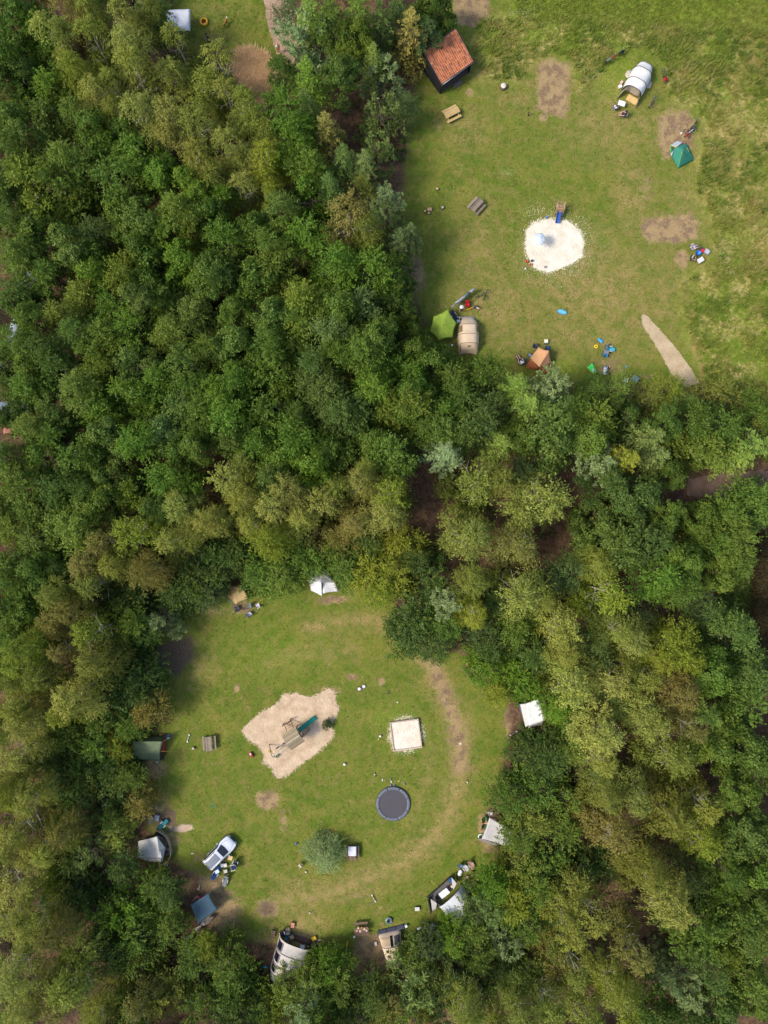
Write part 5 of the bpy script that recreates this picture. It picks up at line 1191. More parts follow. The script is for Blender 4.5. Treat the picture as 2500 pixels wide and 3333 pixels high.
sec = [(.17, 1.22, 1.8, 0), (.40, 1.32, 1.95, 0), (.72, 1.28, 1.85, 0), (.95, .95, 1.35, 0), (1.0, .85, .95, .05)]
T, L = tunnel('tunnel_tent', 'white tunnel tent with dark pole sleeves standing in the meadow corner', (2040, 332), (2098, 222), sec, WHITE_C, (0, 1, 2, 3), DARKTUBE)
for sy in (-1, 1):
    MB().patch((.17 * L, sy * 1.22, .02), (-.08 * L, sy * 1.32, .02), (.02 * L, sy * 1.1, .9), (.17 * L, sy * .8, 1.55), 5, 6, .0, (.1, .1, 0, 0)).build('door_wing', SHADE_C, T)
    MB().patch((.55 * L, sy * 1.28, .02), (.80 * L, sy * 1.2, .02), (.74 * L, sy * 1.72, .03), (.60 * L, sy * 1.76, .03), 4, 4).build('side_flap', cloth('tent_skirt', (206, 190, 172)), T)
MB().patch((.24 * L, -1.0, .02), (.24 * L, 1.0, .02), (.24 * L, .75, 1.55), (.24 * L, -.75, 1.55), 6, 6, wr=.02).build('inner_tent', cloth('inner_taupe', (184, 170, 150)), T)
gline(T, (2003, 320, .1), (1990, 328, 0)); gline(T, (2139, 262, .6), (2156, 270, 0))
t = thing('door_mat', 'tan rectangular mat before the white tunnel tent', 'mat', W(2057, 325), R_(-30))
MB().box((0, 0, .03), (1.4, .8, .05)).build('mat', mat('tan_mat', (214, 180, 122), .9, .12, 5, .2), t)
for sy in (-1, 1): MB().box((0, sy * .39, .035), (1.42, .03, .055)).build('edge', mat('mat_edge', (180, 146, 96), .9), t)
folding_table(2024, 336, -18, .85, .6, (232, 234, 238), 'white folding table before the white tunnel tent')
camp_chair(2003, 350, 130, (120, 150, 180), 'pale blue chair under the seated camper by the white table'); person(2003, 352, 130, 'sit', (222, 226, 232), (92, 130, 170), (120, 90, 60), 'camper in white top sitting at the white folding table')
camp_chair(2029, 373, -100, (110, 124, 140), 'grey-blue chair under the camper dressed in black'); person(2029, 373, -100, 'sit', (28, 28, 32), (60, 62, 70), (40, 32, 28), 'camper in black top sitting below the white folding table')
crate(2018, 283, 20, (.4, .34, .4), (214, 206, 200), 'white box leaning on the white tunnel tent'); crate(2022, 270, 50, (.3, .3, .45), (200, 160, 150), 'pinkish bag beside the white tunnel tent', name='bag', cat='bag')
bicycle(2156, 252, 100, (40, 40, 44), 'dark bicycle with red panniers beside the white tunnel tent', basket=(206, 36, 34))
bicycle(2118, 336, 62, (90, 92, 96), 'grey bicycle standing below the white tunnel tent', lean=12)
# washing line in the meadow
def clothes_line(label, ends, h, garments, poles_m=DARKTUBE):
    a, b = W(*ends[0], h), W(*ends[1], h); a.z = b.z = 0
    t = thing('washing_line', label, 'washing line', a, 0); d = b - a
    for q in (Vector((0, 0, 0)), d): MB().tube(q, q + Vector((0, 0, h + .05)), .025, n=7).build('post', poles_m, t)
    pts = [Vector((d.x * f, d.y * f, h - .12 * math.sin(math.pi * f))) for f in (0, .2, .4, .6, .8, 1)]
    MB().path(pts, .01, 4).build('line', LINE_G, t)
    n = d.normalized()
    side = Vector((-n.y, n.x, 0))
    for f0, f1, ln, nm, col, lab in garments:
        g = thing(nm, lab, nm.replace('_', ' '), a + d * f0 + Vector((0, 0, h - .12 * math.sin(math.pi * (f0 + f1) / 2))), 0)
        w = (f1 - f0) * d.length
        m = cloth('laundry_%d_%d_%d' % col, col, .2)
        MB().patch((0, 0, 0), n * w, n * w + side * .34 * ln + Vector((0, 0, -.94 * ln)), side * .34 * ln + Vector((0, 0, -.94 * ln)), 5, 6, wr=.04).build('front_fall', m, g)
        MB().patch((0, 0, 0), n * w, n * w - side * .12 + Vector((0, 0, -.3 * ln)), -side * .12 + Vector((0, 0, -.3 * ln)), 4, 3, wr=.02).build('back_fall', m, g)
        for f in (.15, .85): MB().box(n * w * f + Vector((0, 0, .02)), (.02, .03, .08)).build('clothes_peg', WHITE, g)
    return t
clothes_line('washing line on dark posts in the meadow behind the white tunnel tent', ((1972, 196), (2038, 155)), 1.3, [(.06, .26, .9, 'shirt', (196, 190, 184), 'pale grey shirt on the meadow washing line'), (.34, .52, .8, 'towel', (196, 30, 66), 'crimson towel on the meadow washing line'), (.66, .92, .9, 'trousers', (38, 40, 52), 'dark trousers at the end of the meadow washing line')])

# green dome tent
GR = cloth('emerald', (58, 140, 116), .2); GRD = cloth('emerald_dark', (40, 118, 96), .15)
pk = (2222, 486, 1.25)
T = panels('dome_tent', 'emerald green dome tent on bare earth at the meadow edge', (2216, 505), [
    ('panel', GR, [(2182, 501, .05), (2206, 549, .05), pk, (2200, 478, .95)], dict(sag=-.06)),
    ('panel', GRD, [(2206, 549, .05), (2261, 520, .05), pk], dict(sag=-.1)),  # this facet's shading is put into a darker emerald
    ('panel', GR, [(2261, 520, .05), (2234, 466, .5), pk], dict(sag=-.1)),
    ('panel', GR, [(2234, 466, .5), (2200, 478, .95), pk], dict(sag=-.05)),
    ('porch_panel', cloth('silver_grey', (178, 184, 188)), [(2183, 472, .55), (2206, 457, .5), (2222, 463, .8), (2200, 480, .95)], dict()),
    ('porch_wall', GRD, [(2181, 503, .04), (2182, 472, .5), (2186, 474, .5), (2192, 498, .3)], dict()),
    ('mesh_vent', cloth('silver_grey', (178, 184, 188)), [(2181, 503, .1), (2190, 492, .7), (2193, 488, .72), (2186, 508, .3)], dict())])
LIME = mat('lime_piping', (196, 224, 70), .6)
pole(T, (2182, 472, .58), (2202, 480, .98), .022, LIME, 'piping'); pole(T, (2206, 549, .06), (2222, 486, 1.27), .014, LIME, 'piping'); pole(T, (2182, 502, .08), (2182, 472, .56), .02, LIME, 'piping'); pole(T, (2235, 480, .8), (2243, 494, .72), .016, LIME, 'piping')
gline(T, (2256, 515, .3), (2277, 545, 0)); gline(T, (2250, 525, .25), (2244, 566, 0)); gline(T, (2218, 495, 1.2), (2226, 505, .95))
bicycle(2238, 432, 45, (226, 226, 228), 'white-framed bicycle with rust-coloured bag on the bare earth', basket=(176, 80, 56), lean=20); bicycle(2259, 412, 62, (42, 42, 46), 'dark bicycle with lime tape at the edge of bare earth', lean=-12, basket=(58, 62, 66)); bicycle(2239, 418, 20, (64, 60, 60), 'black bicycle lying behind the white-framed one', s=.8, lying=True)
crate(2217, 434, 15, (.2, .16, .16), (206, 206, 212), 'little white tin on the bare earth beside the bicycles', name='tin', cat='tin')

# two campers at the dry patch
lounger(2258, 803, 108, (132, 140, 152), 'grey reclining chair under the camper beside the dry patch', L=1.3); person(2258, 806, 108, 'recline', (176, 178, 186), (200, 204, 210), (196, 160, 120), 'camper in grey lying back in a chair by the dry patch')
camp_chair(2254, 840, 70, (96, 110, 100), 'dark green chair under the camper in sage green', s=.9); person(2254, 840, 70, 'sit', (146, 166, 150), (92, 84, 76), (150, 130, 110), 'camper in sage green sitting by the blue tub')
t = thing('blue_tub', 'bright blue round tub among the campers at the dry patch', 'tub', W(2270, 826))
MB().lathe([(.22, 0), (.30, .32), (.33, .34), (.29, .33), (.21, .04), (.004, .03)], 18).build('tub', mat('tub_blue', (24, 116, 206), .4, .1, 4, 0), t); MB().torus((0, 0, .34), .31, .018, 20, 6).build('rim', mat('tub_rim', (18, 90, 170), .4), t)
crate(2300, 820, -35, (.62, .5, .4), (150, 152, 158), 'grey cool box standing at the meadow edge', (176, 178, 184)); crate(2286, 817, 20, (.42, .36, .42), (178, 34, 54), 'crimson bag beside the grey cool box', name='bag', cat='bag')
folding_table(2281, 846, 32, .8, .55, (208, 206, 202), 'pale folding table beside the bright blue tub', .55); crate(2289, 846, 40, (.3, .3, .35), (196, 206, 220), 'pale blue cool bag on grass next to the pale folding table', (190, 60, 60), name='cool_bag', cat='bag'); crate(2281, 809, 70, (.3, .25, .3), (60, 58, 66), 'small dark rucksack beside the grey cool box', name='rucksack', cat='bag')

# lime tarp, beige tunnel tent and the family around it
LM = cloth('lime_tarp', (172, 198, 74), .3, .12)
def fan(name, label, origin, rim, peak, m, inw, nm='panel', sag=.0, cat='tarp'):
    t = thing(name, label, cat, W(*origin)); o = Vector(t.location); n = len(rim)
    P = W(*peak) - o
    for i in range(n):
        a, b = W(*rim[i]) - o, W(*rim[(i + 1) % n]) - o
        MB().patch(a, b, P.lerp(b, .02), P.lerp(a, .02), 8, 8, sag, (inw, 0, 0, 0), wr=.02, seed=i).build(nm, m, t)
    return t
rim = [(1410, 1030, 1.6), (1458, 1006, 1.9), (1487, 1051, 1.6), (1474, 1098, 1.4), (1429, 1109, 1.5), (1397, 1078, 1.3)]
T = fan('tarp_shelter', 'lime green six-cornered tarp beside the beige tunnel tent', (1440, 1062), rim, (1443, 1056, 2.35), LM, .16)
for k, p in enumerate(rim):
    g = W(*p); b = Vector((g.x, g.y, 0)) - T.location; MB().tube(b, b + Vector((0, 0, p[2])), .018, n=6).build('pole', STEEL, T)
for a, b in (((1458, 1006, 1.9), (1441, 985, 0)), ((1458, 1006, 1.9), (1483, 1011, 0)), ((1487, 1051, 1.6), (1500, 1066, 0)), ((1397, 1078, 1.3), (1384, 1086, 0))): gline(T, a, b, mat('lime_cord', (150, 190, 80), .7))
sec = [(0, 1.05, .25, .3), (.10, 1.18, 1.35, .32), (.24, 1.27, 1.95, .1), (.50, 1.33, 2.0, 0), (.78, 1.25, 1.75, -.1), (.93, .95, 1.0, -.1), (1.0, .55, .45, -.05)]
T, L = tunnel('tunnel_tent', 'beige tunnel tent with two side windows beside the lime tarp', (1523, 1160), (1523, 1036), sec, BEIGE_C, (2, 3, 4), mat('sleeve_tan', (138, 116, 92), .8))
WN = cloth('window_tan', (138, 120, 82), .05); WF = cloth('window_frame', (186, 160, 128), .05)
for u in ((.13, .33), (.67, .87)):
    w_ = tun_window(T, sec, L, .55, .76, u[0] - .015, u[1] + .015, WF, 'window', 1.012); tun_window(T, sec, L, .57, .74, u[0] + .01, u[1] - .01, WN, 'pane', 1.022).parent = w_
tun_window(T, sec, L, .12, .16, .40, .60, cloth('badge', (228, 204, 170)), 'door_badge', 1.02); tun_window(T, sec, L, .03, .2, .18, .24, WF, 'door_seam', 1.012)
MB().patch((.93 * L, -.75, .3), (.93 * L, .75, .3), (1.04 * L, .85, .04), (1.04 * L, -.85, .04), 6, 4).build('back_groundsheet', cloth('lilac_sheet', (176, 168, 184)), T)
for a, b in (((1487, 1092, .8), (1470, 1096, 0)), ((1559, 1092, .8), (1580, 1102, 0)), ((1559, 1128, .8), (1578, 1136, 0))): gline(T, a, b, LINE_G)
clothes_line('washing line curving away from the lime tarp', ((1468, 1000), (1548, 936)), 1.5, [(.03, .12, .5, 'shirt', (206, 200, 196), 'off-white shirt at the tarp end of the curving washing line'), (.13, .24, .55, 'shorts', (150, 178, 168), 'sea-green shorts on the curving washing line'), (.25, .42, 1.0, 'towel', (226, 226, 236), 'white towel nearer the tarp on the curving washing line'), (.43, .57, .9, 'towel', (214, 216, 230), 'lilac-white towel in the middle of the curving washing line'), (.58, .68, .9, 'shirt', (120, 168, 170), 'teal shirt on the curving washing line'), (.69, .80, .9, 'towel', (84, 112, 136), 'slate blue towel on the curving washing line'), (.81, .96, .7, 'towel', (208, 224, 240), 'ice blue towel at the open end of the curving washing line')], STEEL)
person(1498, 1012, 40, 'stand', (150, 148, 144), (70, 66, 64), (120, 100, 80), 'camper in a white hat standing by the red chair', hat=(232, 230, 224))
camp_chair(1522, 992, 5, (206, 30, 28), 'red camping chair beside the washing line')
def foam_slide():
    t = thing('foam_noodle', 'curved yellow foam noodle lying by the red chair', 'pool toy', W(1525, 1006))
    o = Vector(t.location); pts = [W(*p) - o + Vector((0, 0, .09)) for p in ((1509, 1009), (1518, 1008), (1527, 1006), (1536, 1002), (1543, 998))]
    MB().path(pts, .085, 8).build('noodle', mat('noodle_yellow', (240, 180, 50), .7, .06, 4, .05), t)
    for p in (pts[0], pts[-1]): MB().ball(p, .092, 8).build('end_cap', mat('noodle_end', (214, 150, 40), .7), t)
foam_slide()
person(1549, 1004, 60, 'crouch', (44, 56, 88), (70, 84, 90), (214, 196, 160), 'child in navy crouching at the tip of the yellow noodle', .8, trousers=True)
bicycle(1577, 962, 70, (52, 48, 46), 'thin dark bicycle standing past the washing line', s=.85); bicycle(1562, 967, 30, (120, 100, 84), 'brownish bicycle beside the thin dark one', s=.75, lean=-15)
crate(1492, 1046, 10, (.4, .35, .3), (130, 180, 186), 'aqua cool box squeezed between lime tarp and beige tent', (206, 222, 220)); crate(1496, 1034, 40, (.16, .16, .25), (226, 224, 216), 'white water jug behind the aqua cool box', name='water_jug', cat='jug'); crate(1489, 1032, 10, (.14, .14, .25), (226, 220, 190), 'cream bottle behind the aqua cool box', name='bottle', cat='bottle')
lounger(1478, 1028, 35, (62, 66, 80), 'dark reclining chair under the edge of the lime tarp', DARKTUBE, 1.3)
crate(1471, 1124, 0, (.22, .22, .22), (232, 232, 230), 'little white bucket in shade below the lime tarp', name='bucket', cat='bucket')

# peach tent
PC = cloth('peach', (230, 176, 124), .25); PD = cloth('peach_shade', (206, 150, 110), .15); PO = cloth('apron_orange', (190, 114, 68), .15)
T = panels('ridge_tent', 'peach orange ridge tent with brown side aprons', (1750, 1175), [
    ('roof_panel', PC, [(1725, 1166, 1.0), (1753, 1129, 1.2), (1788, 1141, 1.95), (1755, 1194, 1.85)], dict(sag=.05, inn=(.05, .12, 0, 0), wr=.012)),
    ('roof_panel', PD, [(1788, 1141, 1.95), (1794, 1184, .9), (1755, 1194, 1.85)], dict(sag=.04, inn=(0, .05, 0, 0))),  # shaded side of the roof: shade put into a darker peach
    ('apron', PO, [(1726, 1168, .95), (1752, 1196, 1.6), (1748, 1205, .1), (1710, 1198, .05)], dict(wr=.015)),
    ('apron', PO, [(1755, 1196, 1.7), (1791, 1187, .9), (1786, 1218, .05), (1765, 1216, .05)], dict(wr=.015)),
    ('groundsheet', cloth('sheet_brown', (110, 84, 66)), [(1722, 1180, .02), (1780, 1150, .02), (1790, 1200, .02), (1745, 1205, .02)], dict())])
for a in ((1754, 1194, 1.9), (1787, 1141, 2.0)):
    g = W(*a); b = Vector((g.x, g.y, 0)) - T.location; MB().tube(b, b + Vector((0, 0, a[2])), .02, n=6).build('pole', STEEL, T)
for a, b in (((1753, 1129, 1.2), (1726, 1103, 0)), ((1794, 1184, .9), (1810, 1178, 0)), ((1725, 1166, 1.0), (1712, 1178, 0)), ((1753, 1129, 1.2), (1733, 1146, 0))): gline(T, a, b, LINE_G)
camp_chair(1743, 1126, 160, (42, 46, 66), 'navy camping chair behind the peach tent'); camp_chair(1783, 1132, 175, (38, 82, 116), 'petrol blue chair touching the peach tent corner', s=.85); folding_table(1778, 1110, 5, .45, .4, (236, 228, 196), 'tiny cream side table behind the peach tent', .45)
crate(1777, 1118, 5, (.4, .3, .35), (66, 80, 76), 'dark green box under the tiny cream table'); crate(1725, 1158, -30, (.5, .36, .42), (96, 108, 120), 'slate cool box on the open side of the peach tent', (120, 134, 148))
lounger(1694, 1174, -150, (70, 66, 70), 'dark chair holding the camper left of the peach tent', DARKTUBE, 1.3); person(1694, 1174, -150, 'recline', (236, 232, 226), (70, 60, 62), (50, 40, 36), 'camper in white shirt lying back left of the peach tent')
crate(1701, 1180, 20, (.26, .24, .3), (226, 226, 226), 'white bag at the lying camper near the peach tent', name='bag', cat='bag'); crate(1709, 1171, 0, (.35, .3, .3), (60, 60, 66), 'black bag between camper and peach tent', name='bag', cat='bag')

# loose toys and furniture right of the peach tent
def sup_board(px, py, ang, L, wd, col, label):
    t = thing('swim_board', label, 'swim board', W(px, py), R_(ang))
    n = 24; pts = []
    for i in range(n):
        a = 2 * math.pi * i / n; pts.append((L / 2 * math.copysign(abs(math.cos(a)) ** .8, math.cos(a)), wd / 2 * math.sin(a)))
    MB().slab(pts, .02, .14).build('board', mat('board_%d_%d_%d' % col, col, .4, .08, 4, .05), t)
    MB().slab([(x * .8, y * .6) for x, y in pts], .142, .155).build('pad', mat('board_pad', tuple(min(255, c + 26) for c in col), .6), t)
sup_board(1829, 1016, -17, 1.15, .52, (84, 166, 224), 'pale blue oval swim board alone on the upper lawn')
swim_ring(1940, 1128, .17, .07, (244, 206, 30), 'small yellow swim ring on the upper lawn')
t = thing('inflatable_float', 'blue peanut-shaped float above the yellow swim ring', 'float', W(1954, 1109), R_(-40))
fb = mat('float_blue', (56, 160, 214), .35, .08, 4, 0); MB().ball((-.16, 0, .1), .2, 12, (1, 1, .5)).build('lobe', fb, t); MB().ball((.14, 0, .1), .23, 12, (1, 1, .45)).build('lobe', fb, t)
folding_table(1974, 1145, -8, .62, .5, (118, 122, 132), 'grey folding table between the blue chairs', .6)
camp_chair(1974, 1156, 175, (66, 160, 200), 'sky blue chair, nearer the wood, at the grey table', s=.8); camp_chair(1967, 1153, 150, (80, 150, 190), 'steel blue chair at the corner of the grey table', s=.7); lounger(1990, 1136, 85, (80, 186, 206), 'turquoise reclining chair at the grey table', L=1.2); camp_chair(1977, 1130, 10, (160, 160, 168), 'silver grey chair at the grey table, farther from the wood', s=.85)
T = panels('air_mattress', 'bright green air mattress dropped on the grass', (1928, 1200), [('sheet', cloth('neon_green', (72, 214, 96), .1), [(1911, 1196, .05), (1928, 1181, .2), (1947, 1213, .05), (1932, 1219, .08)], dict(wr=.06, sag=-.12, th=.06)), ('crumpled_top', cloth('mint', (186, 240, 196), .1), [(1926, 1203, .26), (1936, 1196, .26), (1942, 1208, .2), (1930, 1214, .2)], dict(wr=.04, th=.03))], 'air mattress')
folding_table(1970, 1206, 80, .95, .45, (150, 160, 170), 'narrow camp kitchen table with bottles and crockery'); 
for k, (x, y, c, nm) in enumerate(((1968, 1200, (226, 228, 230), 'bowl'), (1971, 1197, (90, 150, 200), 'bowl'), (1967, 1208, (232, 232, 230), 'bowl'), (1972, 1211, (60, 90, 80), 'bowl'))):
    t = thing('bowl', ('white bowl at the upper end', 'blue bowl at the upper end', 'white bowl at the middle', 'dark green bowl at the lower end')[k] + ' of the camp kitchen table', 'bowl', W(x, y, .7)); t.location.z = .7
    MB().lathe([(.05, 0), (.11, .08), (.1, .08), (.045, .015), (.004, .015)], 14).build('bowl', mat('bowl_%d_%d_%d' % c, c, .4), t); MB().torus((0, 0, .08), .105, .008, 14, 5).build('rim', mat('bowl_%d_%d_%d' % c, c, .4), t)
stump(1967, 1189, .08, .3, 'tan jar standing above the camp kitchen table', (226, 190, 140), 'jar', 'jar'); stump(1982, 1196, .09, .35, 'pinkish jar beside the camp kitchen table', (230, 180, 140), 'jar', 'jar')
crate(2065, 1234, -35, (.85, .75, .55), (92, 112, 124), 'slate blue box with a white sheet at the wood edge', (112, 132, 142)); crate(2036, 1238, -15, (.55, .5, .35), (226, 222, 210), 'off-white box half under the trees at the wood edge')
swim_ring(2039, 1193, .09, .035, (70, 170, 206), 'tiny blue ring toy near the wood edge'); crate(1980, 1219, 25, (.35, .25, .25), (206, 190, 40), 'yellow and black toolbox at the foot of the kitchen table', (50, 50, 50), name='toolbox')

# ------------------------------------------------------------------ the glade at the top
T = thing('party_canopy', 'white rectangular canopy at the edge of the top glade', 'canopy', W(578, 62))
cs = [W(542, 32, 2.2), W(618, 29, 2.2), W(618, 100, 2.0), W(542, 102, 2.0)]; o = Vector(T.location)
MB().patch(*[c - o for c in cs], 10, 8, .12, (.02, .03, .02, .02), wr=.02).build('roof_sheet', cloth('canopy_white', (212, 214, 222), .1), T)
for c in cs: b = Vector((c.x, c.y, 0)) - o; MB().tube(b, b + Vector((0, 0, c.z)), .025, n=7).build('pole', STEEL, T)
MB().patch(cs[1] - o - Vector((.0, 0, .02)), cs[2] - o - Vector((0, 0, .02)), Vector((cs[2].x, cs[2].y, 1.7)) - o, Vector((cs[1].x, cs[1].y, 1.9)) - o, 6, 3).build('valance', cloth('canopy_white', (212, 214, 222), .1), T)
paddling_pool(665, 74, .40, (232, 190, 40), (206, 62, 60), 'yellow and red paddling pool in the top glade')
def dog(px, py, ang):
    t = thing('dog', 'brown dog with a white head tied up in the top glade', 'dog', W(px, py), R_(ang))
    V = dict(rump=(-.32, 0, .52), mid=(-.05, 0, .52), chest=(.2, 0, .50), neck=(.36, 0, .62), head=(.47, 0, .72), muz=(.62, 0, .68), tail=(-.48, 0, .60), tail2=(-.62, 0, .72))
    Rr = dict(rump=.12, mid=.115, chest=.14, neck=.085, head=.085, muz=.045, tail=.03, tail2=.018)
    E = [('rump', 'mid'), ('mid', 'chest'), ('chest', 'neck'), ('neck', 'head'), ('head', 'muz'), ('rump', 'tail'), ('tail', 'tail2')]
    for s, sy in (('a', -.09), ('b', .09)):
        V.update({'st' + s: (-.26, sy, .34), 'hk' + s: (-.38, sy, .18), 'hp' + s: (-.36, sy, .03), 'el' + s: (.2, sy, .32), 'wr' + s: (.22, sy, .16), 'fp' + s: (.25, sy, .03)})
        Rr.update({'st' + s: .07, 'hk' + s: .035, 'hp' + s: .032, 'el' + s: .05, 'wr' + s: .034, 'fp' + s: .034})
        E += [('rump', 'st' + s), ('st' + s, 'hk' + s), ('hk' + s, 'hp' + s), ('chest', 'el' + s), ('el' + s, 'wr' + s), ('wr' + s, 'fp' + s)]
    n = list(V); me = skin_mesh([V[k] for k in n], [(n.index(a), n.index(b)) for a, b in E], [Rr[k] for k in n], n.index('mid'), 1)
    me.materials.clear(); me.materials.append(mat('brown_fur', (164, 116, 56), .9, .3, 9, .4)); b = bpy.data.objects.new('body', me); COL.objects.link(b); b.parent = t
    MB().ball((.50, 0, .73), .096, 12, (1.15, .95, .9)).build('white_face', mat('white_fur', (228, 222, 212), .9, .1, 9, .3), t)
    for sy in (-1, 1): MB().ball((.44, sy * .08, .76), .05, 8, (.6, .4, 1)).build('ear', MATS['brown_fur'], t)
    MB().torus((.37, 0, .63), .095, .015, 14, 5).build('collar', mat('collar_red', (170, 40, 40), .6), t)
dog(736, 82, 60)
person(909, 172, 200, 'walk', (232, 224, 212), (216, 120, 70), (190, 150, 100), 'person in white top and orange skirt walking on the dirt track')
bicycle(545, 8, 20, (60, 60, 66), 'dark bicycle beyond the white canopy', z=0); bicycle(562, 12, 80, (110, 112, 118), 'grey bicycle beyond the white canopy'); person(681, 140, 90, 'stand', (60, 64, 72), (60, 60, 64), (60, 40, 30), 'camper in dark clothes at the birches of the top glade', trousers=True)
# ------------------------------------------------------------------ lower clearing: playground
def big_tower():
    o = W(962, 2385); t = thing('play_house', 'weathered wooden playhouse tower with swing beam and green slide on sand', 'playhouse', o)
    ax = Vector((.83, .56, 0)).normalized(); ay = Vector((-ax.y, ax.x, 0)); t.rotation_euler = (0, 0, math.atan2(ax.y, ax.x))
    # local x runs from the swing end to the slide end, y to the upper side
    wd = wood('tower_grey', (150, 136, 120), (104, 92, 80)); rf = wood('roof_boards', (166, 150, 118), (124, 108, 84))
    for sx in (-1, 1):
        for sy in (-1, 1): MB().box((sx * .72, sy * .62, 1.15), (.11, .11, 2.3)).build('post', wd, t)
    for k in range(8): MB().box((0, -.58 + k * .166, 1.2), (1.5, .15, .04)).build('deck_plank', wd, t)
    zr, ze = 2.75, 2.15
    for sy in (-1, 1):
        for k in range(7):
            f0, f1 = k / 7, (k + 1) / 7
            y0, y1 = sy * (.06 + .98 * f0), sy * (.06 + .98 * f1 + .02); z0, z1 = zr - (zr - ze) * f0, zr - (zr - ze) * f1 - .01
            MB().add([(-.98, y0, z0), (.98, y0, z0), (.98, y1, z1), (-.98, y1, z1), (-.98, y0, z0 - .03), (.98, y0, z0 - .03), (.98, y1, z1 - .03), (-.98, y1, z1 - .03)], [(0, 1, 2, 3), (7, 6, 5, 4), (0, 4, 5, 1), (1, 5, 6, 2), (2, 6, 7, 3), (3, 7, 4, 0)]).build('roof_board', rf, t)
        for sx in (-1, 1): MB().add([(sx * .97, 0, zr - .06), (sx * .97, sy * .62, ze + .2), (sx * .97, 0, ze + .2), (sx * .94, 0, zr - .06), (sx * .94, sy * .62, ze + .2), (sx * .94, 0, ze + .2)], [(0, 1, 2), (5, 4, 3), (0, 3, 4, 1), (1, 4, 5, 2)]).build('gable', wd, t)
    MB().box((0, 0, zr + .01), (2.0, .1, .06)).build('ridge_board', PALEWOOD, t)
    MB().box((.99, 0, zr - .02), (.03, .16, .1)).build('ridge_end', mat('teal_paint', (40, 128, 110), .5), t); MB().box((-.99, 0, zr - .02), (.03, .16, .1)).build('ridge_end', mat('teal_paint', (40, 128, 110), .5), t)
    for sy in (-1, 1):
        for z in (1.5, 1.85): MB().box((0, sy * .66, z), (1.5, .04, .12)).build('rail', wd, t)
    sl = MB(); rows = []
    for k in range(13):
        f = k / 12; x = .8 + 2.35 * f; z = 1.25 - 1.08 * f ** .92 if f < .9 else .2 + .02 * math.sin((f - .9) * 30); y = .25
        rows.append([(x, y - .27, z + .16), (x, y - .23, z + .16), (x, y - .2, z), (x, y + .2, z), (x, y + .23, z + .16), (x, y + .27, z + .16), (x, y + .25, z - .05), (x, y - .25, z - .05)])
    sl.loft(rows); sl.build('slide', mat('teal_plastic', (30, 142, 118), .35, .1, 3, 0), t)
    # swing beam and its A-frame
    bx = -3.35
    MB().tube((-.95, -.1, 2.15), (bx, -.35, 2.1), .065, .06, 8).build('swing_beam', PALEWOOD, t)
    for sy in (-1, 1): MB().tube((bx - .12, -.35 + sy * .95, 0), (bx, -.35 + sy * .05, 2.12), .055, .05, 8).build('swing_leg', wd, t)
    MB().tube((bx - .06, -.85, 1.0), (bx - .06, .15, 1.0), .035, n=6).build('swing_brace', wd, t)
    for x, c in ((-1.7, (60, 58, 60)), (-2.7, (64, 74, 110))):
        for dx in (-.2, .2): MB().tube((x + dx, -.2, 2.1), (x + dx, -.2, .48), .01, n=4).build('swing_rope', LINE_G, t)
        MB().box((x, -.2, .46), (.46, .17, .035)).build('swing_seat', mat('seat_%d_%d_%d' % c, c, .7), t)
    # climbing frame on the upper side and ladder on the right
    for x in (-.55, .45): MB().tube((x, 1.75, 0), (x * .9, .66, 1.3), .045, n=6).build('climbing_pole', BROWNWOOD, t)
    for k in range(4): f = .2 + k * .2; MB().tube((-.55 + .05 * f, 1.75 - 1.1 * f, 1.3 * f), (.45 - .04 * f, 1.75 - 1.1 * f, 1.3 * f), .03, n=6).build('climbing_rung', BROWNWOOD, t)
    MB().tube((-.6, 1.75, .05), (-.6, 1.75, 1.1), .05, n=6).build('frame_post', BROWNWOOD, t); MB().tube((.5, 1.75, .05), (.5, 1.75, 1.1), .05, n=6).build('frame_post', BROWNWOOD, t); MB().tube((-.7, 1.75, 1.05), (.6, 1.75, 1.05), .045, n=6).build('frame_beam', BROWNWOOD, t)
    for k in range(5): MB().box((1.05 + .14 * (4 - k), -.35, .2 + k * .2), (.07, .62, .05)).build('rung', BROWNWOOD, t)
    for sy in (-.66, -.04): MB().tube((1.75, sy, 0), (.85, sy, 1.3), .04, n=6).build('ladder_rail', BROWNWOOD, t)
big_tower()
def beam_swing():
    t = thing('swing_toy', 'yellow swing toy on the sand below the swing beam', 'toy', W(876, 2446)); MB().torus((0, 0, .05), .12, .05, 16, 8).build('ring', mat('toy_yellow', (226, 184, 60), .5), t); MB().tube((-.17, 0, .05), (.17, 0, .05), .03, n=6).build('bar', mat('toy_yellow', (226, 184, 60), .5), t)
beam_swing()
toy_bucket(903, 2458, (126, 190, 170), 'mint green toy bucket on the tan sand', 1.1)
def ride_car(px, py, ang, col, label):
    t = thing('ride_on_car', label, 'toy car', W(px, py), R_(ang)); m = mat('ride_%d_%d_%d' % col, col, .4, .08, 4, 0)
    MB().loft([[(x, -w, .1), (x, w, .1), (x, w * .9, h), (x, -w * .9, h)] for x, w, h in ((-.34, .13, .24), (-.2, .17, .3), (.02, .15, .24), (.18, .17, .36), (.34, .12, .22))]).build('body', m, t)
    MB().ball((-.16, 0, .30), .12, 10, (1, 1, .6)).build('seat', WHITE, t); MB().torus((.12, 0, .42), .08, .015, 12, 5).build('steering_wheel', RUBBER, t)
    for x in (-.22, .22):
        for sy in (-1, 1): MB().tube((x, sy * .14, .09), (x, sy * .2, .09), .09, n=10).build('wheel', RUBBER, t)
ride_car(819, 2455, -60, (210, 70, 70), 'red ride-on toy car with white seat at the tan sand')
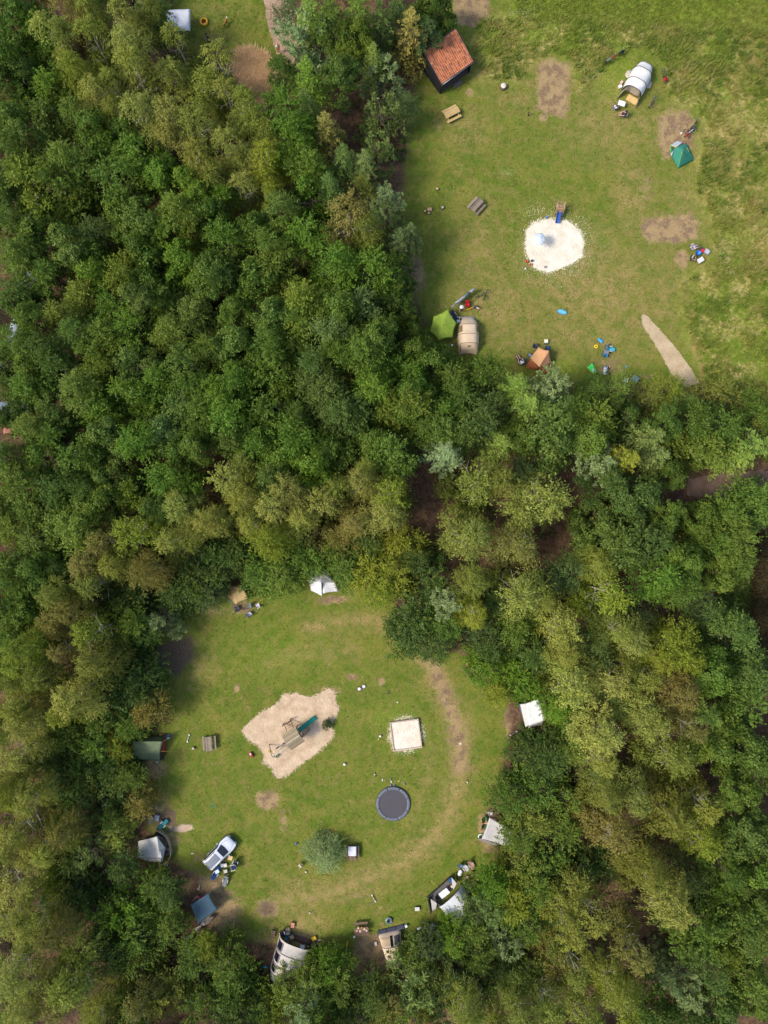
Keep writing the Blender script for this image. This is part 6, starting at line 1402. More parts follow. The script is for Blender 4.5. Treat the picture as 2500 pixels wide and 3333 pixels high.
ball(1122, 2486, .17, (236, 234, 230), 'white ball on grass between tan sand and trampoline'); ball(1238, 2395, .15, (238, 236, 226), 'white ball left of the square sandbox'); ball(1233, 2405, .09, (226, 196, 90), 'tiny yellow ball by the white ball at the sandbox')
bicycle(1174, 2233, 28, (226, 130, 150), 'small pink bicycle with white wheels lying above the tan sand', s=.62, lying=True, disc=mat('white_disc', (226, 220, 228), .5))
tricycle(1262, 2254, 80, (150, 146, 150), 'grey and white tricycle on the lawn above the sandbox', .62); stump(1294, 2285, .1, .1, 'tiny cream toy on grass above the sandbox', (244, 232, 190), 'toy_block', 'toy')
tricycle(1220, 2521, 300, (70, 76, 74), 'dark tricycle on the lawn above the trampoline', .62, (214, 210, 196)); tricycle(1520, 2543, 100, (84, 60, 56), 'tricycle with white seat alone at the edge of the lower lawn', .6, (240, 236, 230))
tricycle(1010, 2968, 40, (86, 140, 84), 'green and grey tricycle above the reddish dry patch', .62, (200, 200, 200))
def shoe(px, py, ang, col, label):
    t = thing('shoe', label, 'shoe', W(px, py), R_(ang), 'shoes taken off by the trampoline'); m = mat('shoe_%d_%d_%d' % col, col, .6, .1, 8, 0)
    MB().loft([[(x, -w, .0), (x, w, .0), (x, w * .8, h), (x, -w * .8, h)] for x, w, h in ((-.13, .035, .09), (-.05, .04, .1), (.03, .045, .07), (.11, .045, .055), (.15, .02, .03))]).build('upper', m, t); MB().box((0, 0, .008), (.29, .095, .02)).build('sole', WHITE, t)
for k, (x, y, a, c, l) in enumerate(((1245, 2538, 80, (236, 228, 220), 'white shoe far left above the trampoline'), (1253, 2539, 20, (196, 120, 90), 'terracotta shoe beside the white one above the trampoline'), (1274, 2544, 80, (230, 236, 236), 'white shoe right above the trampoline top'), (1272, 2537, 100, (74, 120, 104), 'green shoe above the trampoline top'), (1299, 2542, 40, (206, 200, 70), 'yellow shoe above the trampoline'), (1316, 2548, 120, (120, 150, 160), 'pale blue shoe above the trampoline on its right'), (1318, 2552, 110, (90, 110, 110), 'grey shoe touching the pale blue one'), (1273, 2555, 90, (70, 90, 130), 'navy shoe at the trampoline rim'), (1284, 2555, 70, (80, 100, 140), 'blue shoe at the trampoline rim'))): shoe(x, y, a, c, l)

# sandbox
t = thing('sandbox', 'square wooden sandbox filled with pale sand', 'sandbox', W(1321, 2390), R_(7.5))
S_ = 1.72
MB().box((0, 0, .12), (2 * S_ - .1, 2 * S_ - .1, .2)).build('sand_fill', sand_material('box_sand', (236, 224, 204), (222, 206, 182), (190, 156, 126)), t)
for k in range(4):
    b = MB().box((0, 0, 0), (2 * S_ + (.16 if k % 2 else -.16), .16, .34)).build('beam', wood('sandbox_beam', (208, 188, 168), (176, 152, 132)), t); b.location = ((0, S_, .17), (S_, 0, .17), (0, -S_, .17), (-S_, 0, .17))[k]; b.rotation_euler = (0, 0, R_(90) * k)
for k in range(4): a = R_(45 + 90 * k); MB().box((S_ * .94 * math.copysign(1, math.cos(a)), S_ * .94 * math.copysign(1, math.sin(a)), .17), (.1, .1, .3)).build('corner_post', DARKTUBE, t)

# trampoline
t = thing('trampoline', 'round in-ground black trampoline with grey padded rim', 'trampoline', W(1280, 2615))
MB().lathe([(1.75, .14), (.9, .118), (.0001, .11)], 48, smooth=False).build('jumping_mat', mat('tramp_mat', (74, 70, 74), .75, .06, 3, .03), t)
for k in range(8):
    a0 = 2 * math.pi * k / 8 + .35; n = 9; m = MB(); rows = []
    for i in range(n):
        a = a0 + (2 * math.pi / 8 - .012) * i / (n - 1); c, s = math.cos(a), math.sin(a)
        rows.append([(c * r, s * r, z) for r, z in ((1.72, .15), (1.78, .20), (2.03, .20), (2.09, .15), (2.09, .05), (1.72, .12))])
    m.loft(rows); m.build('rim_pad', mat('tramp_pad', (100, 104, 114), .6, .08, 3, .03), t)
    a = a0 - .006; MB().tube((1.74 * math.cos(a), 1.74 * math.sin(a), .198), (2.06 * math.cos(a), 2.06 * math.sin(a), .198), .012, n=5).build('pad_seam', DARKTUBE, t)
MB().torus((0, 0, .06), 2.1, .05, 48, 6).build('frame_ring', DARKTUBE, t)
b = MB().box((0, 0, 0), (.42, .05, .004)).build('maker_label', mat('label_grey', (150, 146, 146), .6), t); b.location = (.93, -1.28, .135); b.rotation_euler = (0, 0, R_(38))
b = MB().box((0, 0, 0), (.22, .07, .004)).build('centre_mark', mat('mark_grey', (110, 106, 108), .6), t); b.location = (0, 0, .115); b.rotation_euler = (0, 0, R_(30))

swim_ring(694, 2621, .27, .016, (70, 176, 166), 'thin teal hoop on the lower lawn', name='hoop', cat='hoop'); swim_ring(966, 2745, .13, .055, (78, 108, 140), 'small blue ring left of the round bush')
picnic_table(680, 2421, 94, OLDWOOD, 'weathered picnic table near the green tent with red door', 1.75)
picnic_table(1147, 2778, 91, BROWNWOOD, 'brown picnic table with a tablecloth beside the round bush', 1.75)
t = thing('tablecloth', 'pale blue flowered tablecloth on the brown picnic table', 'tablecloth', W(1147, 2771, .775)); t.location.z = .772
MB().patch((-.46, -.58, .006), (.46, -.58, .006), (.49, .58, .006), (-.49, .58, .006), 8, 8, wr=.004).build('cloth', mat('flower_cloth', (196, 218, 226), .8, .4, 9, .05, c2=(220, 190, 196)), t)
for sx in (-1, 1): MB().patch((sx * .48, -.58, .004), (sx * .48, .58, .004), (sx * .52, .58, -.2), (sx * .52, -.58, -.2), 6, 3).build('overhang', MATS['flower_cloth'], t)
picnic_table(1176, 3027, 6, BROWNWOOD, 'brown picnic table with crockery beside the beige tent', 1.75)
for x, y, c, l in ((1163, 3030, (226, 150, 120), 'salmon plate on the crockery table'), (1178, 3020, (206, 110, 60), 'rust plate on the crockery table'), (1173, 3031, (220, 206, 190), 'cream plate on the crockery table'), (1187, 3024, (236, 214, 160), 'pale yellow plate on the crockery table'), (1194, 3029, (214, 190, 190), 'pinkish plate on the crockery table'), (1167, 3021, (200, 210, 180), 'pale green plate on the crockery table')):
    t = thing('plate', l, 'plate', W(x, y, .78)); t.location.z = .775
    MB().lathe([(.06, 0), (.13, .02), (.135, .026), (.06, .01), (.004, .01)], 16).build('dish', mat('plate_%d_%d_%d' % c, c, .4), t); MB().ball((.01, 0, .025), .05, 8, (1, .8, .6)).build('food', mat('food_%d' % c[2], (190, 130, 80), .8), t)
ball(1154, 3047, .15, (232, 228, 220), 'white ball at the corner of the crockery table')
# round bush
def bush(name, label, px, py, r, h, col, kind='W', cat='bush'):
    t = thing(name, label, cat, W(px, py, h * .5)); t.location.z = 0
    n = 2 if r > 1.2 else 1
    co = bpy.data.objects.new('crown', CROWNS[kind][n]); COL.objects.link(co); co.parent = t; s = r / NOM; co.scale = (s, s, h / (NOM * 1.9)); co.location = (0, 0, h * .5); co.color = (*lin(col), 1)
    m = trunk_mesh(77, 7); tb = bpy.data.objects.new('stem', m); COL.objects.link(tb); tb.parent = t; tb.scale = (s * .7, s * .7, h * .8 / TRUNK_Z)
    return t
b_ = bush('round_bush', 'round grey-green bush standing alone on the lower lawn', 1052, 2782, 2.35, 3.0, (146, 164, 104))
def solid_bush():
    co = b_.children[0]; co.data = spray_crown(990, nl=14, sprays=70, per=13, droop=.15, lsz=(.15, .06), rad=.36, zr=(-.7, .8), spread=.78, name='bush_crown')
solid_bush()
bush('low_shrub', 'small dark shrub on the tan sand by the playhouse', 1066, 2358, .72, .9, (70, 88, 48), 'H')
stump(996, 2836, .1, .18, 'small white pot below the round bush', (240, 240, 236), 'pot', 'pot')
def deck_chair(px, py, ang):
    t = thing('wooden_chair', 'small wooden chair half under the round bush', 'chair', W(px, py), R_(ang)); wd = PALEWOOD
    MB().box((0, 0, .4), (.42, .4, .03)).build('seat', wd, t); MB().box((0, .2, .66), (.42, .03, .3)).build('backrest', wd, t)
    for sx in (-1, 1):
        for sy in (-1, 1): MB().tube((sx * .19, sy * .19, 0), (sx * .19, sy * .19, .4 if sy < 0 else .8), .018, n=6).build('leg', wd, t)
        MB().tube((sx * .2, -.7, .02), (sx * .2, -.18, .38), .016, n=6).build('foot_rail', wd, t)
deck_chair(979, 2812, -40)
scooter(1219, 2922, -62, (150, 180, 200), 'pale blue kick scooter on the lower lawn'); scooter(611, 2402, 75, (90, 130, 150), 'blue-grey kick scooter near the green tent with red door'); scooter(1670, 2384, 30, (60, 56, 80), 'dark kick scooter below the white tent on red-brown earth', deck=(214, 210, 226))

# ------------------------------------------------------------------ the white car
def build_car():
    t = thing('parked_car', 'white estate car with black roof rails parked on the lower lawn', 'car', G(715, 2776, .7), R_(45.5))
    paint = mat('white_paint', (226, 228, 232), .25, .03, 2, 0, coat=.6); glass = mat('car_glass', (52, 60, 66), .08, .1, 2, 0); blackp = mat('car_black', (28, 29, 32), .45, .1, 5, 0)
    HL = 2.22
    #          x,   half width at sill, waist, height of waist, half width top, top height
    S = [(-2.22, .62, .70, .62, .58, .80), (-2.12, .80, .86, .70, .70, 1.02), (-1.75, .85, .91, .86, .66, 1.40), (-1.2, .86, .92, .90, .66, 1.52), (-.4, .86, .92, .90, .67, 1.55), (.25, .86, .92, .90, .65, 1.50), (.55, .86, .92, .92, .66, 1.28), (1.05, .86, .91, .92, .74, .97), (1.5, .85, .90, .84, .74, .90), (1.95, .80, .84, .72, .66, .78), (2.15, .66, .72, .60, .55, .64), (2.23, .50, .56, .50, .42, .52)]
    rows = []
    for x, ws, ww, zw, wt, zt in S:
        half = [(ws * .9, .22), (ws, .30), (ww, zw * .75), (ww * .985, zw), ((ww + wt) / 2 * 1.02, (zw + zt) / 2 + .02), (wt, zt - .03), (wt * .8, zt + .005), (0, zt + .02)]
        rows.append([(x, y, z) for y, z in half] + [(x, -y, z) for y, z in half[-2::-1]])
    MB().loft(rows).build('body', paint, t)
    def onto(pts, nm, m, off=.012):
        return MB().add(pts, [tuple(range(len(pts)))], True).build(nm, m, t)
    def pane(quads, nm, m):
        mb = MB()
        for q in quads: mb.add(q, [tuple(range(len(q)))], True)
        return mb.build(nm, m, t)
    z = .02
    # windscreen, roof glass, rear glass, side glass: curved panes just proud of the body
    def grid_pane(nm, m, fx, n=6):
        vs = [fx(i / n, j / n) for j in range(n + 1) for i in range(n + 1)]
        return MB().add(vs, [(j * (n + 1) + i, j * (n + 1) + i + 1, (j + 1) * (n + 1) + i + 1, (j + 1) * (n + 1) + i) for j in range(n) for i in range(n)], True).build(nm, m, t)
    def top_at(x, v, grow=.018):
        for k in range(len(S) - 1):
            if S[k][0] <= x <= S[k + 1][0]: break
        f = (x - S[k][0]) / (S[k + 1][0] - S[k][0]); wt = S[k][4] + (S[k + 1][4] - S[k][4]) * f; zt = S[k][5] + (S[k + 1][5] - S[k][5]) * f
        return (x, v * wt, zt + .02 - .025 * (abs(v) / .8) ** 2 + grow)
    grid_pane('windscreen', glass, lambda u, v: top_at(.33 + .66 * u - .10 * (1 - abs(2 * v - 1) ** 2) * (1 - u) * 0 + .08 * (1 - (2 * v - 1) ** 2) * u, (2 * v - 1) * (.86 + .06 * u)))
    rg = mat('roof_glass', (122, 126, 132), .12, .08, 2, 0, coat=.5)
    grid_pane('roof_glass', rg, lambda u, v: top_at(-1.52 + 1.5 * u, (2 * v - 1) * .72, .03))
    grid_pane('rear_window', mat('rear_glass', (128, 132, 138), .15, .1, 2, 0, coat=.5), lambda u, v: top_at(-2.12 + .62 * u, (2 * v - 1) * (.72 + .08 * u), .02))
    for sy in (-1, 1):
        MB().path([(-1.55, sy * .70, 1.46), (-1.35, sy * .71, 1.57), (-.2, sy * .71, 1.60), (.08, sy * .70, 1.53)], .028, 6).build('roof_rail', blackp, t)
        for x in (-1.1, -.3): MB().tube((x, sy * .7, 1.5), (x, sy * .7, 1.6), .035, n=6).build('rail_foot', blackp, t)
        MB().box((-.55, sy * .60, 1.605), (.75, .07, .02)).build('roof_bar', WHITE, t)
        MB().add([(-1.85, sy * .915, .95), (.95, sy * .93, .96), (.42, sy * .78, 1.36), (-1.1, sy * .79, 1.44), (-1.62, sy * .79, 1.36)], [(0, 1, 2, 3, 4)]).build('side_window', glass, t)
        mr = MB().ball((.72, sy * 1.03, 1.0), .1, 10, (.7, 1.1, .8)); mr.build('wing_mirror', paint, t)
        MB().box((1.98, sy * .60, .70), (.26, .26, .12)).build('headlight', mat('headlight_glass', (206, 212, 218), .1, .05, 3, 0, coat=.5), t)
        MB().box((-2.16, sy * .62, .86), (.12, .2, .24)).build('tail_light', mat('tail_red', (150, 24, 26), .3), t)
        for x in (1.42, -1.35):
            w = MB().lathe([(.14, -.1), (.31, -.1), (.335, -.06), (.335, .06), (.31, .1), (.14, .1)], 22, Matrix.Translation((x, sy * .80, .335)) @ Matrix.Rotation(R_(90), 4, 'X')).build('wheel', RUBBER, t)
            MB().lathe([(.20, .09), (.19, .115), (.02, .1)], 14, Matrix.Translation((x, sy * .82, .335)) @ Matrix.Rotation(R_(90) * sy, 4, 'X')).build('rim', STEEL, w)
        for x in (-.9, .15): MB().box((x, sy * .945, .86), (.2, .03, .035)).build('door_handle', paint, t)
        MB().path([(-2.0, sy * .86, .34), (-1.3, sy * .92, .62), (0, sy * .92, .32), (1.4, sy * .91, .62), (2.0, sy * .82, .34)], .03, 5).build('sill_trim', blackp, t)
    MB().path([(2.08, -.62, .5), (2.24, -.4, .48), (2.27, 0, .47), (2.24, .4, .48), (2.08, .62, .5)], .06, 6).build('front_bumper', blackp, t)
    MB().path([(-2.1, -.74, .52), (-2.27, -.5, .5), (-2.3, 0, .5), (-2.27, .5, .5), (-2.1, .74, .52)], .06, 6).build('rear_bumper', blackp, t)
    MB().box((2.2, 0, .60), (.06, .7, .14)).build('grille', blackp, t)
    MB().path([top_at(1.05, -.95, .012), top_at(1.5, -.8, .012), top_at(2.0, -.55, .012)], .012, 4).build('bonnet_crease', blackp, t); MB().path([top_at(1.05, .95, .012), top_at(1.5, .8, .012), top_at(2.0, .55, .012)], .012, 4).build('bonnet_crease', blackp, t)
    MB().box((-1.93, .35, 1.27), (.16, .12, .01)).build('sticker', mat('sticker_lime', (196, 220, 40), .5), t)
build_car()
folding_table(749, 2793, -15, .55, .5, (220, 186, 130), 'small tan folding table beside the car', .5); crate(724, 2815, 5, (.36, .42, .32), (160, 160, 164), 'light grey box behind the car'); crate(734, 2815, 10, (.4, .42, .3), (196, 190, 176), 'cream basket of things behind the car', name='basket', cat='basket')
camp_chair(759, 2822, -80, (30, 50, 110), 'navy chair with cream armrests beside the car', frame=mat('cream_frame', (226, 214, 190), .6), s=1.1); lounger(766, 2808, -20, (74, 80, 84), 'dark grey folded chair behind the navy chair', DARKTUBE, .8)
lounger(704, 2840, 148, (64, 96, 160), 'blue reclining chair piled with clothes behind the car', L=1.5); crate(707, 2836, 30, (.5, .4, .2), (206, 214, 226), 'pile of white clothes on the blue reclining chair', name='clothes_pile', cat='clothes', z=.38)
crate(735, 2834, 10, (.45, .4, .35), (150, 146, 110), 'khaki rucksack behind the car', (196, 190, 170), name='rucksack', cat='bag'); crate(735, 2844, 0, (.3, .3, .3), (28, 28, 30), 'black bag below the khaki rucksack', name='bag', cat='bag')
lounger(733, 2870, -16, (128, 136, 134), 'grey slatted reclining chair below the car', L=1.6)
t = thing('split_log', 'pale split logs on brown earth above the blue tarp', 'firewood', W(650, 2886)); MB().tube((-.1, -.35, .08), (.02, .3, .08), .075, n=7).build('log', PALEWOOD, t); MB().tube((-.28, -.2, .07), (.0, -.32, .08), .07, n=7).build('log', PALEWOOD, t)

# ------------------------------------------------------------------ tents round the lower clearing
T = panels('canvas_tent', 'white canvas tent with dirt porch at the top of the lower clearing', (1050, 1905), [
    ('roof_panel', GREYW_C, [(1006, 1855, .9), (1052, 1850, 1.2), (1046, 1895, 2.0), (1010, 1884, 1.2)], dict(sag=.05, wr=.02)),
    ('roof_panel', WHITE_C, [(1005, 1884, 1.1), (1046, 1896, 2.0), (1048, 1941, .9), (1013, 1923, .6)], dict(sag=.05, inn=(0, 0, .08, .08), wr=.02)),
    ('roof_panel', WHITE_C, [(1049, 1866, 1.6), (1092, 1897, 1.1), (1102, 1925, .8), (1051, 1932, 1.2)], dict(sag=.06, inn=(0, .03, .08, 0), wr=.02)),
    ('roof_panel', GREYW_C, [(1052, 1850, 1.2), (1092, 1897, 1.1), (1047, 1896, 2.0)], dict(sag=.03)),
    ('side_wall', GREYW_C, [(1005, 1884, 1.1), (1013, 1923, .6), (1012, 1925, .02), (1003, 1886, .02)], dict(wr=.02))])
for a in ((1047, 1897, 2.03), (1048, 1940, .9)): g = W(*a); b = Vector((g.x, g.y, 0)) - T.location; MB().tube(b, b + Vector((0, 0, a[2])), .022, n=6).build('pole', DARKTUBE, T)
pole(T, (1047, 1897, 1.6), (1049, 1935, .9), .03, mat('gap_dark', (40, 38, 38), .8), 'seam'); gline(T, (1102, 1925, .8), (1114, 1938, 0), LINE_G); gline(T, (1048, 1941, .9), (1044, 1950, 0), LINE_G)
TAN = cloth('tan_canvas', (206, 174, 116), .2); OLV = cloth('olive_canvas', (116, 132, 84), .1)
T = panels('canvas_tent', 'tan and green tent half hidden by a hazel above four chairs', (772, 1945), [
    ('roof_panel', TAN, [(762, 1930, 1.4), (790, 1912, 1.6), (808, 1948, 1.1), (766, 1967, 1.3)], dict(sag=.05, inn=(0, 0, .1, 0), wr=.015)),
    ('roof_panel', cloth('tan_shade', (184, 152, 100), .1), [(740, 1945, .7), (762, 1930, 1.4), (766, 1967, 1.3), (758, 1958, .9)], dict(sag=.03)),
    ('side_wall', OLV, [(740, 1946, .6), (762, 1962, .9), (764, 1968, .1), (742, 1962, .02)], dict(wr=.015)),
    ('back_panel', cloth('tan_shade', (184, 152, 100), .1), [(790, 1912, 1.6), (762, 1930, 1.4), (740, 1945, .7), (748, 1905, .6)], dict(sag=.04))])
camp_chair(771, 1980, 200, (72, 78, 86), 'dark grey chair before the tan tent', col2=(96, 104, 112)); camp_chair(812, 1974, 2, (126, 140, 118), 'grey-green chair before the tan tent', s=.9, col2=(140, 160, 150)); camp_chair(839, 1970, 210, (222, 214, 222), 'pinkish white chair before the tan tent', s=.85); camp_chair(812, 1998, 140, (200, 198, 206), 'light grey chair farthest down before the tan tent', s=.9)
# green tent with the red door
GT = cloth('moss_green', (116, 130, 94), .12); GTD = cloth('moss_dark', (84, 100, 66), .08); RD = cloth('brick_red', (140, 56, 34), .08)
T = panels('canvas_tent', 'moss green tent with a brick red door at the left edge', (480, 2440), [
    ('roof_panel', GT, [(432, 2413, 1.75), (529, 2414, 1.85), (520, 2477, .45), (428, 2473, .3)], dict(nu=12, nv=10, sag=.06, inn=(0, .06, .04, 0), wr=.03)),
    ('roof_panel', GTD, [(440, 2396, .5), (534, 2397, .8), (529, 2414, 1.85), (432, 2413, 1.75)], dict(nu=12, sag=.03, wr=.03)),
    ('door_panel', RD, [(524, 2445, 1.1), (541, 2452, .05), (541, 2402, .6), (531, 2404, 1.3)], dict(wr=.01)),
    ('porch_panel', cloth('dark_brown', (62, 46, 36)), [(521, 2476, .4), (534, 2470, .05), (540, 2450, .05), (524, 2446, 1.0)], dict())])
gline(T, (525, 2446, 1.2), (592, 2444, 0)); gline(T, (524, 2478, .4), (568, 2503, 0)); gline(T, (534, 2400, .9), (586, 2377, 0), LINE_G); gline(T, (530, 2414, 1.8), (575, 2385, 0), LINE_G)
crate(512, 2480, 5, (.2, .12, .14), (206, 214, 210), 'small white box at the green tent front corner'); crate(547, 2402, 20, (.4, .22, .14), (206, 206, 200), 'white pillow behind the green tent', name='pillow', cat='pillow'); crate(549, 2394, 15, (.4, .35, .25), (56, 78, 110), 'blue bag behind the green tent', name='bag', cat='bag'); crate(524, 2391, 10, (.3, .2, .2), (196, 120, 80), 'orange-brown boots behind the green tent', name='boot', cat='boots')
stump(631, 2434, .17, .3, 'log seat between scooter and weathered picnic table', (196, 178, 156)); bicycle(546, 2338, 100, (160, 206, 50), 'lime green small bicycle lying at the hazel edge', s=.6, lying=True); stump(535, 2340, .2, .3, 'brown log seat next to the lime bicycle', (150, 120, 100)); sup_board(530, 2323, 20, .5, .24, (210, 206, 196), 'off-white oval board at the hazel edge')
# grey tent with the windbreak
T = panels('canvas_tent', 'grey-white canvas tent behind a curved beige windbreak', (500, 2765), [
    ('roof_panel', GREYW_C, [(450, 2738, .8), (511, 2723, 2.2), (527, 2793, 1.7), (446, 2790, .8)], dict(nu=12, nv=10, sag=.08, wr=.02)),
    ('roof_panel', WHITE_C, [(511, 2723, 2.2), (539, 2760, 1.0), (517, 2768, 2.1)], dict(sag=.03)),
    ('roof_panel', GREYW_C, [(517, 2768, 2.1), (539, 2760, 1.0), (529, 2804, .8), (522, 2796, 1.2)], dict(sag=.03)),
    ('roof_panel', GREYW_C, [(446, 2790, .8), (524, 2795, 1.6), (527, 2806, .7), (482, 2804, .4)], dict(sag=.03)),
    ('groundsheet', cloth('taupe_sheet', (150, 132, 118)), [(512, 2712, .03), (548, 2716, .03), (558, 2770, .03), (530, 2800, .03)], dict(wr=.01))])
WBRK = cloth('beige_windbreak', (186, 166, 132), .15)
t = thing('windbreak', 'curved beige windbreak round the grey-white tent porch', 'windbreak', W(545, 2750)); o = Vector(t.location)
pts = [(514, 2692), (530, 2703), (546, 2716), (555, 2734), (559, 2752), (562, 2772), (552, 2796), (532, 2806)]
for i in range(len(pts) - 1):
    a, b = W(*pts[i]) - o, W(*pts[i + 1]) - o; MB().patch(a, b, b + Vector((0, 0, .85)), a + Vector((0, 0, .85)), 4, 4, wr=.0, th=.02).build('panel', WBRK, t)
for p in pts: a = W(*p) - o; MB().tube(a, a + Vector((0, 0, .95)), .02, n=6).build('stake', PALEWOOD, t)
gline(t, (562, 2772, .9), (574, 2766, 0), LINE_G)
lounger(523, 2716, 60, (48, 54, 58), 'black reclining chair inside the beige windbreak', DARKTUBE, 1.2); camp_chair(552, 2771, 200, (40, 120, 150), 'teal chair inside the beige windbreak', s=.7); crate(541, 2776, 20, (.35, .3, .3), (60, 60, 60), 'dark bag inside the beige windbreak', name='bag', cat='bag'); crate(548, 2755, 0, (.25, .2, .2), (50, 48, 50), 'small black box inside the beige windbreak'); toy_bucket(536, 2727, (206, 60, 46), 'red toy bucket inside the beige windbreak', .9); ball(528, 2722, .14, (206, 210, 216), 'grey-white ball inside the beige windbreak')
folding_table(490, 2668, 10, .75, .9, (82, 88, 84), 'dark green-grey table under the hazels above the windbreak'); crate(512, 2660, -12, (.6, .68, .5), (116, 118, 126), 'grey chest beside the dark camp table', (134, 136, 146)); lounger(533, 2681, 130, (60, 150, 150), 'teal and black reclining chair above the windbreak', DARKTUBE, 1.2); crate(525, 2674, 25, (.5, .4, .4), (58, 64, 70), 'dark rucksack pile above the windbreak', name='rucksack', cat='bag'); camp_chair(510, 2626, 40, (90, 120, 100), 'green chair half under the hazels', s=.9); bicycle(553, 2693, 8, (36, 40, 56), 'navy scooter bike above the windbreak end', s=.62, lying=True)
ball(545, 2814, .14, (206, 204, 196), 'white ball at the foot of the beige windbreak'); crate(626, 2778, 5, (.3, .08, .05), (206, 200, 190), 'pale stick left of the car', name='stick', cat='stick')
# blue tarp
BT = cloth('petrol_tarp', (62, 90, 106), .15)
T = panels('tarp_tent', 'petrol blue tarp stretched over a pale tent', (660, 2960), [
    ('tarp', BT, [(680, 2906, 1.6), (711, 2958, 1.6), (645, 3009, 1.5), (620, 2945, 1.6)], dict(nu=14, nv=12, sag=.12, inn=(.14, .03, .04, .03), wr=.05)),
    ('tent_side', cloth('pinkish_grey', (172, 152, 146)), [(648, 2918, .9), (622, 2938, .9), (616, 2946, .1), (640, 2912, .1)], dict(wr=.01)),
    ('tent_side', cloth('pinkish_grey', (172, 152, 146)), [(664, 2992, 1.0), (701, 2982, .5), (680, 3008, .05), (664, 3014, .1)], dict(wr=.01)),
    ('tent_side', GREYW_C, [(654, 3008, 1.1), (664, 2994, 1.1), (668, 3013, .1), (658, 3013, .1)], dict(wr=.01)),
    ('tent_side', GREYW_C, [(634, 3022, .5), (658, 3010, .6), (655, 3018, .05), (640, 3034, .02)], dict(wr=.01))])
for a in ((680, 2906, 1.6), (711, 2958, 1.6)): g = W(*a); b = Vector((g.x, g.y, 0)) - T.location; MB().tube(b, b + Vector((0, 0, a[2])), .022, n=6).build('pole', STEEL, T)
gline(T, (683, 2907, 1.6), (716, 2834, 0), mat('brown_cord', (130, 106, 80), .8)); gline(T, (711, 2959, 1.6), (783, 2932, 0), MATS['brown_cord'])
crate(650, 2921, 25, (.4, .3, .35), (186, 20, 70), 'magenta bag in the shade of the blue tarp', name='bag', cat='bag'); ball(724, 3005, .08, (196, 90, 140), 'tiny pink ball on dark earth near the blue tarp')
T = panels('grey_tarp', 'small grey tarp deep under the hazels below the blue tarp', (612, 3046), [('sheet', cloth('slate_sheet', (110, 120, 124)), [(600, 3050, .3), (622, 3042, .6), (624, 3052, .3), (604, 3060, .1)], dict(wr=.02))], 'tarp')
# cream tent with windows
sec = [(0, 2.25, 1.9, .05), (.22, 2.15, 2.1, .05), (.47, 2.05, 2.1, .1), (.70, 1.95, 1.95, 0), (.9, 1.6, 1.4, -.1), (1.0, 1.2, .6, -.2)]
T, L = tunnel('tunnel_tent', 'large cream tunnel tent with dark diamond windows at the bottom', (968, 3050), (914, 3200), sec, CREAM_C, (1, 2, 3), mat('sleeve_grey', (88, 80, 86), .7))
for t0, t1 in ((.05, .19), (.27, .42), (.51, .65)):
    fr = tun_window(T, sec, L, t0 - .01, t1 + .01, .67, .87, cloth('win_edge', (120, 112, 112)), 'window', 1.012); tun_window(T, sec, L, t0, t1, .685, .855, DARKWIN, 'pane', 1.02).parent = fr
fr = tun_window(T, sec, L, .04, .19, .12, .30, cloth('win_edge', (120, 112, 112)), 'window', 1.012); tun_window(T, sec, L, .05, .18, .135, .285, mat('grey_window', (84, 88, 100), .3, .4, 6, 0), 'pane', 1.02).parent = fr
for a, b in (((952, 3062, 1.8), (989, 3003, 0)), ((928, 3050, 1.8), (936, 2990, 0)), ((990, 3082, 1.6), (1012, 3052, 0)), ((1018, 3086, .6), (1046, 3078, 0))): gline(T, a, b, mat('olive_cord', (120, 112, 70), .8))
MB().patch((-.3, -1.9, .03), (-.3, 1.9, .03), (.5, 1.9, .03), (.5, -1.9, .03), 6, 3).build('porch_sheet', cloth('dark_red_sheet', (108, 80, 68)), T)
board(890, 3036, 80, (1.05, .44), BROWNWOOD, 'brown wooden bench at the corner of the cream tent', 'small_bench', .42); crate(953, 3010, -8, (.44, .62, .3), (176, 108, 78), 'terracotta box with a white lamp before the cream tent', (196, 132, 100)); ball(953, 3010, .09, (240, 236, 230), 'white lamp globe on the terracotta box'); bpy.context.view_layer.update()
camp_chair(935, 3044, 170, (44, 108, 122), 'teal camping chair at the cream tent mouth', s=.85); camp_chair(950, 3050, 20, (214, 178, 138), 'tan camping chair at the cream tent mouth', col2=(96, 150, 160), s=1.05); camp_chair(937, 3026, 190, (124, 112, 104), 'taupe round-backed chair above the teal one', s=.9); lounger(920, 3040, 20, (60, 70, 72), 'dark chair at the corner of the cream tent mouth', DARKTUBE, 1.0)
folding_table(984, 3083, -6, .55, .5, (226, 230, 236), 'white square table at the cream tent mouth', .6); stump(945, 3071, .13, .4, 'tan stool in the cream tent mouth', (220, 170, 130)); ball(1003, 3079, .12, (150, 140, 130), 'grey-brown pot at the cream tent mouth')
t = thing('firewood_pile', 'pile of pale split firewood beside the cream tent', 'firewood', W(1033, 3067))
for k in range(11):
    r = random.Random(k); x, y = r.uniform(-.45, .4), r.uniform(-.4, .4); a = r.uniform(0, 3.1); MB().tube((x - .25 * math.cos(a), y - .25 * math.sin(a), .06 + .05 * (k % 3)), (x + .25 * math.cos(a), y + .25 * math.sin(a), .07 + .05 * (k % 3)), .05, .06, 6).build('log', (PALEWOOD, BROWNWOOD)[k % 2], t)
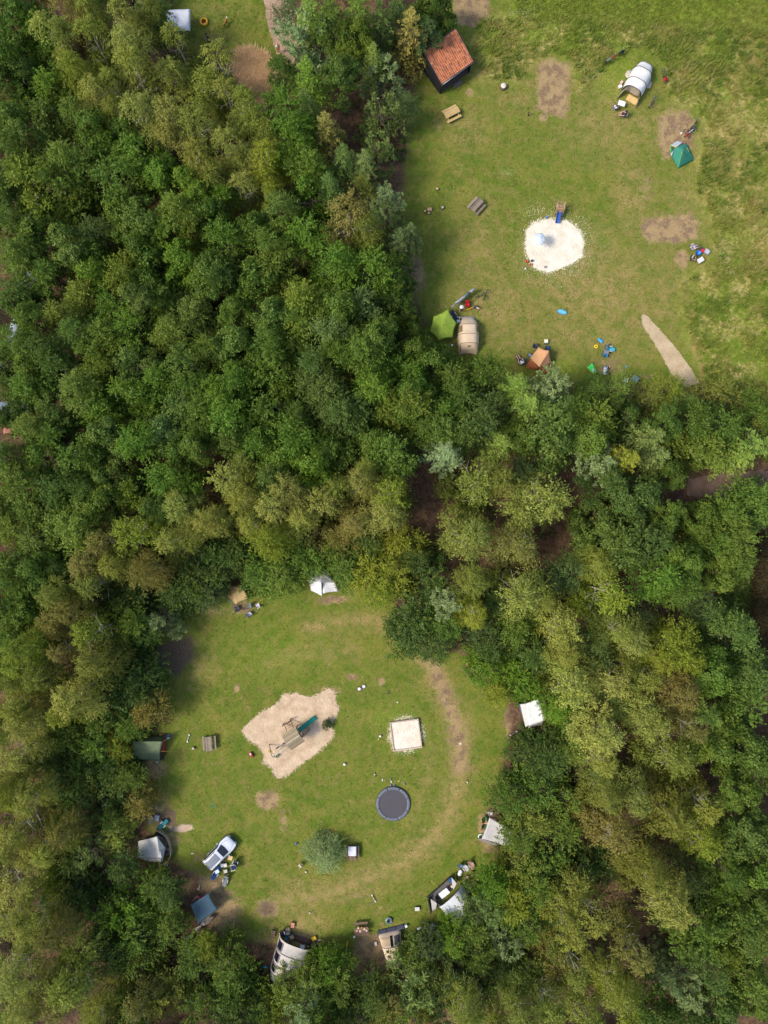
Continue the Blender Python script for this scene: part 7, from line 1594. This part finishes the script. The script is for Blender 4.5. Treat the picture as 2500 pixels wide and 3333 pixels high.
crate(1022, 3053, 25, (.55, .4, .3), (214, 172, 36), 'yellow jerrycan beside the firewood pile', name='jerrycan', cat='jerrycan'); bush('nettle_clump', 'tiny green weed clump beside the firewood pile', 1046, 3078, .18, .3, (110, 170, 90), 'H', 'plant'); crate(1057, 3097, 20, (.5, .4, .25), (60, 96, 100), 'teal tub at the hazel edge beside the cream tent', name='tub', cat='tub'); crate(1071, 3102, 30, (.2, .16, .2), (206, 170, 40), 'small yellow toy at the hazel edge beside the cream tent', name='toy_block', cat='toy')
sup_board(863, 3146, 8, .65, .3, (24, 120, 100), 'dark green oval board behind the cream tent')
# yellow kayak paddle board
t = thing('kayak_paddle', 'yellow paddle blade lying in shade near the beige tent', 'paddle', W(1130, 3073), R_(82))
MB().slab([(-.4, -.05), (0, -.12), (.4, -.06), (.46, 0), (.4, .06), (0, .1), (-.4, .05)], .02, .07).build('blade', mat('paddle_yellow', (226, 170, 30), .5, .1, 4, 0), t); MB().tube((-.4, 0, .045), (-.85, -.03, .045), .03, n=6).build('shaft', PALEWOOD, t)
# beige tent with navy windbreak
sec = [(0, 1.40, .2, 0), (.09, 1.42, 1.15, 0), (.24, 1.30, 2.0, -.05), (.30, 1.28, 1.98, 0), (.62, 1.12, 1.75, 0), (.9, .9, 1.2, 0), (1.0, .7, .5, 0)]
T, L = tunnel('tunnel_tent', 'beige tunnel tent with a dark door panel and navy windbreak', (1267, 3026), (1290, 3142), sec, cloth('sand_canvas', (232, 204, 176), .14), (2, 4), NAVY_C)
fr = tun_window(T, sec, L, .07, .215, .22, .44, mat('dark_door', (76, 68, 74), .5, .1, 4, 0), 'door', 1.014); fr = tun_window(T, sec, L, .07, .215, .50, .76, cloth('door_tan', (212, 182, 146)), 'door', 1.014); tun_window(T, sec, L, .06, .225, .475, .49, DARKTUBE, 'door_seam', 1.018)
t = thing('windbreak', 'navy windbreak wall across the front of the beige tent', 'windbreak', W(1270, 3020)); o = Vector(t.location)
for a, b in (((1228, 3042), (1230, 3027)), ((1230, 3027), (1260, 3020)), ((1260, 3020), (1290, 3013)), ((1290, 3013), (1314, 3006)), ((1314, 3006), (1318, 3020))):
    A, B = W(*a) - o, W(*b) - o; MB().patch(A, B, B + Vector((0, -.3, .5)), A + Vector((0, -.3, .5)), 6, 4, wr=.0, th=.02).build('panel', NAVY_C, t); MB().tube(A, A + Vector((0, -.31, .54)), .018, n=6).build('stake', STEEL, t)
gline(t, (1230, 3027, .7), (1222, 3024, 0)); gline(t, (1305, 3008, .7), (1305, 2999, 0)); gline(t, (1260, 3020, .7), (1240, 3014, 0))
swim_ring(1266, 2995, .30, .14, (128, 148, 150), 'grey rubber swim ring above the beige tent', stripe=(60, 72, 76)); crate(1223, 3071, 10, (.3, .45, .2), (196, 190, 180), 'crumpled white bag beside the beige tent', name='bag', cat='bag'); crate(1322, 3013, 20, (.3, .3, .35), (206, 204, 200), 'pale bag at the corner of the navy windbreak', name='bag', cat='bag')
crate(1187, 3163, 0, (.42, .5, .5), (170, 110, 62), 'orange-brown box on dark earth at the bottom', (186, 124, 74)); folding_table(1218, 3170, 12, .95, .8, (98, 116, 118), 'grey-green table on dark earth at the bottom'); ball(1191, 3187, .13, (206, 206, 200), 'white ball on dark earth at the bottom')
T = thing('rubbish_bag', 'white plastic bag at the bushes right of the beige tent', 'bag', W(1363, 3021)); MB().ball((0, 0, .14), .18, 10, (1.2, .8, .8)).build('bag', WHITE, T); MB().ball((.2, .1, .08), .11, 8, (1, 1, .8)).build('knot', WHITE, T)
t = thing('glass_bowl', 'grey plastic dome half under the bushes', 'dome', W(1408, 3016)); MB().lathe([(.38, 0), (.36, .2), (.22, .34), (.005, .38)], 18).build('dome', mat('grey_plastic', (150, 160, 158), .3, .1, 3, 0), t); MB().torus((0, 0, .02), .39, .025, 20, 5).build('rim', STEEL, t)
crate(1358, 2957, 0, (.55, .45, .3), (60, 72, 80), 'dark tub with white things above the bushes', (212, 208, 204))
# white tunnel tent with the black windbreak
sec = [(0, 1.82, 1.9, -.35), (.30, 1.85, 2.1, 0), (.55, 1.85, 2.1, 0), (.80, 1.75, 1.95, 0), (.95, 1.45, 1.3, 0), (1.0, 1.2, .7, 0)]
T, L = tunnel('tunnel_tent', 'bright white tunnel tent with black pole sleeves and black windbreak', (1462, 2908), (1545, 3002), sec, cloth('bright_white', (226, 226, 230), .12), (0, 1, 2), BLACK_C)
T2 = panels('windbreak', 'black windbreak enclosure with white lining before the bright white tent', (1430, 2895), [
    ('panel', BLACK_C, [(1392, 2924, .9), (1470, 2853, .9), (1466, 2850, .03), (1388, 2920, .03)], dict(nu=12, wr=.02, th=.02)),
    ('panel', BLACK_C, [(1470, 2853, .9), (1487, 2874, 1.1), (1488, 2870, .03), (1472, 2849, .03)], dict(th=.02)),
    ('lining', cloth('lining_grey', (182, 178, 176)), [(1470, 2856, .95), (1487, 2876, 1.3), (1476, 2896, 1.2), (1472, 2884, .8)], dict(wr=.01)),
    ('panel', BLACK_C, [(1392, 2924, .9), (1403, 2972, .5), (1400, 2974, .03), (1390, 2922, .03)], dict(th=.02)),
    ('lining', cloth('lining_grey', (182, 178, 176)), [(1402, 2926, .9), (1423, 2941, 1.2), (1418, 2962, .5), (1407, 2966, .3)], dict(wr=.03)),
    ('groundsheet', cloth('black_sheet', (120, 114, 114)), [(1394, 2922, .02), (1468, 2856, .02), (1484, 2880, .02), (1428, 2942, .02)], dict(wr=.01))], 'windbreak')
for a, b in (((1436, 2900, .9), (1400, 2863, 0)), ((1484, 2872, 1.1), (1483, 2830, 0)), ((1472, 2855, .9), (1470, 2843, 0)), ((1396, 2926, .9), (1378, 2921, 0)), ((1444, 2968, .9), (1424, 2963, 0)), ((1460, 2996, .7), (1430, 2984, 0))): gline(T2, a, b, mat('bright_cord', (206, 196, 40), .6))
folding_table(1446, 2908, 38, 1.25, .75, (234, 234, 236), 'white table inside the black windbreak'); camp_chair(1468, 2864, 30, (40, 120, 190), 'bright blue chair in the black windbreak corner', s=.9); crate(1471, 2884, 20, (.3, .3, .3), (214, 176, 150), 'tan bag inside the black windbreak', name='bag', cat='bag'); camp_chair(1425, 2921, 60, (46, 56, 56), 'dark chair inside the black windbreak', s=.9)
for x, y, r, l in ((1495, 2840, .24, 'lower white round stool above the black windbreak'), (1498, 2833, .24, 'upper white round stool above the black windbreak')):
    t = thing('round_stool', l, 'stool', W(x, y)); MB().lathe([(r, .36), (r, .4), (.005, .41)], 18).build('seat', WHITE, t); MB().lathe([(r * .7, 0), (r * .35, .2), (r * .6, .36)], 14).build('base', WHITE, t)
lounger(1516, 2826, 45, (206, 206, 204), 'white reclining chair beside the white stools', L=1.2); camp_chair(1499, 2820, -20, (70, 130, 170), 'blue camping chair beside the white stools', s=.8); lounger(1535, 2817, 28, (196, 146, 122), 'salmon pink reclining chair at the lawn edge', L=1.4); camp_chair(1520, 2857, 60, (206, 176, 140), 'tan chair half under the hazels behind the stools', s=.7)
# grey awning
T = panels('awning', 'grey-white awning beside green chairs at the right edge', (1610, 2710), [
    ('roof_sheet', cloth('awning_grey', (196, 190, 184), .12), [(1593, 2661, 1.9), (1568, 2730, 1.7), (1640, 2752, 1.5), (1650, 2690, 2.0)], dict(nu=12, nv=10, sag=.1, inn=(.05, .04, .04, .04), wr=.02)),
    ('side_wall', cloth('awning_side', (150, 140, 134)), [(1568, 2730, 1.6), (1620, 2748, 1.4), (1612, 2756, .1), (1552, 2732, .1)], dict(nu=10, wr=.02)),
    ('side_wall', cloth('awning_side', (150, 140, 134)), [(1593, 2661, 1.8), (1620, 2668, 1.7), (1618, 2662, .9), (1594, 2655, .9)], dict(wr=.02)),
    ('rear_sheet', GREYW_C, [(1650, 2690, 2.0), (1640, 2752, 1.5), (1668, 2752, 1.2), (1676, 2700, 1.4)], dict(sag=.06, wr=.02))])
pole(T, (1592, 2664, .02), (1593, 2632, 2.6), .03, DARKTUBE, 'mast'); pole(T, (1568, 2731, .02), (1568, 2730, 1.7), .025, STEEL)
t = thing('drying_rack', 'white drying rack by the mast of the grey awning', 'drying rack', W(1592, 2642), R_(30))
for sy in (-1, 1): MB().path([(-.3, sy * .3, 0), (-.15, sy * .3, .8), (.15, sy * .3, .8), (.3, sy * .3, 0)], .025, 6).build('side_frame', WHITE, t)
for k in range(5): MB().tube((-.15 + k * .075, -.3, .8), (-.15 + k * .075, .3, .8), .014, n=5).build('rod', WHITE, t)
crate(1600, 2648, 30, (.4, .25, .2), (224, 220, 216), 'white towel bundle beside the drying rack', name='towel', cat='towel')
camp_chair(1579, 2667, 100, (74, 140, 60), 'green chair at the awning, upper of two'); camp_chair(1577, 2691, 80, (60, 110, 56), 'green chair at the awning, lower of two'); folding_table(1585, 2679, -28, .5, .45, (220, 180, 130), 'tan folding table between the green chairs', .5)
swim_ring(1565, 2722, .27, .075, (226, 236, 230), 'white and green swim ring at the awning corner', stripe=(90, 190, 130))
crate(1667, 2702, 10, (.25, .22, .25), (226, 214, 200), 'white bucket behind the grey awning', name='bucket', cat='bucket')
# white tent at right
T = panels('frame_tent', 'white frame tent on red-brown earth at the right edge', (1735, 2325), [
    ('roof_panel', cloth('chalk_white', (234, 232, 228), .1), [(1712, 2290, 1.9), (1752, 2275, 2.0), (1771, 2345, 2.0), (1724, 2362, 1.9)], dict(nu=12, nv=12, sag=.08, wr=.015)),
    ('front_strip', GREYW_C, [(1692, 2292, 1.2), (1712, 2290, 1.9), (1724, 2362, 1.9), (1710, 2366, 1.2)], dict(nu=6, nv=14, wr=.06)),
    ('rear_panel', cloth('ivory', (214, 200, 176), .1), [(1752, 2275, 2.0), (1775, 2275, 1.0), (1802, 2330, .8), (1771, 2345, 2.0)], dict(wr=.03, sag=.04)),
    ('front_wall', NAVY_C, [(1692, 2292, 1.2), (1710, 2366, 1.2), (1704, 2352, .05), (1684, 2284, .05)], dict()),
    ('side_wall', GREYW_C, [(1724, 2362, 1.9), (1771, 2345, 2.0), (1768, 2358, .05), (1716, 2372, .05)], dict(wr=.02))])
for a in ((1712, 2290, 1.95), (1752, 2275, 2.0), (1771, 2345, 2.0), (1724, 2362, 1.95)): g = W(*a); b = Vector((g.x, g.y, 0)) - T.location; MB().tube(b, b + Vector((0, 0, a[2])), .022, n=6).build('pole', STEEL, T)
camp_chair(1709, 2361, 100, (206, 76, 66), 'red chair at the white frame tent corner', s=.7)
# bench, hat wearer
picnic_table(1529, 2180, -57, BROWNWOOD, 'brown picnic bench half under the hazels at the upper right of the lower lawn', 1.75); person(1523, 2163, 30, 'sit', (70, 72, 70), (60, 62, 66), (90, 70, 50), 'person in a straw hat on the half-hidden picnic bench', hat=(222, 176, 100)); crate(1529, 2160, 20, (.2, .18, .2), (222, 226, 226), 'white bag on the half-hidden picnic bench', name='bag', cat='bag', z=.72)
# glimpses through the left-hand wood
def glimpse_car(px, py, ang, col, label):
    t = thing('parked_car', label, 'car', W(px, py), R_(ang), 'cars parked beyond the left wood'); m = mat('far_paint_%d_%d_%d' % col, col, .25, .05, 2, 0, coat=.5); g = MATS['car_glass']
    rows = [[(x, y, z) for y, z in ((-w, .25), (-w, h * .6), (-w * .75, h), (w * .75, h), (w, h * .6), (w, .25))] for x, w, h in ((-2.1, .75, .8), (-1.7, .86, 1.4), (-.3, .87, 1.48), (.4, .87, 1.4), (1.0, .86, .98), (1.9, .8, .8), (2.1, .6, .6))]
    MB().loft(rows).build('body', m, t); MB().box((.72, 0, 1.22), (.5, 1.2, .04), M=None).build('windscreen', g, t); MB().box((-1.85, 0, 1.2), (.2, 1.1, .2)).build('rear_window', g, t)
    for x in (-1.3, 1.3):
        for sy in (-1, 1): MB().tube((x, sy * .72, .33), (x, sy * .9, .33), .33, n=14).build('wheel', RUBBER, t)
glimpse_car(118, 300, -75, (206, 208, 212), 'silver car glimpsed through the wood at the upper left'); glimpse_car(134, 692, 70, (226, 228, 230), 'white car glimpsed right of the sandy track in the left wood'); glimpse_car(66, 725, 20, (226, 226, 226), 'white car glimpsed in the left wood, below the first white one'); glimpse_car(92, 938, 60, (196, 204, 220), 'pale blue car glimpsed in the left wood'); glimpse_car(68, 1080, 80, (214, 216, 220), 'white car glimpsed below the pale blue one in the left wood'); glimpse_car(48, 1175, 40, (226, 226, 224), 'white car glimpsed above the orange tent in the left wood')
glimpse_car(50, 1328, 10, (206, 210, 218), 'silver car glimpsed just above the orange tent')
T = panels('ridge_tent', 'orange-red tent glimpsed at the left edge of the wood', (32, 1392), [('roof_panel', cloth('coral', (226, 106, 76), .2), [(10, 1380, .3), (48, 1374, .4), (50, 1392, 1.5), (12, 1394, 1.5)], dict(sag=.03)), ('roof_panel', cloth('coral_pale', (238, 170, 140), .2), [(12, 1394, 1.5), (50, 1392, 1.5), (52, 1410, .3), (12, 1412, .3)], dict(sag=.03))])
# ------------------------------------------------------------------ grass, meadow, undergrowth: what nobody could count
def blade_field(name, pts, per, h, spread, width, material, seed, lean=.5, zone=None):
    """Tufts of blades at pts (n x 2); h and spread may be arrays per tuft."""
    r = np.random.default_rng(seed); n = len(pts)
    base = np.repeat(pts, per, 0) + r.normal(size=(n * per, 2)) * np.repeat(np.broadcast_to(spread, n), per)[:, None]
    hh = np.repeat(np.broadcast_to(h, n), per) * r.uniform(.5, 1.2, n * per)
    a = r.uniform(0, 2 * math.pi, n * per); ln = lean * r.uniform(.2, 1.2, n * per) * hh
    d = np.stack([np.cos(a), np.sin(a)], 1); e = np.stack([-d[:, 1], d[:, 0]], 1) * (width * r.uniform(.6, 1.4, n * per))[:, None]
    z0 = np.full(n * per, -.03)
    b0 = np.column_stack([base - e, z0]); b1 = np.column_stack([base + e, z0])
    mid = base + d * (ln * .4)[:, None]; m0 = np.column_stack([mid + e * .8, hh * .65]); m1 = np.column_stack([mid - e * .8, hh * .65])
    tip = np.column_stack([base + d * ln[:, None], hh])
    V = np.stack([b0, b1, m0, m1, tip], 1).reshape(-1, 3); k = np.arange(n * per) * 5
    F = [tuple(x) for x in np.stack([k, k + 1, k + 2, k + 3], 1)] + [tuple(x) for x in np.stack([k + 3, k + 2, k + 4], 1)]
    me = bpy.data.meshes.new(name); me.from_pydata(V, [], F); me.update()
    base_t = r.random(n) if zone is None else np.clip(zone * .75 + r.random(n) * .25, 0, 1)
    tone = np.repeat(np.repeat(base_t, per) * .65 + r.random(n * per) * .35, 5)
    at = me.attributes.new('tint', 'FLOAT', 'POINT'); at.data.foreach_set('value', tone.astype(np.float32))
    me.materials.append(material); o = bpy.data.objects.new(name, me); COL.objects.link(o); tag(o, kind='stuff'); return o
def blade_material(name, ramp, trans=.42):
    m, nt, b = node_mat(name); N = nt.nodes; L = nt.links
    t = N.new('ShaderNodeAttribute'); t.attribute_name = 'tint'; cr = N.new('ShaderNodeValToRGB'); L.new(t.outputs['Fac'], cr.inputs['Fac'])
    els = cr.color_ramp.elements
    for i, (p, c) in enumerate(ramp):
        e = els[i] if i < 2 else els.new(p)
        e.position = p; e.color = (*lin(c), 1)
    L.new(cr.outputs[0], b.inputs['Base Color']); b.inputs['Roughness'].default_value = .7
    tr_ = N.new('ShaderNodeBsdfTranslucent'); L.new(cr.outputs[0], tr_.inputs['Color']); ms = N.new('ShaderNodeMixShader'); ms.inputs['Fac'].default_value = trans
    L.new(b.outputs[0], ms.inputs[1]); L.new(tr_.outputs[0], ms.inputs[2]); L.new(ms.outputs[0], N['Material Output'].inputs['Surface']); return m
def scatter(n, box, seed):
    r = np.random.default_rng(seed); x = r.uniform(box[0], box[2], n); y = r.uniform(box[1], box[3], n); return x, y
def to_w(px, py): return np.stack([(px - 1250) * CAM_H / FOC, (1666.5 - py) * CAM_H / FOC], 1)
MEADOW = blade_material('meadow_blades', [(0, (112, 144, 42)), (1, (212, 188, 128)), (.3, (138, 158, 54)), (.6, (158, 162, 70)), (.85, (184, 168, 100))])
px, py = scatter(26000, (1540, 40, 2620, 1300), 3); keep = inside(px, py, ROUGH); px, py = px[keep], py[keep]
clump = fbm(px * .018, py * .018, 77)
hgt = .2 + .7 * np.clip((clump - .35) * 2.2, 0, 1)
blade_field('meadow_grass', to_w(px, py), 7, hgt, .13, .022, MEADOW, 11, .75, np.clip((fbm(px * .011, py * .011, 33) - .5) * 3 + .58, 0, 1))
LUSH = blade_material('field_blades', [(0, (112, 134, 42)), (1, (176, 174, 80)), (.5, (140, 152, 54))])
px, py = scatter(16500, (1500, -330, 2750, 140), 5); keep = inside(px, py - 14 + 50 * (fbm(px * .012, py * .012, 15) - .5), FIELD); blade_field('field_grass', to_w(px[keep], py[keep]), 6, .3, .14, .022, LUSH, 13, .8)
# leafy weeds in the meadow
px, py = scatter(5200, (1540, 40, 2620, 1300), 7); keep = inside(px, py, ROUGH) & (fbm(px * .012 + 9, py * .012, 91) > .56); px, py = px[keep], py[keep]
WEED = blade_material('weed_leaves', [(0, (96, 118, 44)), (1, (146, 156, 62)), (.5, (120, 140, 52))])
blade_field('meadow_weeds', to_w(px, py), 12, .5, .16, .045, WEED, 17, .9)
# flower heads
FLW = blade_material('umbel_flowers', [(0, (206, 196, 160)), (1, (240, 236, 220))]); FLY = blade_material('ragwort_flowers', [(0, (214, 176, 20)), (1, (240, 214, 60))])
fr_ = np.random.default_rng(31)
def heads(name, spots, n, rad, material, seed, hz):
    r = np.random.default_rng(seed); P = []
    for x, y, s in spots: P.append(to_w(r.normal(x, s, n), r.normal(y, s, n)))
    P = np.concatenate(P); V = []; F = []; T_ = []
    for p in P:
        z = r.uniform(*hz); R0 = rad * r.uniform(.6, 1.4); b = len(V)
        V += [(p[0] + R0 * math.cos(a), p[1] + R0 * math.sin(a), z) for a in (0, 1.05, 2.1, 3.14, 4.19, 5.24)] + [(p[0], p[1], z + R0 * .4), (p[0] - .005, p[1], z), (p[0] + .005, p[1], z), (p[0], p[1], 0)]
        F += [(b + i, b + (i + 1) % 6, b + 6) for i in range(6)] + [(b + 7, b + 8, b + 9)]; T_ += [r.random()] * 10
    me = bpy.data.meshes.new(name); me.from_pydata(V, [], F); me.update(); at = me.attributes.new('tint', 'FLOAT', 'POINT'); at.data.foreach_set('value', np.array(T_, np.float32)); me.materials.append(material)
    o = bpy.data.objects.new(name, me); COL.objects.link(o); tag(o, kind='stuff')
heads('white_flowers', [(1675, 48, 14), (1735, 40, 16), (1710, 68, 12), (2340, 850, 12), (2360, 830, 14), (2385, 880, 16), (2300, 500, 30), (2420, 1180, 18), (2100, 130, 30), (2420, 900, 40), (2440, 640, 40), (2000, 130, 30), (2200, 280, 20), (1920, 250, 14)], 17, .032, FLW, 41, (.4, .9))
heads('yellow_flowers', [(1690, 85, 10), (2280, 945, 8), (2290, 930, 8), (1665, 137, 5), (2310, 925, 12), (2220, 605, 8), (2420, 700, 30)], 9, .035, FLY, 43, (.5, .9))
# short lawn grass
LAWN = blade_material('lawn_blades', [(0, (98, 122, 34)), (1, (160, 152, 80)), (.45, (118, 132, 42)), (.75, (136, 138, 54))])
def lawn(name, poly, box, n, seed):
    px, py = scatter(n, box, seed); P = to_w(px, py); ms = ground_masks(P[:, 0], P[:, 1])
    keep = inside(px, py, poly) & (ms[0] < .35) & (ms[1] < .4) & (ms[3] < .45) & (ms[4] < .55) & (ms[5] < .5) & (ms[7] < .4) & (ms[2] < .65)
    keep &= np.hypot(px - 1280, py - 2615) > 56; keep &= ~((abs(px - 1321) < 60) & (abs(py - 2390) < 60))
    blade_field(name, P[keep], 4, .05 + .05 * fbm(px[keep] * .03, py[keep] * .03, 3), .10, .016, LAWN, seed, .9)
lawn('lawn_grass', CLEAR_LOW, (470, 1860, 1670, 3250), 30000, 51); lawn('lawn_grass', CLEAR_UP, (1280, 0, 2340, 1290), 30000, 53); lawn('lawn_grass', CLEAR_TOP, (480, 0, 960, 260), 4000, 55)
# dead bracken heap, brown hedge strip, undergrowth
DEAD = blade_material('dead_bracken_blades', [(0, (186, 150, 108)), (1, (240, 210, 162)), (.5, (216, 182, 136))])
px, py = scatter(5200, (755, 160, 905, 420), 61); keep = inside(px, py, [(765, 190), (800, 168), (860, 180), (890, 220), (885, 280), (870, 330), (845, 390), (820, 410), (800, 340), (775, 270)]); blade_field('dead_bracken', to_w(px[keep], py[keep]), 10, .7, .14, .035, DEAD, 63, 1.3)
BRN = blade_material('brown_hedge_blades', [(0, (74, 58, 38)), (1, (128, 104, 66)), (.5, (96, 84, 46))])
px, py = scatter(2600, (2440, 1740, 2600, 2180), 65); keep = px > 2448; blade_field('brown_bracken', to_w(px[keep], py[keep]), 10, 1.1, .22, .04, BRN, 67, .8)
UND = blade_material('undergrowth_leaves', [(0, (64, 84, 32)), (1, (120, 134, 56)), (.5, (88, 110, 42))])
px, py = scatter(9000, (-120, -120, 2620, 3450), 71); P = to_w(px, py); ms = ground_masks(P[:, 0], P[:, 1]); keep = (ms[0] > .55) & (fbm(P[:, 0] * .22, P[:, 1] * .22, 95) > .47) & (ms[3] < .3)
pathmask = (seg_dist(px, py, [(1690, 1530), (1800, 1570), (1980, 1615), (2240, 1595), (2580, 1560)], False) < 52) | (np.hypot((px - 1400) / 1.0, py - 1640) < 120) | (seg_dist(px, py, [(1700, 1600), (1850, 1720), (1960, 1820)], False) < 40)
keep &= ~pathmask
blade_field('undergrowth', P[keep], 9, .7, .25, .06, UND, 73, .9)
px, py = scatter(900, (2330, 1850, 2450, 2190), 81); blade_field('long_grass', to_w(px, py), 8, .45, .14, .03, UND, 83, .9)  # tufts added to darken the gap: their dark green stands in for shade
# wood beyond the frame, so that it goes on a step to the side
ex = random.Random(99); extra = []
for _ in range(4000):
    x, y = ex.uniform(-330, 2830), ex.uniform(-330, 3660)
    if -40 < x < 2540 and -40 < y < 3373: continue
    if x > 1380 and y < 1250: continue
    if x > 2500 and 1500 < y < 2230: continue
    if all((x - a) ** 2 + (y - b) ** 2 > 96 ** 2 for a, b in extra): extra.append((x, y))
for i, (x, y) in enumerate(extra[:110]):
    k = ex.choice('LLBBL' if x < 1250 or y < 1900 else 'BBLBH'); h = ex.uniform(*HEIGHTS[k]); zc = h - 2.2; c = {'L': 'g', 'B': 'o', 'H': 'g'}[k]
    side = ('beyond the upper edge' if y < -40 else 'beyond the lower edge' if y > 3373 else 'beyond the left edge' if x < 0 else 'beyond the right edge')
    if y < 0 and 430 < x < 1010: continue
    pos_w = f'{word_num(round(x / 25))} percent across' if y < -40 or y > 3373 else f'{word_num(round(y / 33.33))} percent down'
    lab = f'{PAL[c][1]} {TREE_KIND[k][1]} standing {side} of the photo, {pos_w}'
    if lab in used_labels: continue
    used_labels.add(lab)
    plant(TREE_KIND[k][0], lab, 'tree', W(x, y, zc), h, ex.uniform(2.2, 3.0), k, PAL[c][0], f'trees {side}', 1.15)
